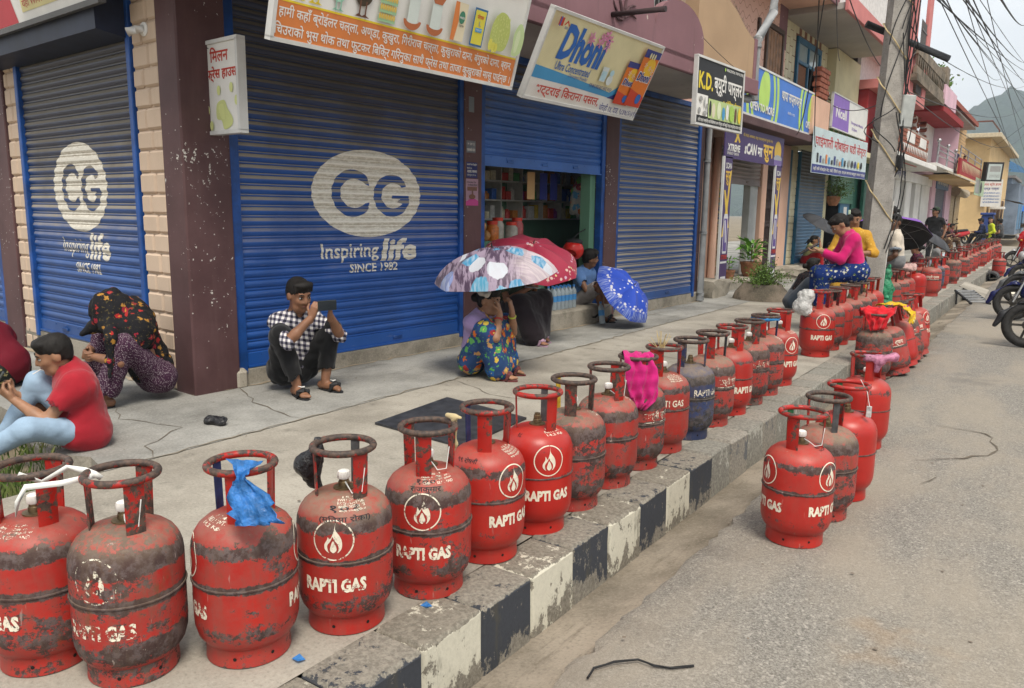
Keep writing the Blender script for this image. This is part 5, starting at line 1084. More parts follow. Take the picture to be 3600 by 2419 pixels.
def wrap_sh(th0):
 def fn(a, b, d):         # b = arc length above z=.30
  r, z, nr, nz = prof_arc(b); th = th0 + a / max(.10, r); r2 = r + nr * (.0012 + d); return Vector((r2 * math.cos(th), r2 * math.sin(th), z + nz * (.0012 + d)))
 return fn
def flame_shape():
 circ = [(math.cos(2 * math.pi * i / 40), math.sin(2 * math.pi * i / 40)) for i in range(40)]
 inner = [(p[0] * .93, p[1] * .93) for p in circ]
 outer = spline2([(.12, .86), (.10, .55), (.34, .18), (.42, -.12), (.38, -.42), (.20, -.62), (.26, -.42), (.22, -.2), (.06, .02), (-.02, .18), (-.12, -.02), (-.28, -.25), (-.26, -.5), (-.2, -.62), (-.4, -.45), (-.42, -.2), (-.28, .05), (-.24, .28), (-.12, .1), (.02, .42)], 5)
 drop = spline2([(0, -.02), (.13, -.28), (.15, -.48), (0, -.62), (-.15, -.48), (-.12, -.28)], 5)
 V = []; F = []
 for lp in ([circ, inner], [outer], [drop]):
  v, f = fill_loops(lp); o = len(V); V += v; F += [tuple(o + i for i in g) for g in f]
 return V, F
FLV, FLF = flame_shape()
def decal_mesh(kind):
 mb = MB()
 if kind == 'flame': mb.add([wrap_body(x * .068, .350 + y * .068, 0) for x, y in FLV], FLF)
 if kind == 'rapti': text_fit(mb, 'RAPTI GAS', -.105, .105, .170, .218, wrap_body, bold=.05)
 if kind == 'raptiserif': text_fit(mb, 'RAPTI GAS', -.10, .10, .292, .332, wrap_body, bold=.02); mb.add([wrap_body(x, y, 0) for x, y in ((-.1, .283), (-.03, .283), (-.03, .286), (-.1, .286))], [(0, 1, 2, 3)])
 if kind == 'gyas': text_fit(mb, 'राप्ती ग्यास', -.10, .10, .285, .345, wrap_body, bold=.02); mb.add([wrap_body(-.1 + .2 * i / 8, y, 0) for i in range(9) for y in (.278, .282)], [(2 * i, 2 * i + 2, 2 * i + 3, 2 * i + 1) for i in range(8)])
 return mb.mesh('stencil_' + kind, M_STEN)
def shoulder_mesh(lines, col=None, size=.016, l0=.215, w=.10):
 mb = MB(); fn = wrap_sh(0.0)
 for i, s in enumerate(lines):
  ww = w * min(1.0, .35 + len(s) / 14); y1 = l0 - i * size * 1.35
  text_fit(mb, s, -ww / 2, ww / 2, y1 - size, y1, fn, bold=.012)
 return mb.mesh('shoulder_text', col or M_STEN)
def plate_mesh(mat, w=.056):
 mb = MB(); n = 6; vs = []
 for i in range(n + 1):
  th = (i / n - .5) * w / .095
  for (r, z) in ((.093, .452), (.098, .615)):
   for d in (-.0025, .0025): vs.append(((r + d) * math.cos(th), (r + d) * math.sin(th), z))
 fs = []
 for i in range(n):
  a = 4 * i; b = a + 4
  fs += [(a, b, b + 2, a + 2), (a + 1, a + 3, b + 3, b + 1), (a, a + 1, b + 1, b), (a + 2, b + 2, b + 3, a + 3)]
 fs += [(0, 2, 3, 1), (4 * n, 4 * n + 1, 4 * n + 3, 4 * n + 2)]
 return mb.add(vs, fs).mesh('collar_plate', mat)
def cyl_meshes():
 m = {}
 m['body'] = MB().lathe(CYL_PROF, 48).mesh('body', M_CYL, 60)
 m['seam'] = MB().ring((0, 0, .268), .1602, .0042, 48, 6).mesh('weld_seam', M_CYL, 60)
 m['foot'] = MB().lathe([(.116, .002), (.124, .0), (.130, .004), (.1285, .03), (.1275, .062), (.134, .072)], 40).mesh('foot_ring', M_CYL, 50)
 m['ring'] = MB().ring((0, 0, .618), .1005, .0118, 40, 10).mesh('collar_ring', M_COL, 80)
 m['plate'] = plate_mesh(M_COL); m['thin'] = plate_mesh(M_COL, .02)
 for k, mm in (('pnavy', M_PNAVY), ('pgreen', M_PGREEN), ('pyel', M_PYEL), ('pdark', M_PDARK)): m[k] = plate_mesh(mm, .03)
 m['valve'] = MB().lathe([(.036, .470), (.036, .477), (.020, .479), (.019, .494), (.0165, .496), (.0165, .512), (.013, .514), (.013, .522), (0, .522)], 16).mesh('valve', M_BRASS, 40)
 cap = []; n = 20
 mb = MB()
 for (z, rr) in ((.505, .0195), (.508, .021), (.522, .021), (.530, .019), (.534, .010), (.534, 0.0005)):
  for i in range(n): r = rr * (1.0 + (.06 if i % 2 else -.03)); cap.append((r * math.cos(2 * math.pi * i / n), r * math.sin(2 * math.pi * i / n), z))
 mb.add(cap, [(j * n + i, j * n + (i + 1) % n, (j + 1) * n + (i + 1) % n, (j + 1) * n + i) for j in range(5) for i in range(n)])
 m['cap'] = mb.mesh('valve_cap', M_CAP, 30)
 h = MB()
 h.add([(.1294, .006 * math.cos(a), .034 + .006 * math.sin(a)) for a in [i * math.pi / 4 for i in range(8)]], [tuple(range(8))])
 m['hole'] = h.mesh('drain_hole', M_HOLE)
 for k in ('flame', 'rapti', 'raptiserif', 'gyas'): m[k] = decal_mesh(k)
 m['nett'] = shoulder_mesh(['15.4', 'NETT WT.', '14.2 Kg.'])
 m['nettb'] = shoulder_mesh(['NETT WT.', '14.2 Kg'], M_INK, .018)
 m['check'] = shoulder_mesh(['15.5', 'सिल र तौल जाँच', 'गरि मात्र लिनुहोला', 'CHECK SEAL AND'], size=.011, l0=.205, w=.115)
 m['switch'] = shoulder_mesh(['15.4', 'SWITCH OFF', 'REGULATOR', 'WHEN NOT IN USE', 'बन्द राख्नुहोला'], size=.011, l0=.21, w=.09)
 return m
CM = cyl_meshes()
INK = {}
def ink(txt, w=.12, size=.03, l0=.16):
 k = (txt, w)
 if k not in INK: INK[k] = shoulder_mesh(txt.split('|'), M_INK, size, l0, w)
 return INK[k]

CYLS = []
def cylinder(x, y, z=0.0, phi=0.0, wear=.4, dust=.4, navy=0.0, fade=.3, ringwear=None, decals=('flame', 'rapti'), plates=('plate', 'plate', 'plate'), cap=True,
             spin=0.0, sh='check', inkt=None, dec=(0, 180), scale=1.0, lean=(0, 0), label='', group=None, full=True):
 """one gas cylinder; phi = where its stencil faces, in degrees from the viewer's side"""
 th = math.atan2(-y, -x) + R(phi)
 t = thing('gas_cylinder', label, 'gas cylinder', (x, y, z), 0.0, group)
 t.scale = (scale, scale, scale); t.rotation_euler = (R(lean[0]), R(lean[1]), 0)
 seed = random.uniform(0, 10)
 def part(name, me, parent=None, rz=0.0, **kw):
  o = link(name, me, parent or t); o.rotation_euler = (0, 0, rz)
  o['seed'] = seed; o['wear'] = float(kw.get('wear', wear)); o['dust'] = float(dust); o['navy'] = float(navy); o['fade'] = float(fade); return o
 b = part('body', CM['body'], rz=th + 2)
 part('weld_seam', CM['seam'], b, wear=min(1, wear + .35))
 part('foot_ring', CM['foot'], rz=th)
 rw = wear * .7 + .35 if ringwear is None else ringwear
 part('collar_ring', CM['ring'], rz=th, wear=rw)
 pa = R(spin) + math.atan2(-y, -x)
 for i, pk in enumerate(plates): part('collar_plate', CM[pk], rz=pa + i * 2 * math.pi / 3, wear=wear * .5)
 v = part('valve', CM['valve'])
 if cap: part('valve_cap', CM['cap'], v)
 if full:
  for a in (-.35, .55, 1.7, -1.6): part('drain_hole', CM['hole'], rz=math.atan2(-y, -x) + a)
 for k, da in enumerate(dec):
  a = th + R(da)
  if not full and math.cos(a - math.atan2(-y, -x)) < -.1: continue
  for d in decals: part('flame_emblem' if d == 'flame' else 'lettering', CM[d], b, rz=a - th - 2, wear=max(0, wear - .1))
  if sh and k == 0: part('shoulder_lettering', CM[sh], b, rz=a - th - 2 + .45, wear=wear)
 if inkt: part('handwriting', ink(*inkt[:1], *(inkt[2:] if len(inkt) > 2 else ())), b, rz=math.atan2(-y, -x) + R(inkt[1]) - th - 2, wear=0.1)
 CYLS.append(t); return t

KG = 'gas cylinders queued along the kerb'
P3 = ('plate', 'plate', 'plate')
# ---- the near row on the kerb (dx, dy measured on the pavement)
cylinder(-2.48, 1.02, phi=-62, wear=.6, dust=.35, fade=.35, spin=20, sh='check', decals=('rapti',), label='red gas cylinder tied by white tape to the blackened one beside it', group=KG)
cylinder(-2.21, 1.15, phi=-34, wear=.95, dust=.7, fade=.45, ringwear=.62, spin=18, sh=None, label='blackened red gas cylinder with white tape knotted on its collar', group=KG)
cylinder(-2.01, 1.42, phi=-84, dec=(0, 172), wear=.5, dust=.45, fade=.5, ringwear=.5, spin=-12, plates=('plate', 'plate', 'pnavy'), cap=False, sh='nett', label='red gas cylinder with torn blue plastic tied to its collar', group=KG)
cylinder(-1.90, 1.74, phi=-14, wear=.5, dust=.95, fade=.3, spin=35, plates=('plate', 'pdark', 'plate'), inkt=('१०१|(मनिसा रोका)', 0, .17, .026, .165), sh='switch', label='dusty red gas cylinder with a black plastic bag hanging from its collar', group=KG)
cylinder(-1.83, 2.09, phi=-8, wear=.6, dust=.5, fade=.2, spin=-10, inkt=('१००|राजकुमार', -4, .12, .024, .172), sh='check', label='red gas cylinder with dark shoulder scuffs and a yellow rag on its collar', group=KG)
cylinder(-1.83, 2.45, phi=42, wear=.25, dust=.3, fade=.12, spin=-5, plates=('plate', 'plate', 'pnavy'), inkt=('९९ रोषनी', -35, .10, .026, .15), sh='switch', label='clean red gas cylinder with a navy collar plate, marker writing at its left', group=KG)
cylinder(-1.82, 2.81, phi=20, wear=.0, dust=.08, fade=.0, ringwear=.22, spin=42, plates=('plate', 'pdark', 'thin'), cap=False, sh='nett', inkt=('१८', -38, .04, .025, .17), label='brightest glossy red gas cylinder of the kerb row with a dent', group=KG)
cylinder(-1.83, 3.14, phi=70, wear=.86, dust=.75, fade=.6, ringwear=.95, spin=-8, plates=('plate', 'plate', 'pyel'), sh='nett', decals=(), label='grey and red scuffed gas cylinder with one yellow collar plate', group=KG)
cylinder(-1.84, 3.51, phi=80, wear=.66, dust=.6, fade=.6, ringwear=.9, spin=38, sh='nett', decals=(), label='mottled red gas cylinder with a string round its white valve cap', group=KG)
cylinder(-1.85, 3.87, phi=52, wear=.84, dust=.7, fade=.6, ringwear=.95, spin=30, sh=None, decals=('gyas',), label='dark scuffed gas cylinder with a bright pink cloth through its collar', group=KG)
cylinder(-1.86, 4.24, phi=14, wear=.42, dust=.6, fade=.7, ringwear=.5, spin=-18, sh='switch', decals=('raptiserif',), label='faded red gas cylinder with dry straw tied to its collar', group=KG)
cylinder(-1.84, 4.60, phi=48, wear=.66, dust=.85, fade=.3, navy=1.0, ringwear=.75, spin=-38, plates=('plate', 'plate', 'thin'), cap=False, sh=None, decals=('raptiserif',), label='navy blue gas cylinder, the only blue one of the near kerb row', group=KG)
cylinder(-1.84, 4.97, phi=55, wear=.74, dust=.95, fade=.8, ringwear=.85, spin=-5, plates=('plate', 'pdark', 'plate'), sh=None, decals=('gyas',), label='brown dusty gas cylinder just beyond the navy blue one', group=KG)
cylinder(-1.84, 5.34, phi=52, wear=.2, dust=.5, fade=.2, ringwear=.4, spin=44, sh=None, decals=('rapti',), label='red gas cylinder with blackened shoulder between the brown and the dark one', group=KG)
cylinder(-1.84, 5.72, phi=40, wear=.95, dust=.6, fade=.5, ringwear=.9, spin=36, sh=None, decals=('gyas',), label='dark scuffed gas cylinder, third from the near end gap of the kerb row', group=KG)
cylinder(-1.84, 6.10, phi=60, wear=.62, dust=.8, fade=.8, ringwear=.85, spin=-10, plates=('plate', 'pnavy', 'plate'), sh='switch', decals=(), label='brownish red gas cylinder with a blue strap round its collar', group=KG)
cylinder(-1.85, 6.53, phi=44, wear=.12, dust=.4, fade=.2, ringwear=.4, spin=46, sh='check', label='red gas cylinder at the end of the near kerb row before the gap', group=KG)
# ---- the row on the road beside the kerb
RG = 'gas cylinders standing on the road'
cylinder(-0.90, 3.66, -.122, phi=58, dec=(0, -118), wear=.3, dust=.25, fade=.15, ringwear=.18, spin=-24, plates=('plate', 'thin', 'pgreen'), sh='nettb', label='red gas cylinder at the head of the road queue with white valve cap', group=RG)
cylinder(-0.88, 4.06, -.121, phi=120, wear=.72, dust=1.0, fade=.8, ringwear=.95, spin=24, plates=('pdark', 'plate', 'plate'), cap=False, sh=None, decals=(), label='dust topped scuffed gas cylinder second in the road queue', group=RG)
cylinder(-0.86, 4.42, -.120, phi=-110, wear=.0, dust=.12, fade=.08, ringwear=.1, spin=-30, plates=('plate', 'plate', 'pgreen'), cap=False, sh='nettb', decals=(), label='clean red gas cylinder with a white tag hanging on string', group=RG)
cylinder(-0.97, 5.50, -.122, phi=-130, wear=.05, dust=.2, fade=.1, ringwear=.3, spin=12, sh='nettb', decals=(), inkt=('C', 15, .02, .03, .16), label='red gas cylinder with a pink plastic bag tied to its collar', group=RG)
cylinder(-1.36, 7.95, -.13, phi=140, wear=.92, dust=.85, fade=.5, ringwear=.95, spin=30, sh=None, decals=(), cap=False, label='grey scuffed gas cylinder with red cloth bundled over its collar', group=RG)
for i, (yy, w_, f_, lb) in enumerate(((8.30, .62, .6, 'scuffed gas cylinder leaning on the kerb behind the red cloth bundle'), (8.80, .05, .1, 'clean bright red gas cylinder leaning against the kerb'),
                                      (9.20, .78, .5, 'brown scuffed gas cylinder leaning against the kerb'), (9.60, .3, .8, 'pinkish faded gas cylinder leaning last against the kerb'))):
 cylinder(-1.20, yy, -.125, phi=20, wear=w_, dust=.55, fade=f_, spin=20 * i, sh=None, decals=('gyas',) if i != 1 else (), lean=(0, -17), cap=False, label=lb, group=RG)
cylinder(-1.30, 10.25, -.125, phi=60, wear=.12, dust=.3, fade=.3, ringwear=.3, spin=10, sh=None, lean=(0, -7), label='red gas cylinder tilted at the far end of the leaning row', group=RG)
# ---- row on the pavement up to the concrete pole
G2 = 'gas cylinders on the pavement before the pole'
cylinder(-1.93, 8.13, phi=20, wear=.12, dust=.45, fade=.15, ringwear=.25, spin=5, sh=None, inkt=('85', -18, .035, .028, .16), scale=1.05, label='red gas cylinder with a crumpled white bag on its collar', group=G2)
for i, (w_, d_, f_, n_, lb) in enumerate(((.6, .7, .5, .0, 'scuffed gas cylinder with dark collar behind the white bag one'), (.2, .6, .4, 0, 'red gas cylinder with a pink tag on its collar'), (.62, .7, .6, 0, 'dark scuffed gas cylinder with wide collar plate beside the blue trousers'),
                                          (.7, .9, .5, 0, 'dust covered gas cylinder under the pink top'), (.3, .8, .6, 0, 'dusty red gas cylinder second from the concrete pole'), (.08, .3, .1, 0, 'bright red gas cylinder touching the concrete pole'))):
 cylinder(-1.93 + jit(.03), 8.62 + .43 * i, phi=60, wear=w_, dust=d_, fade=f_, spin=25 * i, sh=None, decals=(), cap=False, plates=P3 if i % 2 else ('plate', 'plate', 'pdark'), label=lb, group=G2, full=False)
# ---- the long row beyond the pole
G3 = 'gas cylinders in the long row beyond the pole'
for i, (x, yy, w_, d_, f_, n_, dc, sc, lb) in enumerate((
  (-1.98, 12.35, .55, .8, .6, 0, (), 1.0, 'dusty scuffed gas cylinder beside the green plastic sack'), (-1.96, 12.95, .6, .7, .6, 0, (), 1.0, 'scuffed gas cylinder under the seated boy in cream shirt'),
  (-1.96, 13.5, .3, .6, .5, 0, ('rapti',), 1.0, 'faded red gas cylinder with a striped cloth on its collar'), (-1.92, 14.35, .0, .05, .0, 0, (), 1.03, 'bright new red gas cylinder beyond the concrete pole'),
  (-2.2, 14.9, .5, .6, .6, 0, ('gyas',), 1.0, 'scuffed gas cylinder half hidden behind the bright new red one'), (-1.86, 15.7, .28, .6, .8, 0, ('gyas',), 1.1, 'large dull red gas cylinder lettered in white Nepali, by the steel ladder'),
  (-2.1, 16.5, .4, .5, .5, 0, (), 1.0, 'red gas cylinder with a pink rag between the large ones'), (-1.95, 17.1, .5, .6, .4, 1, (), 1.0, 'navy gas cylinder wedged between red ones beyond the pole'),
  (-1.92, 17.6, .3, .4, .4, 0, (), 1.0, 'red gas cylinder beside the wedged navy one'), (-1.88, 19.0, .85, 1.0, .7, 0, (), 1.08, 'dust covered large gas cylinder by the broken concrete slab'))):
 cylinder(x, yy, phi=12 if 'gyas' in dc else 40, wear=w_, dust=d_, fade=f_, navy=n_, decals=dc, spin=33 * i, sh=None, cap=False, scale=sc, label=lb, group=G3, full=False)
for i in range(24):
 cylinder(-1.93 - .28 * (i % 2) + jit(.05), 20.0 + .64 * i, phi=30 + jit(40), wear=random.choice((.1, .25, .5, .7)), dust=random.uniform(.3, .9), fade=random.uniform(.1, .8), navy=0, decals=(), spin=random.uniform(0, 120), sh=None, cap=False,
             label='red gas cylinder in the far row towards the lime green dress', group='gas cylinders in the far row', full=False)
cylinder(-1.32, 24.6, -.13, phi=30, wear=.4, dust=.5, fade=.4, decals=(), sh=None, label='red gas cylinder on the road beside the red scooter', full=False)
for zz in (0, 1):
 pass
# ================================================================== PEOPLE
def surface_nets(D, org, h):
 ins = D < 0
 c = [ins[a:ins.shape[0] - 1 + a, b:ins.shape[1] - 1 + b, d:ins.shape[2] - 1 + d] for a in (0, 1) for b in (0, 1) for d in (0, 1)]
 s = sum(x.astype(np.int8) for x in c); act = (s > 0) & (s < 8)
 ijk = np.argwhere(act)
 if len(ijk) == 0: return np.zeros((0, 3)), []
 I, J, K = ijk.T; acc = np.zeros((len(ijk), 3)); cnt = np.zeros(len(ijk))
 offs = [(a, b, d) for a in (0, 1) for b in (0, 1) for d in (0, 1)]
 for p in offs:
  for ax in range(3):
   if p[ax]: continue
   q = list(p); q[ax] = 1
   va = D[I + p[0], J + p[1], K + p[2]]; vb = D[I + q[0], J + q[1], K + q[2]]
   m = (va < 0) != (vb < 0); t = np.where(m, va / np.where(m, va - vb, 1), 0)
   for k in range(3): acc[:, k] += np.where(m, p[k] + (t if k == ax else 0), 0)
   cnt += m
 V = (acc / cnt[:, None] + ijk) * h + org
 idx = -np.ones(act.shape, dtype=np.int64); idx[I, J, K] = np.arange(len(ijk))
 Q = []
 for ax in range(3):
  o1, o2 = [(1, 2), (2, 0), (0, 1)][ax]
  sl0 = [slice(1, -1)] * 3; sl0[ax] = slice(0, -1); sl1 = [slice(1, -1)] * 3; sl1[ax] = slice(1, None)
  A, B = ins[tuple(sl0)], ins[tuple(sl1)]; e = np.argwhere(A != B)
  if len(e) == 0: continue
  f = A[tuple(e.T)]
  g = e.copy(); 
  for k in range(3):
   if k != ax: g[:, k] += 1
  def cell(d1, d2):
   w = g.copy(); w[:, o1] -= d1; w[:, o2] -= d2; return idx[tuple(w.T)]
  a, b, c_, d = cell(1, 1), cell(0, 1), cell(0, 0), cell(1, 0)
  quad = np.stack([a, b, c_, d], 1); quad[~f] = quad[~f][:, ::-1]
  Q.append(quad[(quad >= 0).all(1)])
 return V, np.concatenate(Q).tolist()
_nt = np.random.RandomState(5).rand(33, 33, 33); _nt[32] = _nt[0]; _nt[:, 32] = _nt[:, 0]; _nt[:, :, 32] = _nt[:, :, 0]
def vnoise(X, Y, Z, f, sd=0.0):
 A = []; Fr = []
 for v, o in ((X, 3.7), (Y, 11.3), (Z, 7.9)):
  t = v * f + o * (1 + sd); i = np.floor(t); u = t - i; A.append(i.astype(np.int64) % 32); Fr.append(u * u * (3 - 2 * u))
 (i, j, k), (a, b, c) = A, Fr; g = lambda d, e, h: _nt[i + d, j + e, k + h]
 x0 = (g(0, 0, 0) * (1 - a) + g(1, 0, 0) * a) * (1 - b) + (g(0, 1, 0) * (1 - a) + g(1, 1, 0) * a) * b
 x1 = (g(0, 0, 1) * (1 - a) + g(1, 0, 1) * a) * (1 - b) + (g(0, 1, 1) * (1 - a) + g(1, 1, 1) * a) * b
 return x0 * (1 - c) + x1 * c
class SDF:
 def __init__(s, h=.012): s.pr = []; s.h = h; s.wr = None; s.ridge = False
 def cap(s, a, b, ra, rb=None, k=.02, op=1): s.pr.append(('c', np.array(a, float), np.array(b, float), ra, ra if rb is None else rb, k, op)); return s
 def ell(s, c, r, M=None, k=.02, op=1): s.pr.append(('e', np.array(c, float), np.array(r, float), np.eye(3) if M is None else np.array(M, float), 0, k, op)); return s
 def wrinkle(s, amp, freq=28, seed=0): s.wr = (amp, freq, seed); return s
 def mesh(s):
  lo = np.full(3, 1e9); hi = -lo
  for p in s.pr:
   if p[6] < 0: continue
   r = max(p[3], p[4]) if p[0] == 'c' else p[2].max(); pts = (p[1], p[2]) if p[0] == 'c' else (p[1],)
   for q in pts: lo = np.minimum(lo, q - r); hi = np.maximum(hi, q + r)
  h = s.h; m = 3 * h + .03; lo -= m; hi += m; n = np.ceil((hi - lo) / h).astype(int) + 1
  ax = [lo[i] + h * np.arange(n[i]) for i in range(3)]; D = np.full(n, .5)
  for p in s.pr:
   r = max(p[3], p[4]) if p[0] == 'c' else p[2].max(); pts = (p[1], p[2]) if p[0] == 'c' else (p[1],); k = p[5]
   l = np.min(pts, 0) - r - k * 1.5 - 3 * h; u = np.max(pts, 0) + r + k * 1.5 + 3 * h
   i0 = np.clip(((l - lo) / h).astype(int), 0, n - 1); i1 = np.clip(((u - lo) / h).astype(int) + 2, 1, n)
   sl = tuple(slice(a, b) for a, b in zip(i0, i1)); X, Y, Z = np.meshgrid(*[ax[i][sl[i]] for i in range(3)], indexing='ij')
   if X.size == 0: continue
   if p[0] == 'c':
    a, b = p[1], p[2]; d = b - a; L2 = max(d @ d, 1e-9)
    t = np.clip(((X - a[0]) * d[0] + (Y - a[1]) * d[1] + (Z - a[2]) * d[2]) / L2, 0, 1)
    v = np.sqrt((X - a[0] - t * d[0]) ** 2 + (Y - a[1] - t * d[1]) ** 2 + (Z - a[2] - t * d[2]) ** 2) - (p[3] + (p[4] - p[3]) * t)
   else:
    c, r3, M = p[1], p[2], p[3]; x, y, z = X - c[0], Y - c[1], Z - c[2]
    q = [(M[i, 0] * x + M[i, 1] * y + M[i, 2] * z) for i in range(3)]
    k0 = np.sqrt(sum((q[i] / r3[i]) ** 2 for i in range(3))) + 1e-9; k1 = np.sqrt(sum((q[i] / r3[i] ** 2) ** 2 for i in range(3))) + 1e-9
    v = k0 * (k0 - 1) / k1
   o = D[sl]
   if p[6] > 0:
    hh = np.clip(.5 + .5 * (o - v) / max(k, 1e-6), 0, 1); D[sl] = o + (v - o) * hh - k * hh * (1 - hh)
   else: D[sl] = np.maximum(o, -v)
  if s.wr:
   amp, fr, sd = s.wr; I = np.argwhere(np.abs(D) < 3.2 * h + amp * 2)
   X, Y, Z = (ax[i][I[:, i]] for i in range(3)); f = fr * .55
   wx = vnoise(X, Y, Z, f * .6, sd) - .5; wz = vnoise(Z, X, Y, f * .6, sd + 1) - .5
   n1 = vnoise(X + wx * .10, Y, Z * .8 + wz * .06, f, sd); n2 = vnoise(X, Y + wx * .06, Z, f * 2.3, sd + .4)
   w = 1.2 - 3.2 * np.abs(n1 - .5) - 1.4 * np.abs(n2 - .5) if s.ridge else 2.2 * (1 - 3 * np.abs(n1 - .5)) * .55 + (n2 - .5) * .9
   D[tuple(I.T)] += amp * w
  return surface_nets(D, lo, h)
def sdf_obj(name, sdfs, mat, parent, origin, smooth=180):
 V = []; F = []
 for s in (sdfs if isinstance(sdfs, list) else [sdfs]):
  v, f = s.mesh(); o = len(V); V += (v - origin).tolist(); F += [tuple(o + i for i in q) for q in f]
 me = bpy.data.meshes.new(name); me.from_pydata(V, [], F); me.update(); me.materials.append(mat); smooth_mesh(me, smooth); return link(name, me, parent)
def ik(a, b, l1, l2, pole):
 a, b, pole = np.array(a, float), np.array(b, float), np.array(pole, float); d = b - a; L = np.linalg.norm(d); L = max(L, 1e-6); u = d / L
 if L >= l1 + l2: return a + u * L * l1 / (l1 + l2)
 x = (l1 * l1 - l2 * l2 + L * L) / (2 * L); y = math.sqrt(max(l1 * l1 - x * x, 0)); p = pole - u * (pole @ u); p /= max(np.linalg.norm(p), 1e-6); return a + u * x + p * y
def nrm(v): v = np.array(v, float); return v / max(np.linalg.norm(v), 1e-9)
def lerp(a, b, t): return np.array(a) * (1 - t) + np.array(b) * t

def mat_skin(name, c):
 if name in _mc: return _mc[name]
 t = NT(name); v = t.obj(); n = t.noise(v, 14, 4); cc = t.mix(t.ss(n, .3, .7), [x * .86 for x in c], [x * 1.12 for x in c]); t.bump(t.noise(v, 160, 2), .05, .001)
 t.fin(cc, .52, 0, .4); t.b.inputs['Subsurface Weight'].default_value = .08; t.b.inputs['Subsurface Radius'].default_value = (.01, .004, .002); _mc[name] = t.m; return t.m
SK1 = mat_skin('skin_tan', (.30, .155, .088)); SK2 = mat_skin('skin_brown', (.22, .105, .058)); SK3 = mat_skin('skin_deep', (.13, .062, .036))
def cloth(name, c, var=.14, scale=6, rough=.88):
 if name in _mc: return _mc[name]
 t = NT(name); v = t.obj(); n = t.noise(v, scale, 5, .6); cc = t.mix(t.ss(n, .3, .7), [x * (1 - var) for x in c], [min(1, x * (1 + var)) for x in c]); t.bump(t.math('ADD', t.noise(v, 12, 4, .6), t.math('MULTIPLY', t.noise(v, 300, 2), .12)), .5, .012)
 _mc[name] = t.fin(cc, rough, 0, .2, Sheen_Weight=.15); return _mc[name]
def floral(name, base, blooms, leaf=None, scale=16, thr=.33, dens=.45, tiny=None):
 """printed cloth: scattered blooms of a few colours"""
 t = NT(name); v = t.obj(); x = t.n('TexVoronoi', feature='F1'); t.put(x.inputs['Vector'], t.vadd(v, t.mapv(t.noise(v, scale * 1.6, 2, col=True), (.05, .05, .05)))); x.inputs['Scale'].default_value = scale
 d, col = x.outputs['Distance'], t.sep(x.outputs['Color'])
 ang = t.noise(v, scale * 4, 2); dd = t.math('ADD', d, t.math('MULTIPLY', t.math('SUBTRACT', ang, .5), .35))
 m = t.math('MULTIPLY', t.ss(dd, thr, thr - .05), t.math('GREATER_THAN', col[1], 1 - dens))
 st = [(i / max(1, len(blooms)), c) for i, c in enumerate(blooms)]; bc = t.ramp(col[0], st, 'CONSTANT')
 c = base
 if leaf:
  n = t.noise(v, scale * 2.2, 3, .6); c = t.mix(t.ss(n, .60, .64), c, leaf)
 c = t.mix(m, c, bc); c = t.mix(t.math('MULTIPLY', t.ss(dd, thr * .35, thr * .25), m), c, tiny if tiny else [min(1, k * 1.9 + .05) for k in blooms[0]])
 t.bump(t.noise(v, 12, 4, .6), .45, .012)
 return t.fin(c, .85, 0, .2)
def plaid():
 t = NT('plaid_cotton'); v = t.obj(); s = t.sep(v)
 def st(a, k, ph=0.0): return t.math('GREATER_THAN', t.math('FRACT', t.math('ADD', t.math('MULTIPLY', a, k), ph)), .5)
 a = st(t.math('ADD', s[0], t.math('MULTIPLY', s[1], .7)), 24); b = st(t.math('ADD', s[2], t.math('MULTIPLY', s[1], .25)), 24); su = t.math('MULTIPLY', t.math('ADD', a, b), .5)
 c = t.ramp(su, [(0, (.62, .60, .58)), (.26, (.17, .16, .20)), (.76, (.016, .016, .028))], 'CONSTANT'); t.bump(t.noise(v, 12, 4), .4, .012); return t.fin(c, .85, 0, .2)
def denim(name, c):
 t = NT(name); v = t.obj(); n = t.noise(v, 5, 4, .6); c = t.mix(t.ss(n, .2, .8), c, [min(1, x * 1.12) for x in c]); t.bump(t.noise(v, 14, 5, .6), .5, .012); return t.fin(c, .9, 0, .2)
HAIR = None
def mat_hair():
 t = NT('black_hair'); v = t.obj(); n = t.noise(t.mapv(v, (1, 1, .25)), 90, 3, .6); c = t.mix(n, (.004, .0035, .003), (.022, .019, .017)); t.bump(n, .6, .004); return t.fin(c, .62, 0, .2)
HAIR = mat_hair()
M_EYEW = plain('eye_white', (.55, .52, .48), .3, .05); M_EYED = plain('eye_dark', (.01, .007, .005), .2, .05); M_SOLE = plain('sandal_black', (.02, .02, .022), .7, .2, 30); M_LIP = mat_skin('lip', (.24, .085, .065)); M_PHONE = plain('phone_dark', (.03, .035, .028), .25, .1, 20)

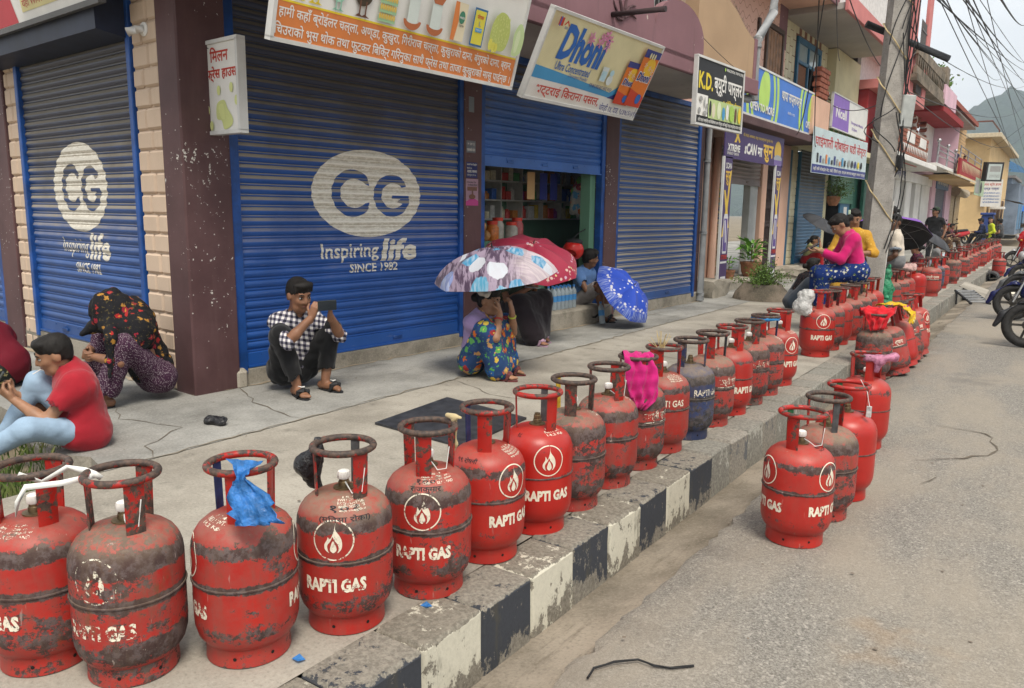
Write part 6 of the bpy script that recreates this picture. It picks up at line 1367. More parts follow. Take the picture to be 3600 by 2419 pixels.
def hand(S, wr, d, palm, curl=.7, thumb=1, h=.0052):
 """a hand with palm, four fingers of unequal length and a thumb leaving the side of the palm"""
 d = nrm(d); palm = nrm(np.array(palm) - d * (np.array(palm) @ d)); side = np.cross(d, palm) * thumb; s = SDF(h)
 w = np.array(wr, float); c = w + d * .045 * S
 s.cap(w - d * .03 * S, w, .024 * S, .023 * S, .01)
 for k in (-1.3, -.45, .45, 1.2): s.cap(w + d * .01 * S + side * .010 * k * S, w + d * .078 * S + side * .0185 * k * S, .0155 * S, .0115 * S, .010)
 for i, (k, L) in enumerate(((1.35, .068), (.48, .078), (-.45, .072), (-1.3, .055))):
  a = w + d * .080 * S + side * .0185 * k * S; c1 = curl * .75; e1 = a + (d * math.cos(c1) + palm * math.sin(c1) + side * .04 * k) * L * .52 * S; c2 = curl * 1.7; e2 = e1 + (d * math.cos(c2) + palm * math.sin(c2)) * L * .48 * S
  s.cap(a, e1, .0092 * S, .0082 * S, .004); s.cap(e1, e2, .0082 * S, .0068 * S, .004)
 b = w + d * .022 * S + side * .026 * S; e1 = b + nrm(side * .75 + d * .7 + palm * .35) * .042 * S; e2 = e1 + nrm(side * .2 + d * .9 + palm * .45) * .03 * S
 s.cap(w + d * .012 * S + side * .014 * S, b, .014 * S, .0125 * S, .008); s.cap(b, e1, .0115 * S, .0098 * S, .005); s.cap(e1, e2, .0098 * S, .0078 * S, .004); return s

class Person:
 def __init__(s, label, root, face, S=1.0, skin=SK1, res=.012, cat='person', group=None, hs=1.10):
  s.hs = hs * S
  s.root = np.array([root[0], root[1], root[2] if len(root) > 2 else 0.0]); a = R(face); s.f = np.array([math.cos(a), math.sin(a), 0]); s.r = np.array([math.sin(a), -math.cos(a), 0]); s.z = np.array([0, 0, 1.]); s.S = S; s.skin = skin; s.res = res
  s.t = thing('person', label, cat, tuple(s.root), 0.0, group); s.o = s.root
 def L(s, p): return s.root + s.S * (s.r * p[0] + s.f * p[1] + s.z * p[2])
 def pose(s, pel, nck, hd, look, hands, feet, toe=None, elb=None, kne=None, twist=0.0, up=None):
  """joints in the person's own frame (right, forward, up)"""
  S = s.S; V = lambda v: nrm(s.r * v[0] + s.f * v[1] + s.z * v[2]); s.pel, s.nck, s.hd = s.L(pel), s.L(nck), s.L(hd); s.look = V(look)
  u = nrm(s.nck - s.pel); ca, sa = math.cos(R(twist)), math.sin(R(twist)); s.sax = nrm(s.r * ca + s.f * sa)
  s.sh = [s.nck - u * .045 * S - s.sax * .165 * S, s.nck - u * .045 * S + s.sax * .165 * S]; s.hip = [s.pel - s.r * .085 * S, s.pel + s.r * .085 * S]
  s.wr = [s.L(h) for h in hands]; s.an = [s.L(h) for h in feet]
  ed = elb or ((-.5, -.3, -.8), (.5, -.3, -.8)); kd = kne or ((-.35, .8, .6), (.35, .8, .6))
  s.el = [ik(s.sh[i], s.wr[i], .275 * S, .25 * S, V(ed[i])) for i in (0, 1)]; s.kn = [ik(s.hip[i], s.an[i], .41 * S, .40 * S, V(kd[i])) for i in (0, 1)]
  for i in (0, 1):                                     # keep limb lengths honest
   d = s.wr[i] - s.el[i]; s.wr[i] = s.el[i] + nrm(d) * min(np.linalg.norm(d), .255 * S)
   d = s.an[i] - s.kn[i]; s.an[i] = s.kn[i] + nrm(d) * min(np.linalg.norm(d), .405 * S)
  tv = toe or ((0, 1, 0), (0, 1, 0)); s.toe = [V(t_) for t_ in tv]
  s.up = nrm(s.hd - s.nck); s.up = nrm((s.up if up is None else V(up)) - s.look * ((s.up if up is None else V(up)) @ s.look)); s.lr = np.cross(s.look, s.up); return s
 def H(s, p): return s.hd + s.hs * (s.lr * p[0] + s.look * p[1] + s.up * p[2])
 def HM(s): return np.array([s.lr, s.look, s.up])
 def torso(s, q, g=0.0, waist=1.0):
  S = s.S; m = lerp(s.pel, s.nck, .5)
  for i in (0, 1):
   a = lerp(s.pel, s.hip[i], .75); b = lerp(s.nck, s.sh[i], .62) - nrm(s.nck - s.pel) * .05 * S
   q.cap(a, b, .082 * S * waist + g, .078 * S + g, .05)
  q.cap(s.pel, lerp(s.pel, s.nck, .85), .105 * S * waist + g, .088 * S + g, .05); q.cap(s.sh[0], s.sh[1], .05 * S + g, None, .05); q.cap(lerp(s.nck, s.sh[0], .3), lerp(s.nck, s.hd, .25), .05 * S + g, .04 * S + g, .04); q.cap(lerp(s.nck, s.sh[1], .3), lerp(s.nck, s.hd, .25), .05 * S + g, .04 * S + g, .04); return q
 def body(s, hands=True, curl=(.8, .8), palm=None, hdir=None, face=True, feet=True):
  S = s.S; q = SDF(s.res); s.torso(q, -.012)
  for i in (0, 1):
   q.cap(s.sh[i], s.el[i], .046 * S, .037 * S, .03); q.cap(s.el[i], lerp(s.el[i], s.wr[i], .35), .037 * S, .039 * S, .015); q.cap(lerp(s.el[i], s.wr[i], .3), s.wr[i], .039 * S, .0255 * S, .015)
   q.cap(s.hip[i], s.kn[i], .078 * S, .054 * S, .03); q.cap(s.kn[i], lerp(s.kn[i], s.an[i], .4), .052 * S, .054 * S, .02); q.cap(lerp(s.kn[i], s.an[i], .35), s.an[i], .053 * S, .034 * S, .02)
   if feet:
    fd = s.toe[i]; side = np.cross(fd, s.z); b = s.an[i] - s.z * .045 * S; q.cap(b - fd * .045 * S, b + fd * .10 * S, .034 * S, .030 * S, .02)
    for k in (-1.4, -.7, 0, .7, 1.4): e = b + fd * (.175 - .012 * abs(k - (-1.4 if i else 1.4))) * S + side * k * .017 * S - s.z * .012 * S; q.cap(b + fd * .10 * S + side * k * .012 * S, e, .018 * S, .012 * S, .006)
  q.cap(s.nck - nrm(s.nck - s.pel) * .03, s.H((0, -.02, -.06)), .056 * S, .050 * S, .03)
  s.headprims(q, face); out = [q]
  if hands:
   for i in (0, 1):
    hd_ = nrm(s.wr[i] - s.el[i]) if not hdir or hdir[i] is None else nrm(s.r * hdir[i][0] + s.f * hdir[i][1] + s.z * hdir[i][2]); pm = (s.r * (1 if i == 0 else -1)) if not palm else (s.r * palm[i][0] + s.f * palm[i][1] + s.z * palm[i][2])
    out.append(hand(S, s.wr[i], hd_, pm, curl[i], 1 if i else -1, .0052 if s.res < .014 else .008))
  else:
   for i in (0, 1): q.cap(s.wr[i], s.wr[i] + nrm(s.wr[i] - s.el[i]) * .10 * S, .03 * S, .02 * S, .02)
  s.b = sdf_obj('body', out, s.skin, s.t, s.o)
  if face and s.res < .02: s.features()
  return s
 def headprims(s, q, face=True):
  S = s.hs; M = s.HM(); E = lambda c, r, k=.015, op=1: q.ell(s.H(c), np.array(r) * S, M, k, op); C = lambda a, b, ra, rb, k=.012: q.cap(s.H(a), s.H(b), ra * S, rb * S, k)
  E((0, -.012, .03), (.074, .092, .085)); E((0, .018, -.035), (.060, .068, .078), .03); C((-.03, .035, -.085), (.03, .035, -.085), .026, .026, .03); C((0, .062, -.092), (0, .058, -.098), .021, .019, .02)
  if face:
   C((0, .080, .018), (0, .097, -.026), .0085, .0135, .008); C((-.013, .088, -.030), (.013, .088, -.030), .009, .009, .006); C((-.034, .074, .026), (.034, .074, .026), .011, .011, .015)
   for x in (-.031, .031): E((x, .088, .004), (.014, .012, .010), .004, -1); C((x * 1.25, .055, -.022), (x * .9, .070, -.03), .018, .016, .02)
   C((-.020, .078, -.058), (.020, .078, -.058), .0085, .0085, .008)
  for x in (-1, 1): E((x * .076, -.006, -.008), (.010, .022, .031), .01); 
 def features(s):
  S = s.hs; M4 = Matrix([[s.lr[i], s.look[i], s.up[i]] for i in range(3)]).to_4x4(); T = Matrix.Translation(Vector(s.hd - s.o)) @ M4 @ Matrix.Scale(S, 4)
  for x in (-.031, .031):
   e = MB().ell((x, .0755, .004), (.0125, .009, .0075), 12, 8, T).build('eye', M_EYEW, s.t, True); MB().ell((x, .0825, .003), (.0062, .004, .0068), 10, 6, T).build('iris', M_EYED, e, True)
   MB().tube([T @ Vector((x * .45, .0885, .024)), T @ Vector((x, .0885, .0295)), T @ Vector((x * 1.5, .073, .0235))], [.0035 * S, .0045 * S, .0022 * S], 6).build('eyebrow', HAIR, s.t, True)
   MB().tube([T @ Vector((x * .6, .083, .0085)), T @ Vector((x, .0868, .0125)), T @ Vector((x * 1.42, .0755, .0080))], .0022 * S, 5).build('eyelid', HAIR, s.t, True)
  MB().tube([T @ Vector(p) for p in ((-.022, .078, -.0575), (-.008, .0885, -.0555), (0, .0885, -.057), (.008, .0885, -.0555), (.022, .078, -.0575))], [.003 * S, .0052 * S, .0045 * S, .0052 * S, .003 * S], 6).build('lips', M_LIP, s.t, True)
 def hair(s, style='short', name='hair'):
  S = s.hs; M = s.HM(); q = SDF(min(.0095, s.res)); E = lambda c, r, k=.012, op=1: q.ell(s.H(c), np.array(r) * S, M, k, op); C = lambda a, b, ra, rb, k=.02: q.cap(s.H(a), s.H(b), ra * S, rb * S, k)
  E((0, -.016, .040), (.080, .097, .084)); E((0, -.040, .0), (.073, .064, .085), .02); [C((x, -.02, .03), (x, .012, -.022), .014, .006, .01) for x in (-.074, .074)]
  if style == 'short': E((0, .052, .085), (.060, .040, .030), .02); [C((x, .050, .088), (x * 1.05, .076 - abs(x) * .28, .046 + .007 * math.sin(x * 400)), .017, .008, .010) for x in (-.055, -.038, -.02, 0, .02, .038, .055)]
  if style == 'fringe': E((0, .055, .085), (.066, .042, .034), .02); [C((x, .050, .088), (x * 1.1 + .004, .079 - abs(x) * .25, .036 + .007 * math.sin(x * 300)), .018, .009, .010) for x in (-.055, -.035, -.015, .005, .025, .045, .06)]
  if style in ('bun', 'long', 'pony'): E((0, .045, .085), (.064, .045, .030), .02)
  if style == 'bun': C((0, -.10, .0), (0, -.125, -.005), .040, .036, .01); E((0, -.13, -.004), (.042, .034, .040), .008)
  if style == 'pony': C((0, -.09, .0), (0, -.13, -.03), .03, .03); C((0, -.13, -.03), (0, -.12, -.26), .032, .012)
  if style == 'long': [C((x, -.05, -.02), (x * 1.3, -.075, -.30), .042, .026) for x in (-.05, 0, .05)]; [C((x, -.0, .0), (x * 1.1, .02, -.2), .022, .016) for x in (-.082, .082)]
  q.ell(s.H((0, .095, -.055)), np.array((.064, .085, .086)) * S, M, .0, -1); 
  for x in (-1, 1): q.ell(s.H((x * .082, .012, -.014)), np.array((.02, .026, .032)) * S, M, .0, -1)
  if style in ('short', 'fringe'): q.cap(s.H((-.1, -.03, -.085)), s.H((.1, -.03, -.085)), .045 * S, None, 0, -1)
  q.wrinkle(.0034, 105, 1.0); s.hr = sdf_obj(name, q, HAIR, s.t, s.o); return s
 def shirt(s, mat, sleeve=.55, grow=.014, name='shirt', hem=0.0, wr=.007, extra=None, forearm=0.0, loose=.012):
  S = s.S; q = SDF(s.res); s.torso(q, grow)
  if hem:
   for i in (0, 1): q.cap(s.hip[i], lerp(s.hip[i], s.kn[i], hem), .09 * S + grow, .085 * S + grow, .05)
  for i in (0, 1):
   if forearm: q.cap(s.sh[i], s.el[i], .05 * S + grow, .042 * S + grow, .035); e = lerp(s.el[i], s.wr[i], forearm); q.cap(s.el[i], e, .042 * S + grow, .034 * S + grow * .8, .025); d = nrm(s.wr[i] - s.el[i])
   else: e = lerp(s.sh[i], s.el[i], sleeve); q.cap(s.sh[i], e, .054 * S + grow, .052 * S + loose, .035); d = nrm(s.el[i] - s.sh[i])
   q.cap(e + d * .012, e + d * .2, .040 * S + (loose if not forearm else .004), None, 0, -1)
  if extra: extra(q)
  q.cap(lerp(s.nck, s.hd, .22), s.hd, .060 * S, .07 * S, 0, -1)
  q.wrinkle(wr * 1.2, 24, len(name) + S); s.sm = sdf_obj(name, q, mat, s.t, s.o); return s
 def legs(s, mat, upto=.92, grow=.016, name='trousers', flare=0.0, wr=.0045, skirt=False, thigh=None):
  S = s.S; q = SDF(s.res); q.cap(s.hip[0], s.hip[1], .105 * S + grow, None, .05); q.cap(s.pel, lerp(s.pel, s.nck, .2), .10 * S + grow, .095 * S + grow, .05)
  for i in (0, 1):
   if thigh: e = lerp(s.hip[i], s.kn[i], thigh); q.cap(s.hip[i], e, .085 * S + grow, .075 * S + grow + .01, .04); d = nrm(s.kn[i] - s.hip[i]); q.cap(e + d * .015, e + d * .2, .07 * S + .01, None, 0, -1); continue
   e = lerp(s.kn[i], s.an[i], upto); q.cap(s.hip[i], s.kn[i], .085 * S + grow, .060 * S + grow, .04); q.cap(s.kn[i], e, .058 * S + grow, .044 * S + grow + flare, .03); d = nrm(s.an[i] - s.kn[i]); q.cap(e + d * .03, e + d * .22, .036 * S + grow + flare * .8, None, 0, -1)
  if skirt:
   for a, b in ((.25, .25), (.55, .55), (.9, .9)): q.cap(lerp(s.hip[0], s.kn[0], a), lerp(s.hip[1], s.kn[1], b), .075 * S + grow, None, .06)
   for a in (.1, .4, .7, .95): q.cap(lerp(s.kn[0], s.an[0], a), lerp(s.kn[1], s.an[1], a), .05 * S + grow + flare * a, None, .06)
  q.wrinkle(wr, 24, 2 + S); s.lg = sdf_obj(name, q, mat, s.t, s.o); return s
 def sandals(s, mat=None, strap=True, name='sandal'):
  S = s.S
  for i in (0, 1):
   fd = s.toe[i]; side = np.cross(fd, s.z); b = s.an[i] - s.z * .082 * S - s.o; ang = math.atan2(fd[1], fd[0]) - math.pi / 2
   M = Matrix.Translation(Vector(b)) @ Matrix.Rotation(ang, 4, 'Z') @ Matrix.Scale(S, 4)
   pts = [(.043 * math.cos(a) * (1.0 if math.sin(a) > 0 else .82), .058 + .132 * math.sin(a)) for a in [2 * math.pi * k / 20 for k in range(20)]]
   so = MB().prism(pts, -.005, .012, lambda x, y, d: M @ Vector((x, y, d))).build(name, mat or M_SOLE, s.t, 40)
   if strap: MB().tube([M @ Vector(p) for p in ((-.047, .10, .01), (-.036, .108, .055), (0, .112, .068), (.036, .108, .055), (.047, .10, .01))], [.012 * S, .020 * S, .022 * S, .020 * S, .012 * S], 8).build('strap', mat or M_SOLE, so, True)
  return s
def slab(name, label, cat, c, ux, uy, w, h, t, mat, extra=None):
 """a held flat device such as a phone; c is its centre"""
 ux, uy = Vector(ux).normalized(), Vector(uy).normalized(); n = ux.cross(uy); M = Matrix((ux, uy, n)).transposed().to_4x4(); root = thing(name, label, cat, tuple(c)); MB().bbox(-w / 2, w / 2, -h / 2, h / 2, -t / 2, t / 2, .003, M).build('case', mat, root)
 MB().box(-w * .47, w * .47, -h * .46, h * .46, t / 2, t / 2 + .0008, M).build('screen', plain('screen_glass', (.02, .025, .03), .1, .05), root)
 if extra: MB().bbox(w * .22, w * .44, h * .02, h * .42, -t / 2 - .004, -t / 2 + .001, .003, M).build('camera_bump', plain('camera_black', (.008, .008, .009), .15), root)
 return root
LEGP = ((-.35, .8, .6), (.35, .8, .6))
SQ = dict(pel=(0, -.27, .17), nck=(0, -.10, .60), hd=(0, -.03, .73), feet=((-.13, -.02, .085), (.13, -.02, .085)))

# --- boy squatting with a phone
p = Person('boy in black and white plaid shirt squatting before the blue shutter, filming with a phone', (-4.58, 3.90), -8, 1.0, SK2, .0105)
p.pose((0, -.28, .16), (.02, -.17, .60), (.03, -.10, .755), (.02, .95, -.25), ((-.075, .15, .61), (.075, .13, .61)), ((-.135, -.03, .085), (.135, .0, .085)), toe=((-.15, 1, 0), (.15, 1, 0)), elb=((-.75, .3, -1), (.75, .3, -1)))
p.body(curl=(1.0, 1.0), palm=((1, -.5, .2), (-1, -.5, .2)), hdir=((.2, .35, 1), (-.2, .35, 1))); p.hair('fringe').shirt(plaid(), forearm=.18, wr=.009).legs(cloth('black_trousers', (.008, .008, .009)), .80, grow=.024, wr=.009).sandals()
pc = p.L((0, .225, .70)); slab('smartphone', 'dark phone held sideways by the squatting boy', 'phone', pc, -p.r + p.f * .1, (0, 0, 1), .15, .074, .011, M_PHONE, True)
for i in (0, 1):
 b = p.an[i] + p.toe[i] * .085 + p.z * -.002 - p.o; MB().tube([tuple(b + p.toe[i] * .0 + np.cross(p.toe[i], p.z) * x + np.array([0, 0, zz])) for x, zz in ((-.025, .006), (-.005, .002), (.028, .016))], [.004, .007, .002], 5).build('white_tick', K_WH, p.t)
mb = MB(); text_fit(mb, 'JEANS', 0, .07, 0, .016, lambda a, b, d: Vector(p.L((-.16 + a * .3, -.16 + a, .24 + b)) - p.o) + Vector(-p.r) * .105, .02); mb.build('lettering', plain('print_gold', (.5, .4, .15), .6), p.t, recalc=False)

# --- boy in the red T-shirt sitting on the edge
p = Person('boy in a red T-shirt and pale jeans sitting on the pavement edge with a phone', (-4.62, 2.20), 248, .90, SK1, .0105)
p.pose((0, -.02, .10), (.02, .03, .47), (.0, .13, .62), (.0, .93, -.30), ((-.03, .37, .36), (.11, .36, .36)), ((-.12, .62, .03), (.16, .44, .085)), toe=((0, 1, .2), (.1, 1, 0)), elb=((-.6, -.1, -1), (.5, -.3, -1)), kne=((-.75, .2, .6), (.05, .2, 1)))
p.body(curl=(1.1, 1.1), palm=((.6, .2, .7), (-.6, .2, .7)), hdir=((.35, .6, .6), (-.3, .6, .6))); p.hair('short').shirt(cloth('red_cotton', (.30, .012, .022)), .66, grow=.040, wr=.005, loose=.030, hem=.16).legs(denim('pale_denim', (.26, .36, .47)), .94, grow=.012, wr=.0045)
slab('smartphone', 'phone in the hands of the boy in red', 'phone', p.L((.04, .45, .45)), p.r, p.z * .8 - p.f * .5, .075, .15, .01, M_PHONE)
mb = MB(); text_fit(mb, 'DS+NIN', -.085, .085, -.018, .018, lambda a, b, d: Vector(p.L((.10 + a * .8, .135 - a * .32 - abs(a) * .1 + b * .5, .335 + b)) - p.o) + Vector(p.f * .03 + p.r * .03), .03); mb.build('lettering', K_WH, p.t, recalc=False)
MB().bbox(-.014, .014, -.004, .004, -.014, .014, .002, Matrix.Translation(Vector(lerp(p.sh[1], p.el[1], .62) - p.o + p.r * .07 + p.z * -.01)) @ Matrix.Rotation(R(214), 4, 'Z')).build('sleeve_tag', K_CBL, p.t)
MB().tube([tuple(p.H((-.01, .088, -.057)) - p.o), tuple(p.H((-.02, .14, -.065)) - p.o)], .003, 6).build('white_stick', K_WH, p.t)

# --- person wrapped in a flowered black scarf
FL = floral('flowered_black_scarf', (.010, .010, .012), [(.30, .02, .018), (.20, .03, .025), (.32, .16, .03), (.25, .015, .03)], (.07, .055, .02), 21, .40, .62, (.40, .20, .03))
p = Person('person sitting under a black scarf with red flowers beside the maroon pillar', (-5.42, 3.0), 258, 1.0, SK2, .0115)
p.pose((.0, -.12, .17), (0, .04, .58), (0, .15, .66), (0, .7, -.7), ((-.02, .30, .36), (.08, .30, .36)), ((-.13, .28, .085), (.12, .30, .085)), elb=((-.7, .2, -.6), (.9, .1, -.3)))
p.body(face=False, curl=(.9, .9)); 
def drape(q):
 q.cap(p.H((0, -.02, .03)), p.H((0, .03, -.03)), .128, .118, .07); q.cap(p.hd, p.nck, .125, .16, .08); q.cap(p.sh[0], p.sh[1], .105, None, .09); q.cap(p.nck, lerp(p.nck, p.pel, .85), .165, .155, .09)
 for i, e in ((0, .5), (1, .6)): q.cap(p.sh[i], lerp(p.sh[i], p.el[i], e), .105, .09, .08)
 q.cap(p.sh[1], p.pel + p.r * .12 - p.f * .04 + p.z * .05, .085, .06, .06); q.cap(p.H((-.07, .05, .0)), p.L((-.25, .24, .50)), .075, .04, .06); q.cap(p.L((-.25, .24, .50)), p.L((-.27, .27, .24)), .04, .022, .04); q.cap(p.L((-.20, .22, .50)), p.L((-.2, .26, .34)), .04, .02, .04)
 q.cap(p.H((.0, .08, .0)), p.L((.02, .34, .52)), .07, .035, .05)
q = SDF(.0115); drape(q); q.wrinkle(.014, 24, 1.3); sdf_obj('scarf', q, FL, p.t, p.o)
t = NT('dotted_plum_cloth'); v = t.obj(); dts = t.ss(t.voro(v, 120, rnd=.6), .36, .24); M_DOT = t.fin(t.mix(dts, (.045, .014, .036), (.36, .31, .33)), .85, 0, .2)
p.legs(M_DOT, .9, grow=.022, flare=.025, name='dotted_trousers', wr=.006).sandals(strap=False)
MB().add([tuple(p.L(a) - p.o) for a in ((.02, .42, .40), (.10, .40, .40), (.09, .44, .36), (.02, .45, .18), (-.05, .44, .19), (.0, .45, .34), (.02, .41, .385), (.10, .39, .385), (.09, .43, .345), (.02, .44, .165), (-.05, .43, .175), (.0, .44, .325))], ((0, 1, 2, 5), (5, 2, 3, 4), (11, 8, 7, 6), (10, 9, 8, 11), (0, 6, 7, 1), (1, 7, 8, 2), (2, 8, 9, 3), (3, 9, 10, 4), (4, 10, 11, 5), (5, 11, 6, 0))).build('green_kerchief', cloth('pale_green_cloth', (.30, .48, .18)), p.t)

# --- person in the dark red shawl at the edge
FL2 = floral('embroidered_red_shawl', (.13, .008, .018), [(.55, .25, .10), (.6, .12, .15), (.5, .35, .12)], None, 9, .24, .30)
p = Person('person in a dark red embroidered shawl sitting near the side street shutter', (-6.72, 2.55), 215, 1.0, SK2, .014)
p.pose((0, -.1, .13), (0, .06, .40), (0, .20, .47), (0, .8, -.6), ((-.1, .3, .3), (.1, .3, .3)), ((-.1, .45, .08), (.1, .45, .08)))
p.body(face=False); q = SDF(.014); q.cap(p.nck, p.pel + p.z * .05, .16, .19, .08); q.cap(p.sh[0], p.sh[1], .11, None, .08); q.cap(p.nck, p.hd, .12, .12, .06); q.cap(p.sh[1], p.L((.26, .1, .22)), .11, .10, .06); q.wrinkle(.009, 17, 2); sdf_obj('shawl', q, FL2, p.t, p.o); p.legs(floral('patterned_dark_skirt', (.012, .016, .014), [(.25, .22, .1), (.2, .16, .06)], None, 26, .36, .7), .9, grow=.03, skirt=True, name='skirt')

# --- woman under the tulip umbrella
FL3 = floral('bright_printed_skirt', (.022, .055, .15), [(.55, .13, .02), (.30, .03, .03), (.10, .33, .09), (.60, .42, .06), (.02, .10, .30), (.45, .25, .10)], (.09, .32, .08), 14, .45, .92, (.62, .5, .1))
p = Person('woman in a lilac T-shirt and bright printed skirt squatting under the tulip umbrella', (-3.84, 5.28), 14, .95, SK1, .0105)
p.pose((0, -.22, .14), (.02, -.16, .55), (.03, -.07, .69), (.1, .95, -.15), ((-.09, .10, .60), (.10, .06, .60)), ((-.13, .04, .085), (.13, .06, .085)), elb=((-.5, .5, -1), (.6, .5, -1)))
p.body(curl=(.9, .5), palm=((0, -1, .1), (0, -1, .1)), hdir=((.1, -.2, 1), (-.15, -.3, 1))); p.hair('bun').shirt(cloth('lilac_cotton', (.33, .24, .44)), .55, wr=.0035, grow=.018).legs(FL3, .97, grow=.018, skirt=True, name='skirt', flare=.03, wr=.007).sandals(cloth('maroon_strap', (.12, .03, .03)))
q = SDF(.010); q.cap(p.H((-.03, -.03, .085)), p.H((.03, -.03, .085)), .078, None, .03); q.cap(p.H((-.06, -.06, .05)), p.H((-.085, -.07, -.10)), .06, .045, .03); q.cap(p.H((.07, .0, .08)), p.H((.11, .03, .06)), .04, .03, .03); q.ell(p.H((0, .06, -.02)), np.array((.07, .08, .10)), p.HM(), 0, -1); q.wrinkle(.006, 40, 1); sdf_obj('head_towel', q, cloth('white_towel', (.56, .52, .46)), p.t, p.o)
for i, c in ((0, plain('bangle_green', (.45, .55, .05), .3)), (1, plain('bangle_red', (.4, .02, .02), .3))):
 d = Vector(nrm(p.wr[i] - p.el[i])); MB().ring((0, 0, 0), .030, .007, 16, 6, Matrix.Translation(Vector(lerp(p.el[i], p.wr[i], .72) - p.o)) @ d.to_track_quat('Z', 'Y').to_matrix().to_4x4()).build('bangle', c, p.t, True)
MB().tube([tuple(lerp(p.nck, p.hd, .3) - p.o + p.r * x + p.f * y + p.z * z_) for x, y, z_ in ((-.055, .02, .01), (-.04, .085, -.06), (0, .115, -.11), (.04, .085, -.06), (.055, .02, .01))], .004, 6).build('necklace', plain('gold', (.6, .38, .08), .3, metal=.8), p.t)

# --- person with the crimson umbrella
p = Person('person in black trousers sitting on the shop step under the crimson umbrella', (-4.78, 6.95), -8, .98, SK2, .013)
p.pose((0, -.16, .30), (0, -.12, .72), (0, -.08, .88), (.2, 1, -.4), ((-.08, .18, .60), (.10, .22, .60)), ((-.12, .20, .085), (.10, .34, .085)))
p.body(curl=(1, 1), palm=((.5, 0, .8), (-.5, 0, .8))); p.hair('bun').shirt(cloth('olive_cotton', (.045, .06, .035)), .7, wr=.005).legs(cloth('black_plum_trousers', (.014, .009, .012)), .92, grow=.035, flare=.035, wr=.006, skirt=True).sandals(cloth('lilac_strap', (.35, .22, .3)))
slab('smartphone', 'pale phone held under the crimson umbrella', 'phone', p.L((.13, .33, .63)), p.f, p.r, .15, .075, .01, plain('phone_pale', (.4, .42, .42), .3))

# --- boy in blue with the blue umbrella
p = Person('boy in a light blue T-shirt and grey shorts sitting on the shop step', (-4.98, 8.9), 8, .97, SK2, .013)
p.pose((-.02, -.14, .27), (0, -.07, .68), (.04, .0, .84), (-.55, .8, -.05), ((-.10, .25, .46), (.12, .26, .46)), ((-.12, .16, .085), (.10, .22, .085)), twist=-20)
p.body(curl=(.9, .9)); p.hair('short').shirt(cloth('sky_blue_cotton', (.10, .20, .42)), .6, grow=.018, wr=.004, loose=.02).legs(cloth('grey_shorts', (.24, .22, .22)), thigh=.88, grow=.02, name='shorts').sandals(cloth('dark_rubber', (.03, .03, .035)))

# --- woman in pink on the cylinders
PNK = floral('blue_printed_trousers', (.008, .028, .14), [(.30, .30, .16), (.08, .13, .05), (.45, .45, .42), (.01, .015, .05)], None, 26, .42, .62)
p = Person('woman in a magenta top and blue printed trousers sitting on the cylinders with a tablet', (-1.98, 9.98), 205, 1.0, SK1, .0115)
p.pose((0, .0, .74), (.02, .10, 1.17), (.02, .22, 1.29), (-.05, .75, -.65), ((-.10, .44, .98), (.06, .40, .98)), ((-.12, .40, .30), (.10, .42, .31)), elb=((-.5, -.4, -1), (.6, -.5, -1)), up=(0, .6, .8), kne=((-.1, .8, .6), (.1, .8, .6)))
p.body(curl=(.5, .5), palm=((.3, .2, 1), (-.3, .2, 1)), hdir=((.2, .9, -.05), (-.2, .9, -.05)), feet=True); p.hair('bun').shirt(cloth('magenta_knit', (.52, .012, .13), .1), forearm=.92, grow=.020, wr=.005).legs(PNK, .95, grow=.035, skirt=False, wr=.006)
slab('tablet', 'black tablet held by the woman in magenta', 'tablet', p.L((-.02, .56, 1.0)), p.r, p.f * .8 - p.z * .5, .16, .24, .012, plain('tablet_black', (.02, .02, .022), .3))
MB().bbox(-.012, .012, -.01, .01, -.04, .04, .003, Matrix.Translation(Vector(p.H((.03, -.155, .03)) - p.o))).build('hair_clip', plain('clip_mint', (.5, .62, .45), .4), p.t)

# --- woman in yellow facing her
p = Person('woman in a mustard yellow kurta standing behind the woman in magenta', (-2.26, 11.05), -85, .93, SK1, .014)
p.pose((0, 0, .86), (0, .03, 1.28), (0, .05, 1.47), (-.2, .9, -.35), ((-.16, .28, 1.0), (.12, .30, 1.02)), ((-.1, 0, .085), (.1, .05, .085)), elb=((-.8, -.3, -1), (.8, -.3, -1)))
MUS = floral('mustard_kurta', (.50, .27, .035), [(.60, .38, .08), (.42, .2, .02)], None, 40, .36, .6); p.body(); p.hair('pony').shirt(MUS, forearm=.5, grow=.022, hem=.9, wr=.005).legs(cloth('dark_leggings', (.03, .025, .03)), .95)

# --- woman crouching in the flowered black top
p = Person('woman in a flowered black blouse crouching beside the cylinders with her hair in a bun', (-2.98, 11.95), 30, .92, SK1, .0125)
p.pose((0, -.25, .14), (0, -.06, .56), (0, .03, .72), (.0, 1, .0), ((-.12, .25, .38), (.14, .24, .36)), ((-.12, .0, .085), (.12, .0, .085)))
p.body(curl=(.8, .8)); p.hair('bun').shirt(floral('black_flowered_blouse', (.008, .007, .009), [(.10, .04, .03), (.16, .06, .05)], None, 34, .3, .6), .6, grow=.018, wr=.005).legs(cloth('dark_blue_skirt', (.025, .035, .05)), .95, grow=.034, skirt=True, name='skirt')
q = SDF(.012); q.cap(p.kn[0], p.kn[1], .09, None, .05); q.cap(p.kn[1], lerp(p.kn[1], p.wr[1], .9) - p.z * .1, .08, .06, .05); q.wrinkle(.008, 20, 1); sdf_obj('red_shawl', q, floral('maroon_flowered_shawl', (.13, .006, .02), [(.02, .01, .012), (.2, .02, .03)], None, 22, .36, .5), p.t, p.o)

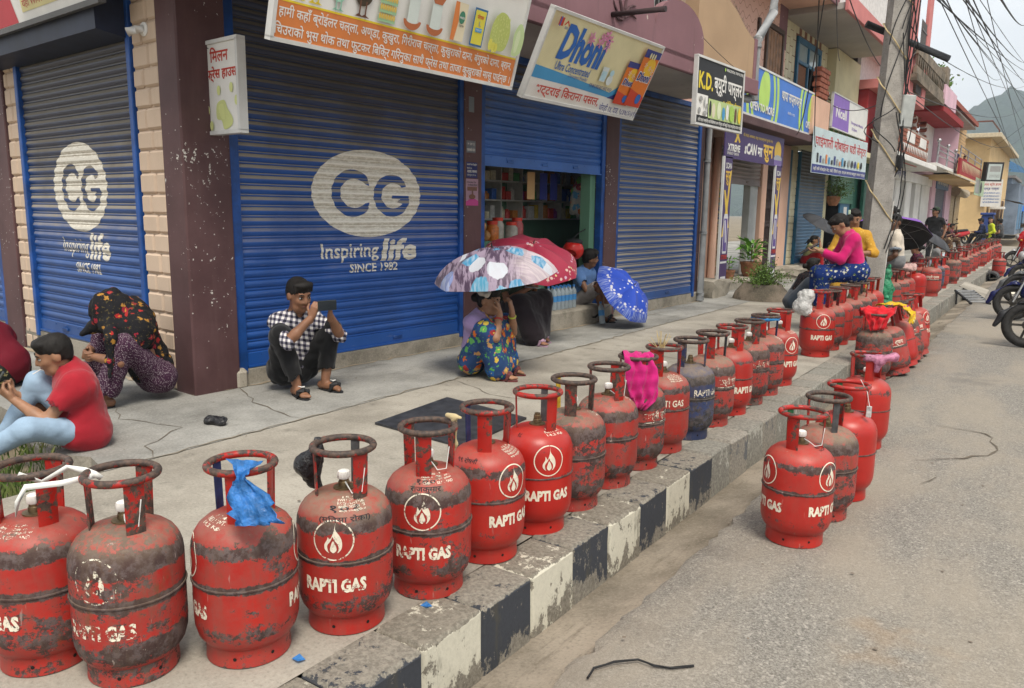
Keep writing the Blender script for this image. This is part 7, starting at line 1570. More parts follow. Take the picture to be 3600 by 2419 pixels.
# --- two waiting by the steel blue shutter
p = Person('woman in a pale yellow kurta and red trousers sitting under the dark grey umbrella', (-5.12, 20.35), 12, .95, SK1, .016)
p.pose((0, -.12, .28), (0, -.02, .68), (0, .06, .82), (.1, 1, -.1), ((-.06, .20, .78), (.05, .20, .78)), ((-.12, .22, .085), (.12, .24, .085)), elb=((-.5, .5, -1), (.5, .5, -1)))
p.body(hands=True, curl=(.7, .7), palm=((0, -1, 0), (0, -1, 0)), hdir=((0, -.1, 1), (0, -.1, 1))); p.hair('pony').shirt(floral('pale_yellow_kurta', (.50, .46, .20), [(.3, .05, .03), (.2, .3, .08)], None, 20, .2, .3), forearm=.4, grow=.02, hem=.5).legs(cloth('scarlet_trousers', (.38, .012, .015)), .95, grow=.035, skirt=True)
p = Person('child with a dark blue patterned wrap sitting by the steel blue shutter', (-4.75, 20.7), -20, .80, SK2, .018)
p.pose((0, -.10, .22), (0, -.05, .62), (0, .0, .80), (.1, 1, -.05), ((-.1, .25, .45), (.1, .25, .45)), ((-.12, .25, .085), (.12, .25, .085)))
p.body(hands=False); p.hair('short').shirt(floral('navy_white_wrap', (.02, .025, .06), [(.5, .5, .55), (.3, .3, .4)], None, 24, .4, .6), forearm=.9, grow=.05, hem=.9)

# --- boy in the cream shirt on a cylinder
p = Person('boy in a cream shirt with checked cuffs sitting on a cylinder against the purple umbrella', (-2.07, 13.15), 190, 1.0, SK3, .012)
p.pose((0, -.02, .72), (.0, .02, 1.13), (.03, .05, 1.31), (-.85, .5, -.05), ((-.16, .18, .68), (.20, .16, .70)), ((-.14, .42, .35), (.14, .42, .35)), up=(-.1, 0, 1))
p.body(curl=(.6, .6)); p.hair('short').shirt(cloth('cream_cotton', (.52, .46, .38)), .72, grow=.022, loose=.026, wr=.006).legs(cloth('grey_jeans', (.16, .165, .17)), .95, grow=.022)
for i in (0, 1): d = Vector(nrm(p.el[i] - p.sh[i])); MB().ring((0, 0, 0), .070, .020, 20, 8, Matrix.Translation(Vector(lerp(p.sh[i], p.el[i], .70) - p.o)) @ d.to_track_quat('Z', 'Y').to_matrix().to_4x4()).build('checked_cuff', cloth('grey_check', (.20, .23, .27), .4, 60), p.t, True)
MB().ring((0, 0, 0), .032, .009, 16, 6, Matrix.Translation(Vector(p.wr[1] - p.o))).build('wristwatch', M_SOLE, p.t, True)

# --- the others down the row
p = Person('woman with a low bun sitting behind the large dull red cylinder', (-2.32, 17.3), 200, .95, SK2, .018)
p.pose((0, -.05, .22), (0, .0, .66), (0, .04, .83), (0, 1, -.1), ((-.1, .3, .4), (.1, .3, .4)), ((-.1, .4, .085), (.1, .4, .085))); p.body(); p.hair('bun').shirt(floral('dark_rose_wrap', (.04, .012, .02), [(.3, .04, .06), (.2, .02, .1)], None, 24, .4, .7), forearm=.8, grow=.03).legs(cloth('dark_skirt', (.03, .02, .03)), .95, skirt=True, grow=.03)
p = Person('man in a black polo shirt and green cap standing behind the cylinder row', (-3.08, 25.75), 262, 1.0, SK2, .016)
p.pose((0, 0, .90), (0, .01, 1.36), (0, .04, 1.545), (.6, .8, -.05), ((-.27, .08, .86), (.28, .10, .88)), ((-.11, 0, .085), (.11, .04, .085))); p.body(curl=(.5, .5)); p.hair('short').shirt(cloth('black_polo', (.012, .012, .013)), .6, grow=.02, loose=.02, hem=.15).legs(cloth('dark_trousers', (.015, .015, .018)), .95).sandals()
q = SDF(.012); q.ell(p.H((0, -.01, .06)), np.array((.088, .102, .075)), p.HM()); q.ell(p.H((0, .12, .055)), np.array((.065, .06, .012)), p.HM(), .015); q.cap(p.H((-.1, 0, -.04)), p.H((.1, 0, -.04)), .07, None, 0, -1); sdf_obj('cap', q, cloth('green_cap', (.03, .05, .03)), p.t, p.o)
p = Person('man standing before the white columns, only his head above the purple umbrella', (-3.3, 19.1), 262, 1.0, SK2, .018); p.pose((0, 0, .95), (0, 0, 1.45), (0, .03, 1.64), (.4, 1, -.1), ((-.25, .1, .9), (.25, .1, .9)), ((-.1, 0, .085), (.1, 0, .085))); p.body(); p.hair('short').shirt(cloth('white_shirt', (.55, .54, .52)), .6).legs(cloth('dark_trousers', (.015, .015, .018)), .95)
p = Person('woman with a bun in a maroon top standing before the white columns', (-3.02, 18.45), 190, .95, SK1, .018); p.pose((0, 0, .93), (0, 0, 1.40), (0, .03, 1.57), (0, 1, -.2), ((-.2, .15, .95), (.2, .15, .95)), ((-.1, 0, .085), (.1, 0, .085))); p.body(hands=False); p.hair('bun').shirt(cloth('maroon_top', (.13, .02, .05)), .6, hem=.6).legs(cloth('dark_skirt', (.03, .02, .03)), .95, skirt=True)
for (x, y, fa, c, lb, nm) in ((-4.2, 38.0, 0, (.02, .018, .02), 'woman in black sitting on the step by the tan shutters', 'black_blouse'), (-3.95, 38.5, 10, (.10, .03, .04), 'woman in a dark red blouse sitting on the step by the tan shutters', 'darkred_blouse')):
 p = Person(lb, (x, y), fa, .95, SK2, .024); p.pose((0, -.12, .45), (0, -.05, .88), (0, .02, 1.06), (.2, 1, -.1), ((-.05, .2, 1.0), (.1, .3, .7)), ((-.12, .35, .085), (.12, .35, .085))); p.body(hands=False, face=False); p.hair('bun').shirt(cloth(nm, c), forearm=.4).legs(floral(nm + '_skirt', (.10, .06, .04), [(.4, .3, .15), (.3, .1, .05)], None, 14, .4, .6), .95, skirt=True, grow=.03)
p = Person('person with rolled pale jeans sitting low beyond the dark grey umbrella', (-2.55, 22.6), 20, .95, SK2, .022); p.pose((0, -.1, .2), (0, -.05, .6), (0, 0, .75), (.2, 1, 0), ((-.1, .25, .45), (.1, .25, .45)), ((-.12, .4, .085), (.12, .42, .085))); p.body(hands=False, face=False); p.hair('short').shirt(cloth('grey_shirt', (.2, .2, .2)), .6).legs(denim('light_denim', (.40, .46, .52)), .7, grow=.03)
p = Person('young woman in a lime green kurta and black trousers sitting on the far cylinders', (-2.42, 37.7), 200, 1.0, SK1, .018); p.pose((0, 0, .68), (0, .04, 1.12), (.02, .08, 1.30), (-.75, .6, -.1), ((-.2, .2, .72), (.25, .05, .66)), ((-.15, .6, .3), (.1, .62, .3))); p.body(hands=False); p.hair('long').shirt(cloth('lime_kurta', (.42, .48, .02)), forearm=.8, hem=.35, grow=.022, extra=lambda q: q.cap(p.hip[1] + p.r * .05, p.hip[1] + p.r * .1 - p.z * .45, .09, .07, .05)).legs(cloth('black_trousers', (.008, .008, .009)), .95, grow=.02)
p = Person('person in a dark blue jacket sitting behind the lime green kurta', (-2.75, 38.1), 195, 1.0, SK2, .022); p.pose((0, -.02, .66), (0, .06, 1.08), (0, .12, 1.24), (0, 1, -.3), ((-.15, .35, .8), (.15, .35, .8)), ((-.1, .5, .3), (.1, .5, .3))); p.body(hands=False, face=False); p.hair('short').shirt(cloth('dark_blue_jacket', (.02, .03, .09)), forearm=.9, grow=.025).legs(cloth('black_trousers', (.008, .008, .009)), .95)
p = Person('person in a charcoal shirt sitting beside the lime green kurta, seen from behind', (-2.15, 38.3), 170, 1.0, SK2, .022); p.pose((0, -.02, .66), (0, .02, 1.08), (0, .06, 1.24), (.3, 1, 0), ((-.2, .2, .7), (.2, .2, .7)), ((-.1, .45, .3), (.1, .45, .3))); p.body(hands=False, face=False); p.hair('short').shirt(cloth('charcoal_shirt', (.04, .04, .042)), .7, grow=.02).legs(cloth('black_trousers', (.008, .008, .009)), .95)
p = Person('child in a dark blue shirt standing at the balcony rail', (-4.75, 44.4, 3.36), -60, .78, SK2, .024); p.pose((0, 0, .92), (0, 0, 1.38), (0, .05, 1.56), (.5, 1, -.3), ((-.2, .3, 1.1), (.2, .3, 1.1)), ((-.1, 0, .085), (.1, 0, .085))); p.body(hands=False, face=False); p.hair('short').shirt(cloth('navy_shirt', (.02, .025, .07)), .6).legs(cloth('dark_trousers', (.015, .015, .018)), .95)
p = Person('smaller child in red leaning on the balcony rail', (-4.45, 45.0, 3.30), -50, .66, SK2, .022); p.pose((0, 0, .92), (0, .08, 1.36), (0, .16, 1.52), (.4, 1, -.3), ((-.15, .35, 1.25), (.2, .35, 1.25)), ((-.1, 0, .085), (.1, 0, .085))); p.body(hands=False, face=False); p.hair('short').shirt(cloth('red_shirt_far', (.25, .02, .03)), .6).legs(cloth('tan_trousers', (.2, .15, .08)), .95)
# ================================================================== POLE AND CABLES
TOC = Vector((.57, -.82, 0)); IMR = Vector((.82, .57, 0))      # towards the road side, along the shop fronts
pole = thing('utility_pole', 'leaning square concrete utility pole wound with cream rope and black cables', 'pole', (-2.13, 11.66, 0))
M_POLE = mat_concrete('pole_concrete', (.235, .22, .20), (.36, .34, .31), (.10, .095, .085), .6, 3, (1, 1, 4))
def pole_c(z): return Vector((.008 * z, .045 * z, z))
mb = MB(); vs = []
for k in range(13):
 z = k * .75 - .1; c = pole_c(z); w = .15 - .004 * k; d = .115 - .003 * k
 for (a, b) in ((-1, -1), (1, -1), (1, 1), (-1, 1)):
  q = IMR * a * w * .95 - TOC * b * d; vs.append(c + q)
fs = [(4 * k + i, 4 * k + (i + 1) % 4, 4 * k + 4 + (i + 1) % 4, 4 * k + 4 + i) for k in range(12) for i in range(4)]
mb.add(vs, fs + [(48, 49, 50, 51)]).build('shaft', M_POLE, pole)
rp = []
for i in range(210):
 a = i * .26; z = 1.35 + i * .0285; c = pole_c(z); x, y = math.cos(a), math.sin(a); m = max(abs(x), abs(y)); x, y = x / m, y / m; rp.append(c + IMR * x * .155 + TOC * y * .12 - Vector((0, 0, .10 * x)))
MB().tube(rp, .009, 6).build('rope', plain('cream_rope', (.50, .40, .22), .8), pole, True)
MB().tube([pole_c(0.05) + IMR * .155 + TOC * .05, pole_c(.8) + IMR * .16 + TOC * .06, pole_c(1.6) + IMR * .155 + TOC * .1], .013, 8).build('white_conduit', plain('conduit_white', (.55, .54, .5), .6), pole, True)
MB().bbox(-.085, .085, -.06, .06, -.21, .21, .012, Matrix.Translation(pole_c(2.78) + IMR * .20 + TOC * .08) @ Matrix.Rotation(R(35), 4, 'Z') @ Matrix.Rotation(R(4), 4, 'Y')).build('meter_box', plain('meter_grey', (.42, .44, .42), .5), pole)
MB().bbox(-.05, .05, -.05, .05, -.09, .09, .02, Matrix.Translation(pole_c(2.12) + IMR * .18 + TOC * .08)).build('junction_box', plain('junction_black', (.02, .02, .02), .5), pole)
MB().tube([(-.35, .13, 3.95), (.61, .71, 3.50)], .048, 10).build('lamp_arm', plain('arm_black', (.02, .022, .025), .4), pole, 50)
rr = random.Random(21); M_WIRE = plain('cable_black', (.012, .012, .013), .5)
for i in range(11):
 a0 = rr.uniform(0, 6.28); z0 = rr.uniform(2.2, 4.9); z1 = z0 - rr.uniform(.4, 1.9); pts = []; k1 = rr.uniform(.6, 2.4); k2 = rr.uniform(.4, 1.8)
 for k in range(13):
  t_ = k / 12; z = z0 + (z1 - z0) * t_; a = a0 + t_ * k1; s_ = .18 + .10 * math.sin(math.pi * t_) * k2; pts.append(pole_c(z) + IMR * math.cos(a) * s_ + TOC * abs(math.sin(a)) * .16)
 MB().tube(pts, .0075, 5).build('pole_cable', M_WIRE, pole, True)
for i in range(4): MB().tube([pole_c(2.0 + .45 * k) + IMR * (.12 + .02 * i + .03 * math.sin(k + i)) + TOC * .13 for k in range(8)], .009, 5).build('pole_cable', M_WIRE, pole, True)
def cable(a, b, sag, r, lab, n=16, grp='overhead cables'):
 a, b = Vector(a), Vector(b); pts = [a.lerp(b, k / n) - Vector((0, 0, sag * 4 * (k / n) * (1 - k / n))) for k in range(n + 1)]; o_ = MB().tube(pts, r, 5).build('overhead_cable', M_WIRE, None, True); return tag(o_, lab, 'cable', grp)
W1 = [((-1.44, 10.65, 3.89), (-1.57, 33.98, 3.43)), ((-1.38, 10.69, 3.89), (-2.4, 49.39, 8.94)), ((-1.32, 10.74, 3.9), (-2.35, 49.34, 8.53)), ((-1.36, 11.36, 4.03), (-2.39, 51.7, 8.13)), ((-1.21, 10.81, 3.9), (-2.43, 51.75, 8.45)), ((-1.32, 12.03, 4.17), (-2.06, 41.17, 3.96)), ((-1.26, 12.07, 4.18), (-2.07, 49.0, 5.96)),
      ((-1.06, 10.92, 3.9), (-2.47, 49.47, 9.56)), ((-1.1, 11.4, 4.01), (-2.42, 49.42, 9.15)), ((-1.1, 12.18, 4.18), (-1.82, 43.9, 4.39)), ((-0.78, 11.11, 3.9), (-2.02, 37.31, 9.06)), ((-1.3, 10.75, 3.9), (-2.39, 31.51, 6.22)), ((-1.4, 10.68, 3.89), (-2.44, 54.09, 7.88)), ((-1.23, 12.09, 4.18), (-2.38, 54.01, 7.32))]
for i, (a, b) in enumerate(W1):
 d = Vector(b) - Vector(a); a2 = Vector(a) - d * .25; b2 = Vector(b) + d * .35; cable(a2, b2, .12 + .10 * (i % 4), .006 + .003 * (i % 3 == 1), 'thin black overhead cable crossing the sky above the road')
for i, (a, b, s_, lab) in enumerate((((-1.95, 12.3, 3.75), (-2.61, 55.45, 9.01), .4, 'black cable from the pole towards the far roofs'), ((-5.39, 21.6, 4.35), (-2.08, 12.2, 3.05), .25, 'black cable from the cream house to the pole'), ((-1.96, 12.1, 3.08), (-2.77, 61.46, 8.7), .6, 'low slack cable leaving the pole along the street'),
                                   ((-1.83, 12.1, 2.95), (-2.59, 61.24, 7.1), .9, 'lowest slack cable leaving the pole along the street'), ((-5.19, 59.08, 5.38), (-2.26, 48.9, 6.11), .2, 'thick cable over the yellow house'), ((-2.85, 15.0, 3.9), (-2.42, 8.9, 4.6), .2, 'cable drooping past the rose balcony'), ((-4.66, 19.75, 4.92), (-2.28, 9.0, 4.6), .35, 'cable from the cream tiled wall up over the pavement'),
                                   ((-2.09, 8.3, 4.2), (-4.75, 17.0, 3.05), .5, 'thick black cable dropping to the blue supplier sign'), ((-2.3, 8.6, 4.3), (-4.75, 18.6, 2.95), .7, 'black cable dropping to the watch banner'), ((-4.05, 6.5, 4.6), (-3.7, 10.3, 3.25), .15, 'blue grey wire hanging to the black parlour sign'), ((-6.9, 3.1, 3.2), (-5.1, 3.55, 2.5), .03, 'thin wire from the side street sign to the narrow sign'))):
 cable(a, b, s_, .008 if i not in (9, 10) else .0035, lab)
fp = thing('far_pole', 'slim dark power pole far down the street', 'pole', (-2.2, 96, 0)); MB().tube([(0, 0, 0), (0, 0, 9)], .12, 8).build('shaft', plain('far_pole', (.10, .09, .08), .8), fp); MB().box(-1.4, 1.4, -.08, .08, 7.6, 7.75).build('cross_arm', plain('far_pole', (.10, .09, .08), .8), fp); MB().box(-1.1, 1.1, -.08, .08, 8.4, 8.55).build('cross_arm', plain('far_pole', (.10, .09, .08), .8), fp)

# ================================================================== UMBRELLAS
def umb_mat(name, fnc):
 t = NT(name); o = t.obj(); s_ = t.sep(o); r = t.math('SQRT', t.math('ADD', t.math('MULTIPLY', s_[0], s_[0]), t.math('MULTIPLY', s_[1], s_[1]))); c = fnc(t, o, r); t.b.inputs['Sheen Weight'].default_value = .1; t.fin(c, .55, 0, .35)
 tr = t.n('BsdfTranslucent'); t.put(tr.inputs[0], c); mx = t.n('MixShader'); mx.inputs[0].default_value = .22; t.t.links.new(t.b.outputs[0], mx.inputs[1]); t.t.links.new(tr.outputs[0], mx.inputs[2]); t.t.links.new(mx.outputs[0], t.out.inputs[0]); return t.m
def blob(t, v, scale, thr, dens, soft=.06, wob=.3):
 x = t.n('TexVoronoi', feature='F1'); t.put(x.inputs['Vector'], v); x.inputs['Scale'].default_value = scale; d = t.math('ADD', x.outputs['Distance'], t.math('MULTIPLY', t.math('SUBTRACT', t.noise(v, scale * 3, 3), .5), wob)); c = t.sep(x.outputs['Color'])
 return t.math('MULTIPLY', t.ss(d, thr, thr - soft), t.math('GREATER_THAN', c[1], 1 - dens)), c[0], d
def f_tulip(t, o, r):
 s_ = t.sep(o); n = t.noise(t.mapv(o, (6, 1.0, 1), rot=(0, 0, .5)), 6, 4, .6); lf = t.mix(t.ss(n, .44, .56), (.075, .045, .085), (.33, .26, .35)); g = t.ss(t.math('ADD', s_[0], t.math('MULTIPLY', t.noise(o, 4), .25)), .22, .50); c = t.mix(g, lf, t.mix(t.ss(t.noise(t.mapv(o, (1, 9, 1)), 4, 3), .4, .6), (.46, .38, .43), (.60, .52, .54)))
 m, k, d = blob(t, t.mapv(o, (1, .75, .5)), 5.6, .46, .80, .03, .25); fc = t.ramp(k, [(0, (.05, .26, .46)), (.28, (.56, .58, .64)), (.5, (.09, .34, .52)), (.78, (.24, .30, .58))], 'CONSTANT'); fc = t.mix(t.ss(t.noise(t.mapv(o, (9, 2, 1)), 5, 3), .4, .65, 0, .5), fc, (.60, .66, .72)); return t.mix(m, c, fc)
def f_crim(t, o, r):
 c = t.mix(t.noise(o, 3), (.30, .012, .045), (.40, .03, .07)); m, k, d = blob(t, o, 24, .42, .75, .05, .3); band = t.math('MAXIMUM', t.math('MULTIPLY', t.ss(r, .40, .43), t.ss(r, .515, .50)), t.ss(r, .095, .07)); fc = t.ramp(k, [(0, (.66, .48, .42)), (.4, (.58, .40, .52)), (.7, (.66, .56, .25))], 'CONSTANT'); c = t.mix(t.math('MULTIPLY', m, t.math('MULTIPLY', band, t.ss(t.noise(o, 5), .42, .5))), c, fc)
 return c
def f_blue(t, o, r):
 c = t.mix(t.noise(o, 3), (.012, .055, .42), (.02, .08, .55)); s_ = t.sep(o); a = t.math('ARCTAN2', s_[1], s_[0]); st = t.noise(t.comb(t.math('MULTIPLY', a, 14.0), t.math('MULTIPLY', r, 3.0), 0.0), 3.0, 3, .7); c = t.mix(t.math('MULTIPLY', t.ss(st, .5, .6), t.ss(r, .30, .38)), c, (.28, .36, .62))
 m, k, d = blob(t, o, 15, .2, .55, .04, .1); c = t.mix(m, c, (.62, .62, .68)); m2, k2, d2 = blob(t, o, 22, .44, .9, .05, .2); band = t.math('MAXIMUM', t.math('MULTIPLY', t.ss(r, .29, .32), t.ss(r, .37, .34)), t.ss(r, .11, .08)); c = t.mix(t.math('MULTIPLY', m2, band), c, (.66, .66, .70)); return c
UT = umb_mat('tulip_print', f_tulip); UC = umb_mat('crimson_umbrella_cloth', f_crim); UB = umb_mat('blue_umbrella_cloth', f_blue); UG = umb_mat('dark_grey_umbrella_cloth', lambda t, o, r: t.mix(t.noise(o, 5), (.035, .036, .042), (.055, .057, .065))); UPU = umb_mat('purple_umbrella_cloth', lambda t, o, r: t.mix(t.noise(o, 5), (.20, .07, .42), (.26, .10, .50))); UBK = umb_mat('black_umbrella_cloth', lambda t, o, r: t.mix(t.noise(o, 5), (.010, .010, .011), (.016, .016, .018)))
def umbrella(label, c, axis, Rr, dep, outer, inner, shaft=.62, n=8, spin=0.0, handle=True, scal=.06):
 ax = Vector(axis).normalized(); q = ax.to_track_quat('Z', 'Y'); t = thing('umbrella', label, 'umbrella', tuple(c)); t.rotation_mode = 'QUATERNION'; t.rotation_quaternion = q @ Quaternion((0, 0, 1), spin)
 sub = 4; N = n * sub; rings = 9; V = []
 def pt(i, j, off=0.0):
  a = 2 * math.pi * i / N; u = j / (rings - 1); f = (i % sub) / sub; mid = math.sin(math.pi * f); rr_ = Rr * math.sin(u * 1.32) / math.sin(1.32) * (1 - scal * mid * u ** 1.5); z = dep * (math.cos(u * 1.32) - math.cos(1.32)) / (1 - math.cos(1.32)) + .018 * mid * u * (1 - u) * 0 - .028 * mid * math.sin(math.pi * min(u, 1)) ; return (rr_ * math.cos(a) * (1 - off / Rr), rr_ * math.sin(a) * (1 - off / Rr), z - off)
 for nm, m, off in (('canopy', outer, 0.0), ('lining', inner, .003)):
  vs = [pt(i, j, off) for j in range(rings) for i in range(N)]; fs = [(j * N + i, j * N + (i + 1) % N, (j + 1) * N + (i + 1) % N, (j + 1) * N + i) for j in range(rings - 1) for i in range(N)]; MB().add(vs, fs).build(nm, m, t, 28, recalc=False)
 for k in range(n): MB().tube([Vector(pt(k * sub, j, .009)) for j in range(1, rings)], .003, 5).build('rib', M_STEEL, t, True); MB().tube([Vector(pt(k * sub, 5, .012)), (0, 0, dep - .28)], .002, 4).build('stretcher', M_STEEL, t, True)
 MB().tube([(0, 0, dep - .01), (0, 0, dep - shaft)], .0055, 8).build('shaft', M_STEEL, t, True); MB().tube([(0, 0, dep), (0, 0, dep + .04)], [.008, .004], 8).build('ferrule', M_SOLE, t, True)
 if handle: MB().tube([(0, 0, dep - shaft + .02), (0, 0, dep - shaft - .09), (0, .02, dep - shaft - .12)], .013, 8).build('handle', M_SOLE, t, True)
 return t
umbrella('umbrella with a tulip print held over the woman in lilac', (-3.90, 5.33, .845), ZU - IMR * .13 + TOC * .12, .53, .255, UT, UG, .62, spin=.75)
umbrella('crimson umbrella with a white flower border', (-4.57, 6.86, .88), ZU + TOC * .42 + IMR * .16, .53, .21, UC, cloth('crimson_lining', (.2, .01, .03)), .62)
umbrella('royal blue umbrella with white flowers lying on the pavement', (-4.39, 8.66, .40), ZU * .62 + IMR * .60 + TOC * .42, .45, .20, UB, cloth('blue_lining', (.02, .05, .3)), .60, spin=.2)
umbrella('dark grey umbrella over the woman in pale yellow', (-4.80, 19.6, 1.18), ZU * .8 + IMR * .38 + TOC * .30, .46, .17, UG, UBK, .6)
umbrella('purple umbrella with a black lining behind the cream shirt boy', (-2.30, 13.95, 1.10), ZU * .86 - TOC * .42 + IMR * .22, .62, .22, UPU, UBK, .6)
umbrella('dark grey umbrella beside the large dull red cylinder', (-2.32, 19.0, .86), ZU * .8 + IMR * .42 + TOC * .18, .44, .18, UG, UBK, .6)
umbrella('dark green umbrella behind the grey one', (-2.75, 20.6, .92), ZU + IMR * .2, .40, .16, cloth('bottle_green_umbrella', (.01, .05, .035)), UBK, .6)

# ================================================================== CLOTHS AND BAGS TIED TO THE CYLINDERS
def plastic(name, c, rough=.3, tr=.35):
 t = NT(name); v = t.obj(); n = t.noise(v, 18, 5, .6); cc = t.mix(t.ss(n, .35, .65), [x * .7 for x in c], [min(1, x * 1.25) for x in c]); t.bump(t.noise(v, 26, 5, .65, .6), .9, .02); t.fin(cc, rough, 0, .5)
 b = t.n('BsdfTranslucent'); t.put(b.inputs[0], cc); mx = t.n('MixShader'); mx.inputs[0].default_value = tr; t.t.links.new(t.b.outputs[0], mx.inputs[1]); t.t.links.new(b.outputs[0], mx.inputs[2]); t.t.links.new(mx.outputs[0], t.out.inputs[0]); return t.m
PLB = plastic('blue_plastic', (.05, .24, .62)); PLK = plastic('black_plastic', (.012, .012, .014), .28, .02); PLW = plastic('white_plastic', (.66, .66, .64), .4, .25); PLP = plastic('pink_plastic', (.62, .26, .40)); PLG = plastic('green_plastic', (.03, .27, .13), .25, .2)
def soft(name, label, cat, root, caps, mat, h=.007, wr=(.006, 55, 1.0), k=.02, ridge=True):
 q = SDF(h); o_ = np.array(root, float)
 for a, b, ra, rb in caps: q.cap(o_ + np.array(a), o_ + np.array(b), ra, rb, k)
 q.wrinkle(*wr); q.ridge = ridge; s_ = sdf_obj(name, q, mat, None, o_, 60); s_.location = tuple(root); return tag(s_, label, cat)
soft('plastic_bag', 'crumpled black plastic bag hanging from a cylinder collar', 'plastic bag', (-2.01, 1.72, .60), (((.01, 0, .02), (0, 0, -.02), .014, .018), ((0, 0, -.02), (-.03, -.01, -.07), .03, .05), ((-.03, -.01, -.07), (-.02, 0, -.13), .045, .025), ((-.02, 0, -.11), (.015, .01, -.16), .02, .01)), PLK, .0055, (.006, 50, 2))
soft('cloth_rag', 'pale yellow rag knotted on a cylinder collar', 'rag', (-1.78, 2.18, .625), (((-.03, 0, .02), (.03, 0, .02), .012, .008), ((0, 0, .01), (.0, .01, -.09), .01, .007), ((0, .01, -.09), (-.03, .01, -.16), .007, .005)), cloth('straw_cloth', (.50, .40, .22)), .005, (.003, 80, 1))
soft('white_bag', 'crumpled white plastic bag hanging on a red cylinder collar', 'plastic bag', (-2.03, 8.03, .60), (((.03, 0, .04), (0, 0, 0), .03, .05), ((0, 0, 0), (-.03, -.02, -.10), .075, .09), ((-.03, -.02, -.10), (.02, -.03, -.15), .07, .05), ((0, 0, .02), (-.06, -.02, .02), .04, .03)), PLW, .0075, (.011, 36, 1), .04)
soft('pink_bag', 'pink plastic bag knotted on a red cylinder collar', 'plastic bag', (-.90, 5.43, .49), (((0, 0, 0), (.02, 0, -.02), .03, .03), ((0, 0, 0), (-.06, -.02, .0), .02, .03), ((.02, 0, 0), (.09, .05, .01), .02, .035), ((.01, 0, -.02), (.0, -.01, -.08), .03, .02)), PLP, .006, (.006, 45, 1))
soft('striped_cloth', 'pale striped cloth coiled on a cylinder collar beyond the pole', 'cloth', (-1.93, 13.42, .62), (((-.09, .0, .0), (.09, .02, .02), .05, .05), ((-.05, -.05, -.02), (.1, -.03, -.02), .05, .04)), cloth('pale_pink_stripe', (.45, .30, .28), .3, 40), .009, (.010, 45, 1), .05)
soft('plastic_sack', 'tall green plastic sack standing beside the concrete pole', 'sack', (-1.98, 12.02, 0), (((0, 0, .12), (0, .0, .40), .12, .11), ((0, 0, .40), (.0, .0, .60), .11, .06), ((.02, 0, .60), (.03, 0, .72), .06, .03), ((-.03, .02, .12), (.03, -.02, .10), .12, .12)), PLG, .010, (.016, 26, 1), .05)
soft('plastic_bag', 'flat black plastic bag dropped on the cement', 'plastic bag', (-4.39, 2.92, .0), (((-.05, 0, .03), (.06, .01, .025), .035, .03), ((.0, .02, .03), (.05, .04, .04), .025, .02), ((-.06, -.02, .02), (-.02, -.03, .03), .025, .02)), PLK, .006, (.006, 50, 2))
def sheet(name, label, cat, rows, mat, amp=.01, seed=1, nu=14, nv=18, ragged=.15, top=.4):
 rr = random.Random(seed); ph = [rr.uniform(0, 6.28) for _ in range(8)]; rows = [(Vector(a), Vector(b)) for a, b in rows]; o_ = rows[0][0].copy(); vs = []
 for j in range(nv + 1):
  t_ = j / nv * (len(rows) - 1); k = min(int(t_), len(rows) - 2); f_ = t_ - k; A, B = rows[k][0].lerp(rows[k + 1][0], f_), rows[k][1].lerp(rows[k + 1][1], f_); n_ = (B - A).cross(rows[k + 1][0] - rows[k][0]); n_ = n_.normalized() if n_.length > 1e-9 else TOC
  for i in range(nu + 1):
   u_ = i / nu; e = ragged * rr.uniform(-.5, .5) if i in (0, nu) or j == nv else 0; w_ = amp * (top + (1 - top) * j / nv) * (math.sin(u_ * 17 + ph[0] + 1.5 * math.sin(j * .5 + ph[1])) + .6 * math.sin(u_ * 31 + j * .9 + ph[2]) + .5 * math.sin(j * 1.7 + ph[3] + 3 * u_)); vs.append(A.lerp(B, u_ + e * .25) + n_ * w_ + (rows[-1][0] - rows[0][0]) * e * .06 - o_)
 W_ = nu + 1; m_ = MB().add(vs, [(j * W_ + i, j * W_ + i + 1, (j + 1) * W_ + i + 1, (j + 1) * W_ + i) for j in range(nv) for i in range(nu)]).build(name, mat, None, 75); m_.location = o_; so = m_.modifiers.new('thickness', 'SOLIDIFY'); so.thickness = .0012; return tag(m_, label, cat)
def ribbon(name, label, cat, pts, w, mat):
 mb = MB(); P_ = [Vector(p) for p in pts]; vs = []; n = len(P_); o_ = P_[0].copy()
 for i, p_ in enumerate(P_):
  d = (P_[min(i + 1, n - 1)] - P_[max(i - 1, 0)]).normalized(); s_ = d.cross(ZU); s_ = s_.normalized() if s_.length > .1 else Vector((1, 0, 0)); u_ = s_.cross(d); q = (u_ * .8 + s_ * .6 * math.sin(i * 1.3)).normalized() * w / 2; vs += [p_ + q - o_, p_ - q - o_]
 mb.add(vs, [(2 * i, 2 * i + 1, 2 * i + 3, 2 * i + 2) for i in range(n - 1)]); o2 = mb.build(name, mat, None, True); o2.location = o_; so = o2.modifiers.new('thickness', 'SOLIDIFY'); so.thickness = .0012; return tag(o2, label, cat)
sheet('plastic_strip', 'torn blue plastic strip knotted on a cylinder collar', 'plastic strip', (((-1.955, 1.335, .665), (-1.86, 1.40, .66)), ((-1.915, 1.33, .635), (-1.885, 1.355, .635)), ((-1.905, 1.325, .615), (-1.885, 1.345, .615)), ((-1.92, 1.30, .585), (-1.83, 1.37, .58)), ((-1.89, 1.29, .53), (-1.79, 1.37, .54)), ((-1.87, 1.29, .49), (-1.76, 1.37, .505))), PLB, .007, 3, ragged=.9)
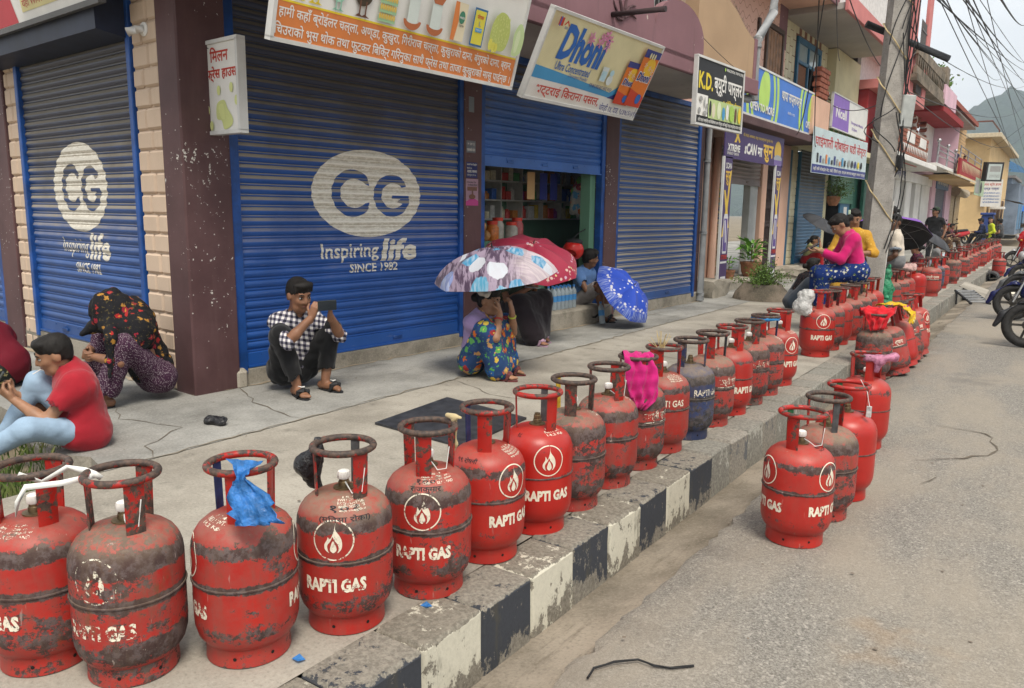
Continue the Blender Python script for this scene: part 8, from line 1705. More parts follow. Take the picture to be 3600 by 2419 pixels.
sheet('pink_cloth', 'bright pink cloth pushed through a cylinder collar', 'cloth', (((-1.92, 3.93, .565), (-1.80, 3.96, .57)), ((-1.945, 3.87, .62), (-1.775, 3.91, .62)), ((-1.92, 3.80, .648), (-1.755, 3.87, .645)), ((-1.875, 3.745, .635), (-1.745, 3.84, .63)), ((-1.85, 3.715, .57), (-1.715, 3.83, .565)), ((-1.835, 3.70, .50), (-1.69, 3.81, .49)), ((-1.81, 3.69, .43), (-1.69, 3.79, .41)), ((-1.78, 3.69, .37), (-1.73, 3.735, .355))), cloth('hot_pink_cloth', (.44, .012, .14), .12), .016, 9, 22, 30, 0.0, .35)
sheet('red_cloth', 'red cloth bundled over a grey cylinder collar', 'cloth', (((-1.52, 8.03, .45), (-1.30, 8.10, .46)), ((-1.53, 7.96, .525), (-1.24, 8.06, .53)), ((-1.50, 7.90, .545), (-1.20, 8.01, .56)), ((-1.47, 7.86, .52), (-1.20, 7.95, .52)), ((-1.42, 7.83, .45), (-1.24, 7.89, .46)), ((-1.38, 7.82, .34), (-1.27, 7.86, .36))), cloth('scarlet_cloth', (.48, .012, .02), .15), .016, 4, 22, 24, 0.0, .7)
sheet('patterned_cloth', 'yellow and purple patterned cloth lying over the leaning cylinders', 'cloth', (((-1.50, 8.62, .50), (-1.46, 8.78, .50)), ((-1.38, 8.58, .525), (-1.36, 8.74, .535)), ((-1.24, 8.56, .51), (-1.22, 8.72, .52)), ((-1.16, 8.55, .44), (-1.14, 8.68, .46)), ((-1.15, 8.54, .34), (-1.13, 8.64, .36))), floral('yellow_purple_cloth', (.55, .36, .02), [(.2, .03, .15), (.45, .05, .1), (.55, .5, .2)], None, 22, .4, .7), .012, 6, 16, 20, 0.0, .6)
TP = plain('tape_white', (.70, .70, .67), .5, .06)
ribbon('white_tape', 'white tape stretched between two cylinder collars', 'tape', ((-2.40, .95, .63), (-2.37, 1.0, .60), (-2.34, 1.06, .635), (-2.30, 1.09, .625), (-2.275, 1.105, .615), (-2.265, 1.12, .60)), .018, TP)
ribbon('white_tape', 'loose tail of white tape hanging from the near cylinder collar', 'tape', ((-2.275, 1.105, .61), (-2.30, 1.02, .605), (-2.36, .95, .60), (-2.37, .93, .56), (-2.365, .92, .52)), .018, TP)
ribbon('blue_strap', 'blue strap wound round the collar of a brownish cylinder', 'strap', [(-1.84 + .108 * math.cos(a), 6.10 + .108 * math.sin(a), .60 - .008 * math.sin(3 * a)) for a in [i * .45 for i in range(15)]], .03, plain('strap_blue', (.03, .22, .5), .5))
st = thing('straw_bundle', 'dry straw tied to a cylinder collar', 'straw', (-1.87, 4.22, .60)); rr = random.Random(3)
for i in range(16): MB().tube([(rr.uniform(-.01, .01), rr.uniform(-.01, .01), -.01), (rr.uniform(-.09, .04), rr.uniform(-.04, .06), rr.uniform(.04, .12))], .0018, 4).build('stalk', plain('straw', (.45, .34, .16), .8), st)
tg = thing('paper_tag', 'small white tag on a string on a clean red road cylinder', 'tag', (-.74, 4.36, .38)); MB().bbox(-.012, .012, -.008, .008, -.03, .03, .002).build('tag', PLW, tg); MB().tube([(0, 0, .03), (-.02, .02, .10), (-.06, .03, .16)], .002, 4).build('string', TP, tg)
for i, (x, y, lab) in enumerate(((-2.21, 1.15, 'thin string round the blackened cylinder valve'), (-1.90, 1.74, 'thin string round the dusty cylinder valve'), (-1.83, 2.09, 'thin string round the scuffed cylinder valve'), (-1.84, 3.51, 'thin string round the mottled cylinder valve'), (-.90, 3.66, 'thin string on the head cylinder of the road queue'))):
 zb = -.122 if i == 4 else 0; tag(MB().tube([(x, y, zb + .50), (x + .04, y - .02, zb + .49), (x + .07, y - .03, zb + .475), (x + .095, y - .01, zb + .48), (x + .10, y + .0, zb + .56)], .0022, 5).build('string', TP, None, True), lab, 'string')

# ================================================================== THINGS ON THE PAVEMENT AND ROAD
SD = mat_concrete('sand_drift', (.26, .215, .155), (.36, .30, .22), (.18, .15, .11), .5, 3)
for (a, b, fr_, w_) in ((-.45, 2.9, F1, .05), (5.6, 8.4, F1, .05), (-6, -.35, F2, .05)): pa = [fr_.M @ Vector((a + (b - a) * k / 6, -.055 - .02 * (k % 2), 0)) for k in range(7)]; crack([(q_.x, q_.y) for q_ in pa], w_, .0075, pave, 'sand_drift', SD)
pa = [F1.M @ Vector((2.9 + 2.6 * k / 5, -.20, 0)) for k in range(6)]; crack([(q_.x, q_.y) for q_ in pa], .05, .0075, pave, 'sand_drift', SD)
dc = MB().prism([(-3.58, 3.56), (-2.80, 3.50), (-2.86, 4.28), (-3.66, 4.40)], .002, .016, lambda a, b, d: Vector((a + 3.2, b - 3.9, d))).build('drain_cover', plain('cover_black', (.030, .031, .035), .5, .4, 14, 0, .4, .3)); dc.location = (-3.2, 3.9, 0); tag(dc, 'flat black drain cover lying on the rough concrete', 'drain cover')
tag(MB().tube([(-1.13, 2.08, -.118), (-1.14, 2.14, -.116), (-1.10, 2.21, -.114), (-1.04, 2.27, -.113), (-.98, 2.27, -.114), (-.93, 2.29, -.114), (-.87, 2.35, -.114)], .0045, 6).build('cable_scrap', M_WIRE, None, True), 'scrap of black cable on the asphalt', 'cable')
for i, (x, y, lab) in enumerate(((-1.82, 1.46, 'scrap of blue plastic by the torn blue strip cylinder'), (-1.72, 1.95, 'scrap of blue plastic between the scuffed cylinder and the kerb'))):
 tag(MB().add([(x - .02, y - .01, .006), (x + .015, y - .015, .012), (x + .02, y + .012, .006), (x - .012, y + .015, .014)], [(0, 1, 2, 3)]).build('litter', PLB), lab, 'litter')
rr = random.Random(8); lt = MB()
for i in range(260):
 x = rr.uniform(-5.0, -1.6) if i % 2 else rr.uniform(-1.5, 1.6); y = rr.uniform(2.0, 12) ** 1.0; z = .006 if x < -1.55 else (-.20 if x < -1.2 else -.112); s_ = rr.uniform(.004, .011); a = rr.uniform(0, 6)
 lt.add([(x + s_ * math.cos(a + k), y + s_ * math.sin(a + k), z + (.002 if k else .004)) for k in (0, 1.6, 3.1, 4.7)], [(0, 1, 2, 3)])
lt = lt.build('grit', plain('grit', (.16, .13, .10), .9)); lt['kind'] = 'stuff'; tag(lt, 'loose grit and small litter on the pavement and road', 'grit')
# grass at the pavement edge
gs = MB(); rr = random.Random(6)
for i in range(5200):
 x = rr.uniform(-7.4, -3.85); y = rr.uniform(.9, 2.2); edge = 2.02 if x < -4.3 else 1.62 + .6 * (-x - 3.85)
 if y > edge + .12 * math.sin(x * 9): continue
 z0 = -.14 if y < 1.9 else -.06; h = rr.uniform(.05, .16); a = rr.uniform(0, 6.28); w = .004; dx, dy = math.cos(a), math.sin(a); lx, ly = rr.uniform(-.05, .05), rr.uniform(-.05, .05)
 gs.add([(x - dx * w, y - dy * w, z0), (x + dx * w, y + dy * w, z0), (x + dx * w * .7 + lx * .4, y + dy * w * .7 + ly * .4, z0 + h * .6), (x + lx, y + ly, z0 + h)], [(0, 1, 2), (0, 2, 3)])
t = NT('grass_blades'); c = t.ramp(t.noise(t.pos(), 6, 3), [(.3, (.05, .09, .015)), (.5, (.09, .15, .03)), (.7, (.20, .19, .07))]); GM = t.fin(c, .7, 0, .3)
gs = gs.build('grass', GM, None, recalc=False); gs['kind'] = 'stuff'; tag(gs, 'short green grass growing at the broken pavement edge', 'grass')
MB().add([(-9, -2, -.15), (-3.4, -2, -.15), (-3.9, 1.7, -.15), (-4.05, 2.1, -.15), (-9, 2.5, -.15)], [(0, 1, 2, 3, 4)]).build('verge_soil', M_EARTH, pave)
# shop counter goods
ct = tag(F1.put(MB().bbox(3.05, 4.7, .42, .72, .2, 1.05, .01).build('shop_counter', M_GREENW)), 'green painted counter just inside the open shop', 'counter')
GLS = plain('jar_plastic', (.35, .33, .28), .15, .2, 12); LID = plain('lid_red', (.55, .04, .02), .4)
for i, (s_, y_, h_, m, lab) in enumerate(((3.72, .50, .20, plain('jar_orange', (.50, .14, .02), .3, .3, 40), 'red lidded jar of orange sweets on the counter'), (3.92, .58, .24, GLS, 'tall clear jar with red lid beside the sweets'), (4.06, .48, .19, GLS, 'small clear jar with red lid on the counter'), (4.26, .55, .24, plain('jar_redlabel', (.40, .08, .08), .3, .3, 20), 'clear jar with red label at the counter end'))):
 j = thing('sweet_jar', lab, 'jar', tuple(F1.M @ Vector((s_, y_, 1.05)))); MB().lathe([(0, 0), (.075, 0), (.08, .015), (.08, h_ * .78), (.06, h_ * .9), (.06, h_)], 20).build('jar', m, j, 50); MB().lathe([(.066, h_ - .01), (.066, h_ + .03), (0, h_ + .032)], 20).build('lid', LID, j, 50)
soft('bread_packet', 'packet of bread rolls on the counter by the pillar', 'bread', tuple(F1.M @ Vector((3.42, .52, 1.05))), (((-.12, 0, .07), (.16, .0, .07), .06, .065), ((-.06, .0, .15), (.12, 0, .17), .05, .05)), plain('bread', (.38, .19, .06), .5, .4, 14), .012, (.010, 40, 1))
soft('snack_packets', 'bunch of shiny snack packets hanging in the shop doorway', 'packets', tuple(F1.M @ Vector((5.43, .42, 1.36))), (((0, 0, .1), (.02, .0, .30), .12, .14), ((-.08, 0, .05), (.06, 0, .05), .06, .06), ((.02, 0, .34), (.0, 0, .48), .10, .04)), floral('snack_foil', (.42, .42, .40), [(.5, .12, .03), (.1, .3, .5), (.15, .35, .08), (.55, .5, .4), (.3, .03, .05)], None, 8, .6, .95), .012, (.014, 30, 1))
for i, (s_, m) in enumerate(((4.35, K_PO), (4.62, K_NV), (4.85, K_NV))):
 cd = MB(); cd.box(0, .16, .0, .004, 0, .34); cd = F1.put(cd.build('sachet_card', m)); cd.location = F1.M @ Vector((s_ + .2, .62, 1.55)); tag(cd, ('orange card of sachets hanging in the shop', 'navy card of sachets hanging in the shop', 'second navy card of sachets hanging in the shop')[i], 'sachet card')
hm = thing('motorcycle_helmet', 'red motorcycle helmet hanging beside the shop door', 'helmet', tuple(F1.M @ Vector((4.88, .12, .92)))); q = SDF(.011); q.ell((0, 0, 0), (.13, .15, .13)); q.ell((.0, -.12, -.05), (.10, .09, .06), None, 0, -1); sdf_obj('shell', q, plain('helmet_red', (.50, .02, .015), .2), hm, np.zeros(3)); MB().ell((0, .02, .10), (.11, .12, .05), 14, 8).build('lining', M_SOLE, hm, True); MB().tube([(-.02, -.02, .12), (.02, .10, .22), (.03, .24, .26)], .008, 6).build('strap', M_SOLE, hm, True)
WB = NT('pet_bottle'); WBm = WB.fin((.62, .72, .78), .12, 0, .5, Transmission_Weight=.55, IOR=1.2); WL = plain('bottle_label', (.06, .25, .55), .4); bprof = [(0, 0), (.036, .0), (.038, .02), (.036, .06), (.038, .10), (.036, .15), (.038, .19), (.030, .225), (.014, .25), (.014, .275), (0, .276)]
bme = MB().lathe(bprof, 12).mesh('bottle', WBm, 60); lme = MB().lathe([(.039, .10), (.039, .17)], 12).mesh('label', WL, 60); cme = MB().lathe([(.016, .26), (.016, .285), (0, .286)], 10).mesh('cap', plain('cap_blue', (.05, .2, .5), .4), 60)
def bottle(loc, lab, rot=(0, 0, 0), grp=None):
 b = thing('water_bottle', lab, 'bottle', loc, 0, grp); b.rotation_euler = rot
 for nm, me in (('bottle', bme), ('label', lme), ('cap', cme)): link(nm, me, b)
for i in range(12): bottle(tuple(F1.M @ Vector((4.28 + .085 * (i % 6), -.02 + .085 * (i // 6), .217))), 'clear water bottle in the shrink wrapped pack on the shop step', grp='water bottles packed on the step')
bottle(tuple(F1.M @ Vector((4.80, -.40, .03))), 'clear water bottle leaning on the shop step', (R(-14), R(-16), 0))
soft('jute_sack', 'brown jute sack standing on the shop step', 'sack', tuple(F1.M @ Vector((3.78, .02, .216))), (((0, 0, .12), (0, 0, .38), .15, .12), ((0, 0, .38), (.0, .0, .46), .11, .06)), cloth('jute', (.30, .20, .13), .3, 60), .013, (.010, 30, 1), .05)
# plants
def leaf_mesh(l, w, mat):
 return MB().add([(0, 0, 0), (-w / 2, l * .45, l * .10), (0, l, -.02 * l), (w / 2, l * .45, l * .10), (0, l * .5, .04 * l)], [(0, 4, 1), (1, 4, 2), (2, 4, 3), (3, 4, 0)]).mesh('leaf', mat)
t = NT('leaf_bright'); LFm = t.fin(t.mix(t.noise(t.obj(), 3), (.08, .22, .02), (.16, .34, .04)), .4, 0, .4); t = NT('leaf_olive'); LFo = t.fin(t.mix(t.noise(t.pos(), 9), (.06, .13, .02), (.14, .22, .04)), .5, 0, .3); t = NT('leaf_tree'); LFt = t.fin(t.mix(t.noise(t.pos(), 1.5), (.05, .12, .02), (.16, .26, .05)), .5, 0, .3)
CLAY = plain('terracotta', (.27, .12, .06), .8, .25, 12); lfm = leaf_mesh(.16, .065, LFm)
def pot_plant(lab, loc, sc, n, seed):
 rr = random.Random(seed); t = thing('potted_plant', lab, 'potted plant', loc); t.scale = (sc,) * 3; MB().lathe([(0, 0), (.13, 0), (.17, .10), (.185, .22), (.20, .24), (.20, .28), (.17, .28), (.16, .24), (0, .24)], 24).build('pot', CLAY, t, 40)
 MB().tube([(0, 0, .2), (.0, .01, .45), (.02, 0, .6)], .012, 6).build('stem', plain('stem_brown', (.12, .08, .04), .8), t)
 for i in range(n):
  l = link('leaf', lfm, t); a = rr.uniform(0, 6.28); e = rr.uniform(0.05, 1.2); r_ = rr.uniform(.02, .2); l.location = (r_ * math.cos(a), r_ * math.sin(a), rr.uniform(.30, .66)); l.rotation_euler = (e - .3, rr.uniform(-.4, .4), a - math.pi / 2); s_ = rr.uniform(.8, 1.35); l.scale = (s_,) * 3
pot_plant('leafy green plant in a terracotta pot before the peach shop', (-5.06, 15.55, .17), 1.05, 110, 2); pot_plant('small plant in a terracotta pot behind the banner post', (-5.15, 14.55, .17), .62, 50, 3)
tr = thing('shrub_planter', 'green shrub growing from a rough concrete planter on the pavement', 'planter', (-4.02, 13.0, 0)); mb = MB(); mb.lathe([(.40, 0), (.37, .12), (.30, .24), (.27, .27), (.22, .24), (0, .22)], 14); rr = random.Random(5); mb.v = [(p_[0] * (1.15 + rr.uniform(-.08, .08)), p_[1] * (1 + rr.uniform(-.08, .08)), p_[2] + rr.uniform(-.012, .012) * (p_[2] > 0)) for p_ in mb.v]; mb.build('planter', M_MOSS, tr, 50)
br = MB(); lv = MB()
for i in range(26):
 a = rr.uniform(0, 6.28); e = rr.uniform(.25, 1.45); L = rr.uniform(.22, .46); d = Vector((math.cos(a) * math.cos(e) * 1.25, math.sin(a) * math.cos(e) * 1.25, math.sin(e))); b0 = Vector((rr.uniform(-.08, .08), rr.uniform(-.08, .08), .22)); br.tube([b0, b0 + d * L * .5 + Vector((0, 0, .02)), b0 + d * L], [.008, .005, .003], 4)
 for k in range(85):
  tt = rr.uniform(.3, 1.08); c_ = b0 + d * L * tt + Vector((rr.gauss(0, .045), rr.gauss(0, .045), rr.gauss(0, .035))); s_ = rr.uniform(.012, .024); n_ = Vector((rr.gauss(0, 1), rr.gauss(0, 1), rr.gauss(.4, 1))).normalized(); u_ = n_.orthogonal().normalized(); w_ = n_.cross(u_); lv.add([c_ + u_ * s_, c_ + w_ * s_ * .6, c_ - u_ * s_, c_ - w_ * s_ * .6], [(0, 1, 2, 3)])
br.build('branches', plain('stem_brown', (.12, .08, .04), .8), tr); o_ = lv.build('foliage', LFo, tr, recalc=False); o_['kind'] = 'stuff'
hp = thing('hanging_plant', 'small shrub in a hanging clay pot before the green shutter', 'potted plant', (-5.30, 22.95, 1.66)); MB().lathe([(0, 0), (.10, .0), (.17, .12), (.19, .22), (.20, .26), (.17, .26), (0, .22)], 18).build('pot', CLAY, hp, 40); MB().tube([(-.2, 0, .1), (-.3, 0, .1), (-.3, 0, .4)], .015, 5).build('bracket', M_SOLE, hp); lv = MB(); br = MB()
for i in range(22):
 a = rr.uniform(0, 6.28); e = rr.uniform(.3, 1.3); L = rr.uniform(.3, .75); d = Vector((math.cos(a) * math.cos(e), math.sin(a) * math.cos(e), math.sin(e))); br.tube([(0, 0, .2), d * L + Vector((0, 0, .2))], [.006, .003], 4)
 for k in range(40):
  c_ = d * L * rr.uniform(.35, 1.05) + Vector((rr.gauss(0, .05), rr.gauss(0, .05), .2 + rr.gauss(0, .05))); s_ = rr.uniform(.02, .04); n_ = Vector((rr.gauss(0, 1), rr.gauss(0, 1), rr.gauss(0, 1))).normalized(); u_ = n_.orthogonal().normalized(); w_ = n_.cross(u_); lv.add([c_ + u_ * s_, c_ + w_ * s_ * .5, c_ - u_ * s_, c_ - w_ * s_ * .5], [(0, 1, 2, 3)])
br.build('branches', plain('stem_brown', (.12, .08, .04), .8), hp); o_ = lv.build('foliage', LFo, hp, recalc=False); o_['kind'] = 'stuff'
def tree(lab, loc, H, Rc, n, seed, mat=None):
 rr = random.Random(seed); t = thing('leafy_tree', lab, 'tree', loc); MB().tube([(0, 0, 0), (.05, .03, H * .4), (.0, .1, H * .75)], [.16, .12, .05], 8).build('trunk', plain('bark', (.10, .075, .05), .9), t, 60); lb = MB(); lv = MB()
 for i in range(14):
  a = rr.uniform(0, 6.28); e = rr.uniform(-.1, 1.2); L = rr.uniform(.5, 1) * Rc; b0 = Vector((0, .06, H * rr.uniform(.5, .75))); d = Vector((math.cos(a) * math.cos(e), math.sin(a) * math.cos(e), math.sin(e) * .8)); lb.tube([b0, b0 + d * L], [.05, .015], 5); cl = rr.uniform(.25, .45) * Rc
  for k in range(n):
   c_ = b0 + d * L * rr.uniform(.5, 1.1) + Vector((rr.gauss(0, cl * .5), rr.gauss(0, cl * .5), rr.gauss(0, cl * .35))); s_ = rr.uniform(.06, .12); n_ = Vector((rr.gauss(0, 1), rr.gauss(0, 1), rr.gauss(.5, 1))).normalized(); u_ = n_.orthogonal().normalized(); w_ = n_.cross(u_); lv.add([c_ + u_ * s_, c_ + w_ * s_ * .55, c_ - u_ * s_, c_ - w_ * s_ * .55], [(0, 1, 2, 3)])
 lb.build('limbs', plain('bark', (.10, .075, .05), .9), t); o_ = lv.build('crown', mat or LFt, t, recalc=False); o_['kind'] = 'stuff'; return t
tree('leafy tree standing behind the yellow house', (-6.2, 74, 0), 7.2, 2.6, 160, 4); tree('light green shrub on the roof behind the mossy parapet', (-5.2, 40.0, 5.6), 2.2, 1.1, 50, 5)
for i, (x, y, h, lab) in enumerate(((-14, 150, 7, 'far tree behind the grey end houses'), (8, 175, 7, 'far tree beside the low closing house'), (-1, 190, 6, 'far tree at the end of the street'), (4.5, 130, 4.5, 'low bush tree across the far road'))): tree(lab, (x, y, 0), h, h * .5, 120, 10 + i)
# stone block, ramp slabs, steel ladder
def rock(lab, name, loc, dims, seed, mat, cat):
 rr = random.Random(seed); bm = bmesh.new(); bmesh.ops.create_cube(bm, size=1); bmesh.ops.subdivide_edges(bm, edges=bm.edges[:], cuts=3, use_grid_fill=True)
 for w in bm.verts: w.co = Vector((w.co.x * dims[0], w.co.y * dims[1], (w.co.z + .5) * dims[2])) * (1 + 0) + Vector((rr.gauss(0, .02), rr.gauss(0, .02), rr.gauss(0, .015) if w.co.z > -.4 else 0))
 o_ = MB().bm(bm).build(name, mat, None, 40); o_.location = loc; return tag(o_, lab, cat)
rock('rough stone block beside the grey drain pipe', 'stone_block', (-4.95, 12.95, 0), (.55, .8, .28), 2, M_PLINTH, 'stone')
rock('grey boulder by the blue pilaster step', 'boulder', (-5.0, 18.3, 0), (.7, 1.3, .22), 5, M_PLINTH, 'stone')
def slab_q(lab, pts, th, mat, cat='concrete slab', name='concrete_slab'):
 c_ = sum((Vector(p_) for p_ in pts), Vector()) / len(pts); q = [Vector(p_) - c_ for p_ in pts]; n = len(q); o_ = MB().add(q + [p_ - Vector((0, 0, th)) for p_ in q], [tuple(range(n)), tuple(range(2 * n - 1, n - 1, -1))] + [(i, n + i, n + (i + 1) % n, (i + 1) % n) for i in range(n)]).build(name, mat); o_.location = c_; return tag(o_, lab, cat)
slab_q('broken concrete slab tipped from the kerb into the gutter', [(-1.62, 18.2, .02), (-1.62, 19.4, .03), (-1.15, 19.1, -.10), (-1.12, 17.5, -.13)], .09, M_CONC); slab_q('concrete ramp slab over the drain pipe', [(-1.60, 25.0, .03), (-1.60, 29.2, .03), (-1.12, 29.0, -.10), (-1.12, 25.2, -.11)], .10, M_CONC)
tag(MB().lathe([(.16, -.2), (.16, .9), (.12, .9), (.12, -.2)], 16, M=Matrix.Translation((-1.42, 24.7, -.16)) @ Matrix.Rotation(R(90), 4, 'X')).build('drain_mouth', plain('pipe_dark', (.05, .05, .05), .6), None, 40), 'dark drain pipe mouth under the concrete ramp', 'pipe')
ld = thing('steel_ramp', 'small black and white steel ladder ramp against the kerb', 'ramp', (-1.54, 16.3, 0)); A_, B_ = Vector((-.02, .55, .03)), Vector((.33, -.35, -.11)); sd_ = Vector((.28, .16, 0))
for s_ in (0, 1): MB().tube([A_ + sd_ * s_, B_ + sd_ * s_], .022, 6).build('side_rail', M_SOLE, ld)
for k in range(8): c_ = A_.lerp(B_, (k + .3) / 8); MB().tube([c_ + Vector((0, 0, .012)), c_ + sd_ + Vector((0, 0, .012))], .011, 6).build('rung', plain('rung_grey', (.30, .31, .32), .5), ld)
MB().tube([A_ + sd_ * .1, A_ + sd_ * .1 + Vector((0, 0, -.26))], .02, 6).build('prop', M_SOLE, ld); MB().tube([A_ + sd_ * .9, A_ + sd_ * .9 + Vector((0, 0, -.26))], .02, 6).build('prop', M_SOLE, ld)

# ================================================================== TWO-WHEELERS AND FAR VEHICLES
RUB = plain('tyre_rubber', (.022, .021, .02), .8, .3, 25); ALL = plain('alloy_dusty', (.055, .05, .043), .6, .3, 12, .5); CHR = plain('chrome', (.5, .5, .5), .2, .1, 5, .9); LENS = plain('lamp_lens', (.30, .30, .30), .1, .1, 8); BLKP = plain('black_plastic_panel', (.016, .017, .019), .4, .2, 6)
def wheel(t, name, y, r, w=.045):
 wh = MB().ring((0, 0, 0), r - w, w, 32, 10, Matrix.Translation((0, y, r)) @ Matrix.Rotation(R(90), 4, 'Y')).build(name, RUB, t, 60)
 MB().ring((0, 0, 0), r - 2 * w, .014, 28, 6, Matrix.Translation((0, y, r)) @ Matrix.Rotation(R(90), 4, 'Y')).build('rim', ALL, wh, 60)
 for k in range(5):
  a = 2 * math.pi * k / 5; MB().tube([(0, y, r), (0, y + (r - 2 * w) * math.cos(a), r + (r - 2 * w) * math.sin(a))], .014, 6).build('spoke', ALL, wh)
 MB().lathe([(0, -.04), (.05, -.03), (.05, .03), (0, .04)], 14, M=Matrix.Translation((0, y, r)) @ Matrix.Rotation(R(90), 4, 'Y')).build('hub', ALL, wh, 40)
def scooter(lab, loc, head, paint, fender, sc=1.0, sport=False):
 t = thing('parked_scooter', lab, 'scooter', loc, R(head - 90), 'two-wheelers parked along the road'); t.scale = (sc,) * 3; r = .25; t.rotation_euler = (0, R(5), R(head - 90))
 wheel(t, 'front_wheel', .62, r); wheel(t, 'rear_wheel', -.62, r)
 q = SDF(.016); q.cap((0, .40, r + .10), (0, .62, r + .235), .055, .06, .05); q.cap((0, .62, r + .235), (0, .86, r + .10), .06, .045, .05); q.cap((0, .86, r + .10), (0, .93, r - .02), .045, .025, .03); q.cap((-.2, .62, r), (.2, .62, r), .245, None, 0, -1); sdf_obj('front_fender', q, fender, t, np.zeros(3))
 for s_ in (-.075, .075): MB().tube([(s_, .62, r), (s_ * .9, .50, .62)], .022, 8).build('fork_leg', CHR, t, 60)
 q = SDF(.02); q.cap((0, .46, .40), (0, .36, .92), .10, .11, .06); q.cap((-.14, .42, .50), (-.15, .34, .82), .05, .06, .06); q.cap((.14, .42, .50), (.15, .34, .82), .05, .06, .06); q.cap((0, .50, .86), (0, .42, 1.0), .085, .075, .05); sdf_obj('front_apron', q, paint, t, np.zeros(3))
 q = SDF(.02); q.cap((0, -.16, .48), (0, -.78, .60), .16, .12, .08); q.cap((-.10, -.22, .44), (-.10, -.74, .56), .09, .07, .06); q.cap((.10, -.22, .44), (.10, -.74, .56), .09, .07, .06); sdf_obj('body_panel', q, paint, t, np.zeros(3))
 q = SDF(.02); q.cap((0, .02, .66), (0, -.72, .72), .085, .075, .05); q.cap((-.08, -.1, .67), (-.06, -.7, .71), .055, .05, .05); q.cap((.08, -.1, .67), (.06, -.7, .71), .055, .05, .05); sdf_obj('seat', q, plain('seat_black', (.02, .02, .021), .6), t, np.zeros(3))
 MB().bbox(-.15, .15, -.25, .42, .26, .33, .02).build('footboard', BLKP, t); MB().tube([(-.36, .18, 1.06), (-.2, .30, 1.02), (0, .34, 1.0), (.2, .30, 1.02), (.36, .18, 1.06)], .018, 8).build('handlebar', BLKP, t, 60)
 for s_ in (-1, 1):
  MB().tube([(s_ * .34, .17, 1.06), (s_ * .24, .24, 1.04)], .026, 8).build('grip', M_SOLE, t, 60); m_ = MB().tube([(s_ * .26, .26, 1.05), (s_ * .34, .26, 1.22)], .007, 5).build('mirror_stalk', BLKP, t); MB().ell((s_ * .35, .27, 1.26), (.06, .02, .04), 12, 8).build('mirror', BLKP, m_, True)
 MB().ell((0, .57, .90), (.085, .05, .07), 14, 8).build('headlight', LENS, t, True)
 for s_ in (-1, 1): MB().ell((s_ * .14, .49, .80), (.045, .035, .03), 10, 6).build('indicator', plain('amber_lens', (.5, .2, .02), .2), t, True)
 MB().ell((0, -.86, .60), (.07, .03, .04), 10, 6).build('tail_light', plain('red_lens', (.4, .02, .02), .2), t, True); MB().tube([(.15, -.2, .3), (.17, -.8, .34)], [.04, .05], 8).build('exhaust', BLKP, t); MB().tube([(-.12, -.1, .28), (-.22, -.02, .01)], .012, 6).build('side_stand', BLKP, t); return t
PBK = plain('paint_matt_black', (.022, .023, .026), .45, .15, 6); PNV = plain('paint_navy_gloss', (.010, .014, .075), .18, .1, 3); PRD = plain('paint_red_gloss', (.36, .012, .015), .2, .1, 3); PSV = plain('paint_silver', (.42, .43, .44), .3, .1, 3, .4); PGY = plain('paint_grey', (.09, .095, .10), .3, .1, 3)
scooter('matt black scooter with a dusty front wheel, first of the parked line', (.42, 11.0, -.112), 187, PBK, PBK, 1.06); scooter('glossy navy blue scooter beside the matt black one', (.14, 13.9, -.112), 190, PNV, PNV, 1.06); scooter('second navy blue scooter of the parked line', (.10, 16.6, -.112), 192, PNV, PGY, 1.06); scooter('grey and navy scooter behind the navy pair', (.0, 20.5, -.112), 190, PGY, PNV, 1.05); scooter('red scooter with a silver front fender at the far end of the parked line', (-.52, 28.2, -.115), 192, PRD, PSV, 1.06)
scooter('far red motorcycle parked by the yellow wall', (-4.6, 47.0, 0), 230, PRD, BLKP, 1.0)
tk = thing('white_truck', 'far white truck at the end of the street', 'truck', (4.6, 124, -.1), R(8)); MB().bbox(-1.1, 1.1, -2, 2, .6, 2.9, .1).build('cab', plain('truck_white', (.6, .6, .6), .4), tk); MB().bbox(-.9, .9, -2.06, -1.98, 1.6, 2.5, .02).build('windscreen', plain('dark_glass', (.03, .032, .034), .12), tk); MB().bbox(-1.12, -1.06, -1.6, -.2, 1.6, 2.5, .02).build('side_window', plain('dark_glass', (.03, .032, .034), .12), tk)
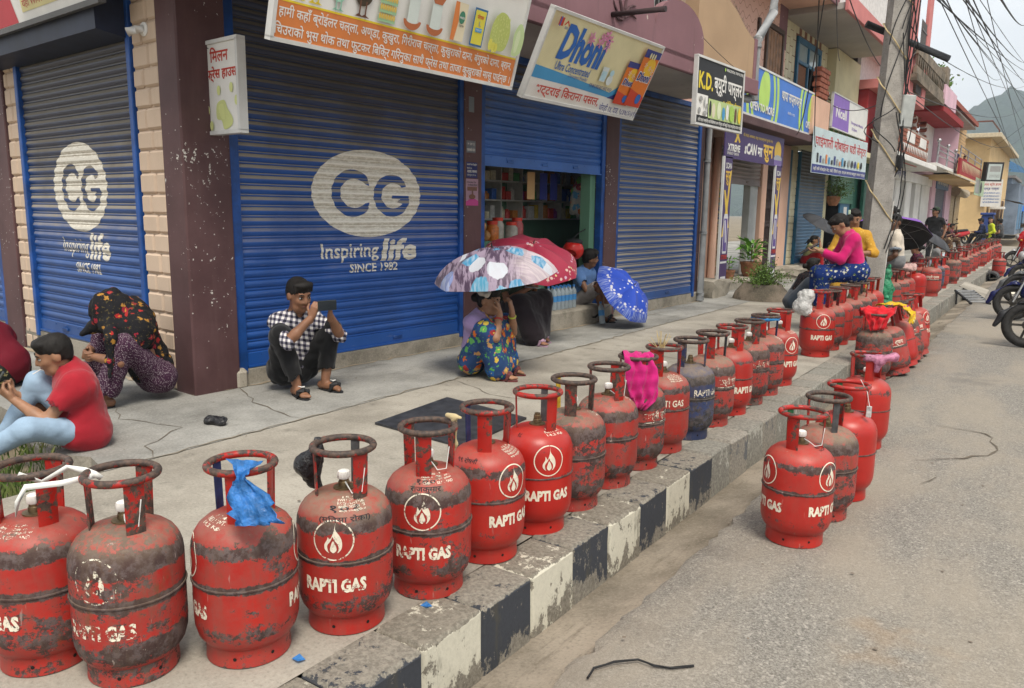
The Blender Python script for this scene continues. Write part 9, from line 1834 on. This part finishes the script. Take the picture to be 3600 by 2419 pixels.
for (x, y) in ((-1, -1.3), (1, -1.3), (-1, 1.3), (1, 1.3)): MB().ring((0, 0, 0), .33, .15, 20, 8, Matrix.Translation((x, y, .48)) @ Matrix.Rotation(R(90), 4, 'Y')).build('wheel', RUB, tk, 60)
stl = thing('market_umbrella', 'far bright blue market umbrella over a cart', 'umbrella', (-2.9, 88, 0)); MB().lathe([(1.6, 2.0), (.8, 2.4), (0, 2.6)], 16).build('canopy', plain('tarp_blue', (.03, .14, .48), .6), stl, 40); MB().tube([(0, 0, 0), (0, 0, 2.6)], .04, 6).build('pole', M_STEEL, stl); MB().bbox(-.7, .7, -.5, .5, .5, .9, .03).build('cart', plain('cart_brown', (.14, .09, .05), .8), stl)
p = Person('far person in a white shirt standing by the blue market umbrella', (-2.4, 84), 200, 1.0, SK2, .035); p.pose((0, 0, .9), (0, 0, 1.36), (0, .03, 1.55), (0, 1, 0), ((-.25, .1, .9), (.25, .1, .9)), ((-.1, 0, .085), (.1, 0, .085))); p.body(hands=False, face=False); p.hair('short').shirt(cloth('white_shirt', (.55, .54, .52)), .6).legs(cloth('dark_trousers', (.015, .015, .018)), .95)
tag(MB().bbox(-3.25, -2.75, 43.0, 43.5, .0, 1.5, .05).bbox(-3.3, -2.7, 42.95, 43.55, 1.5, 1.62, .03).build('rubbish_bin', plain('bin_blue', (.03, .06, .22), .5)), 'tall blue bin behind the lime green kurta', 'bin')

# ================================================================== HAZE
hz = MB().box(-1100, 1100, -60, 1150, -3, 215).build('haze', None or plain('haze_tmp', (1, 1, 1))); hz['kind'] = 'stuff'; hm_ = bpy.data.materials.new('haze_air'); hm_.use_nodes = True; ht = hm_.node_tree; ht.nodes.clear(); ho = ht.nodes.new('ShaderNodeOutputMaterial'); hv = ht.nodes.new('ShaderNodeVolumePrincipled'); hv.inputs['Color'].default_value = (.80, .90, 1.0, 1); hv.inputs['Density'].default_value = .0006; ht.links.new(hv.outputs[0], ho.inputs['Volume']); hz.data.materials.clear(); hz.data.materials.append(hm_)
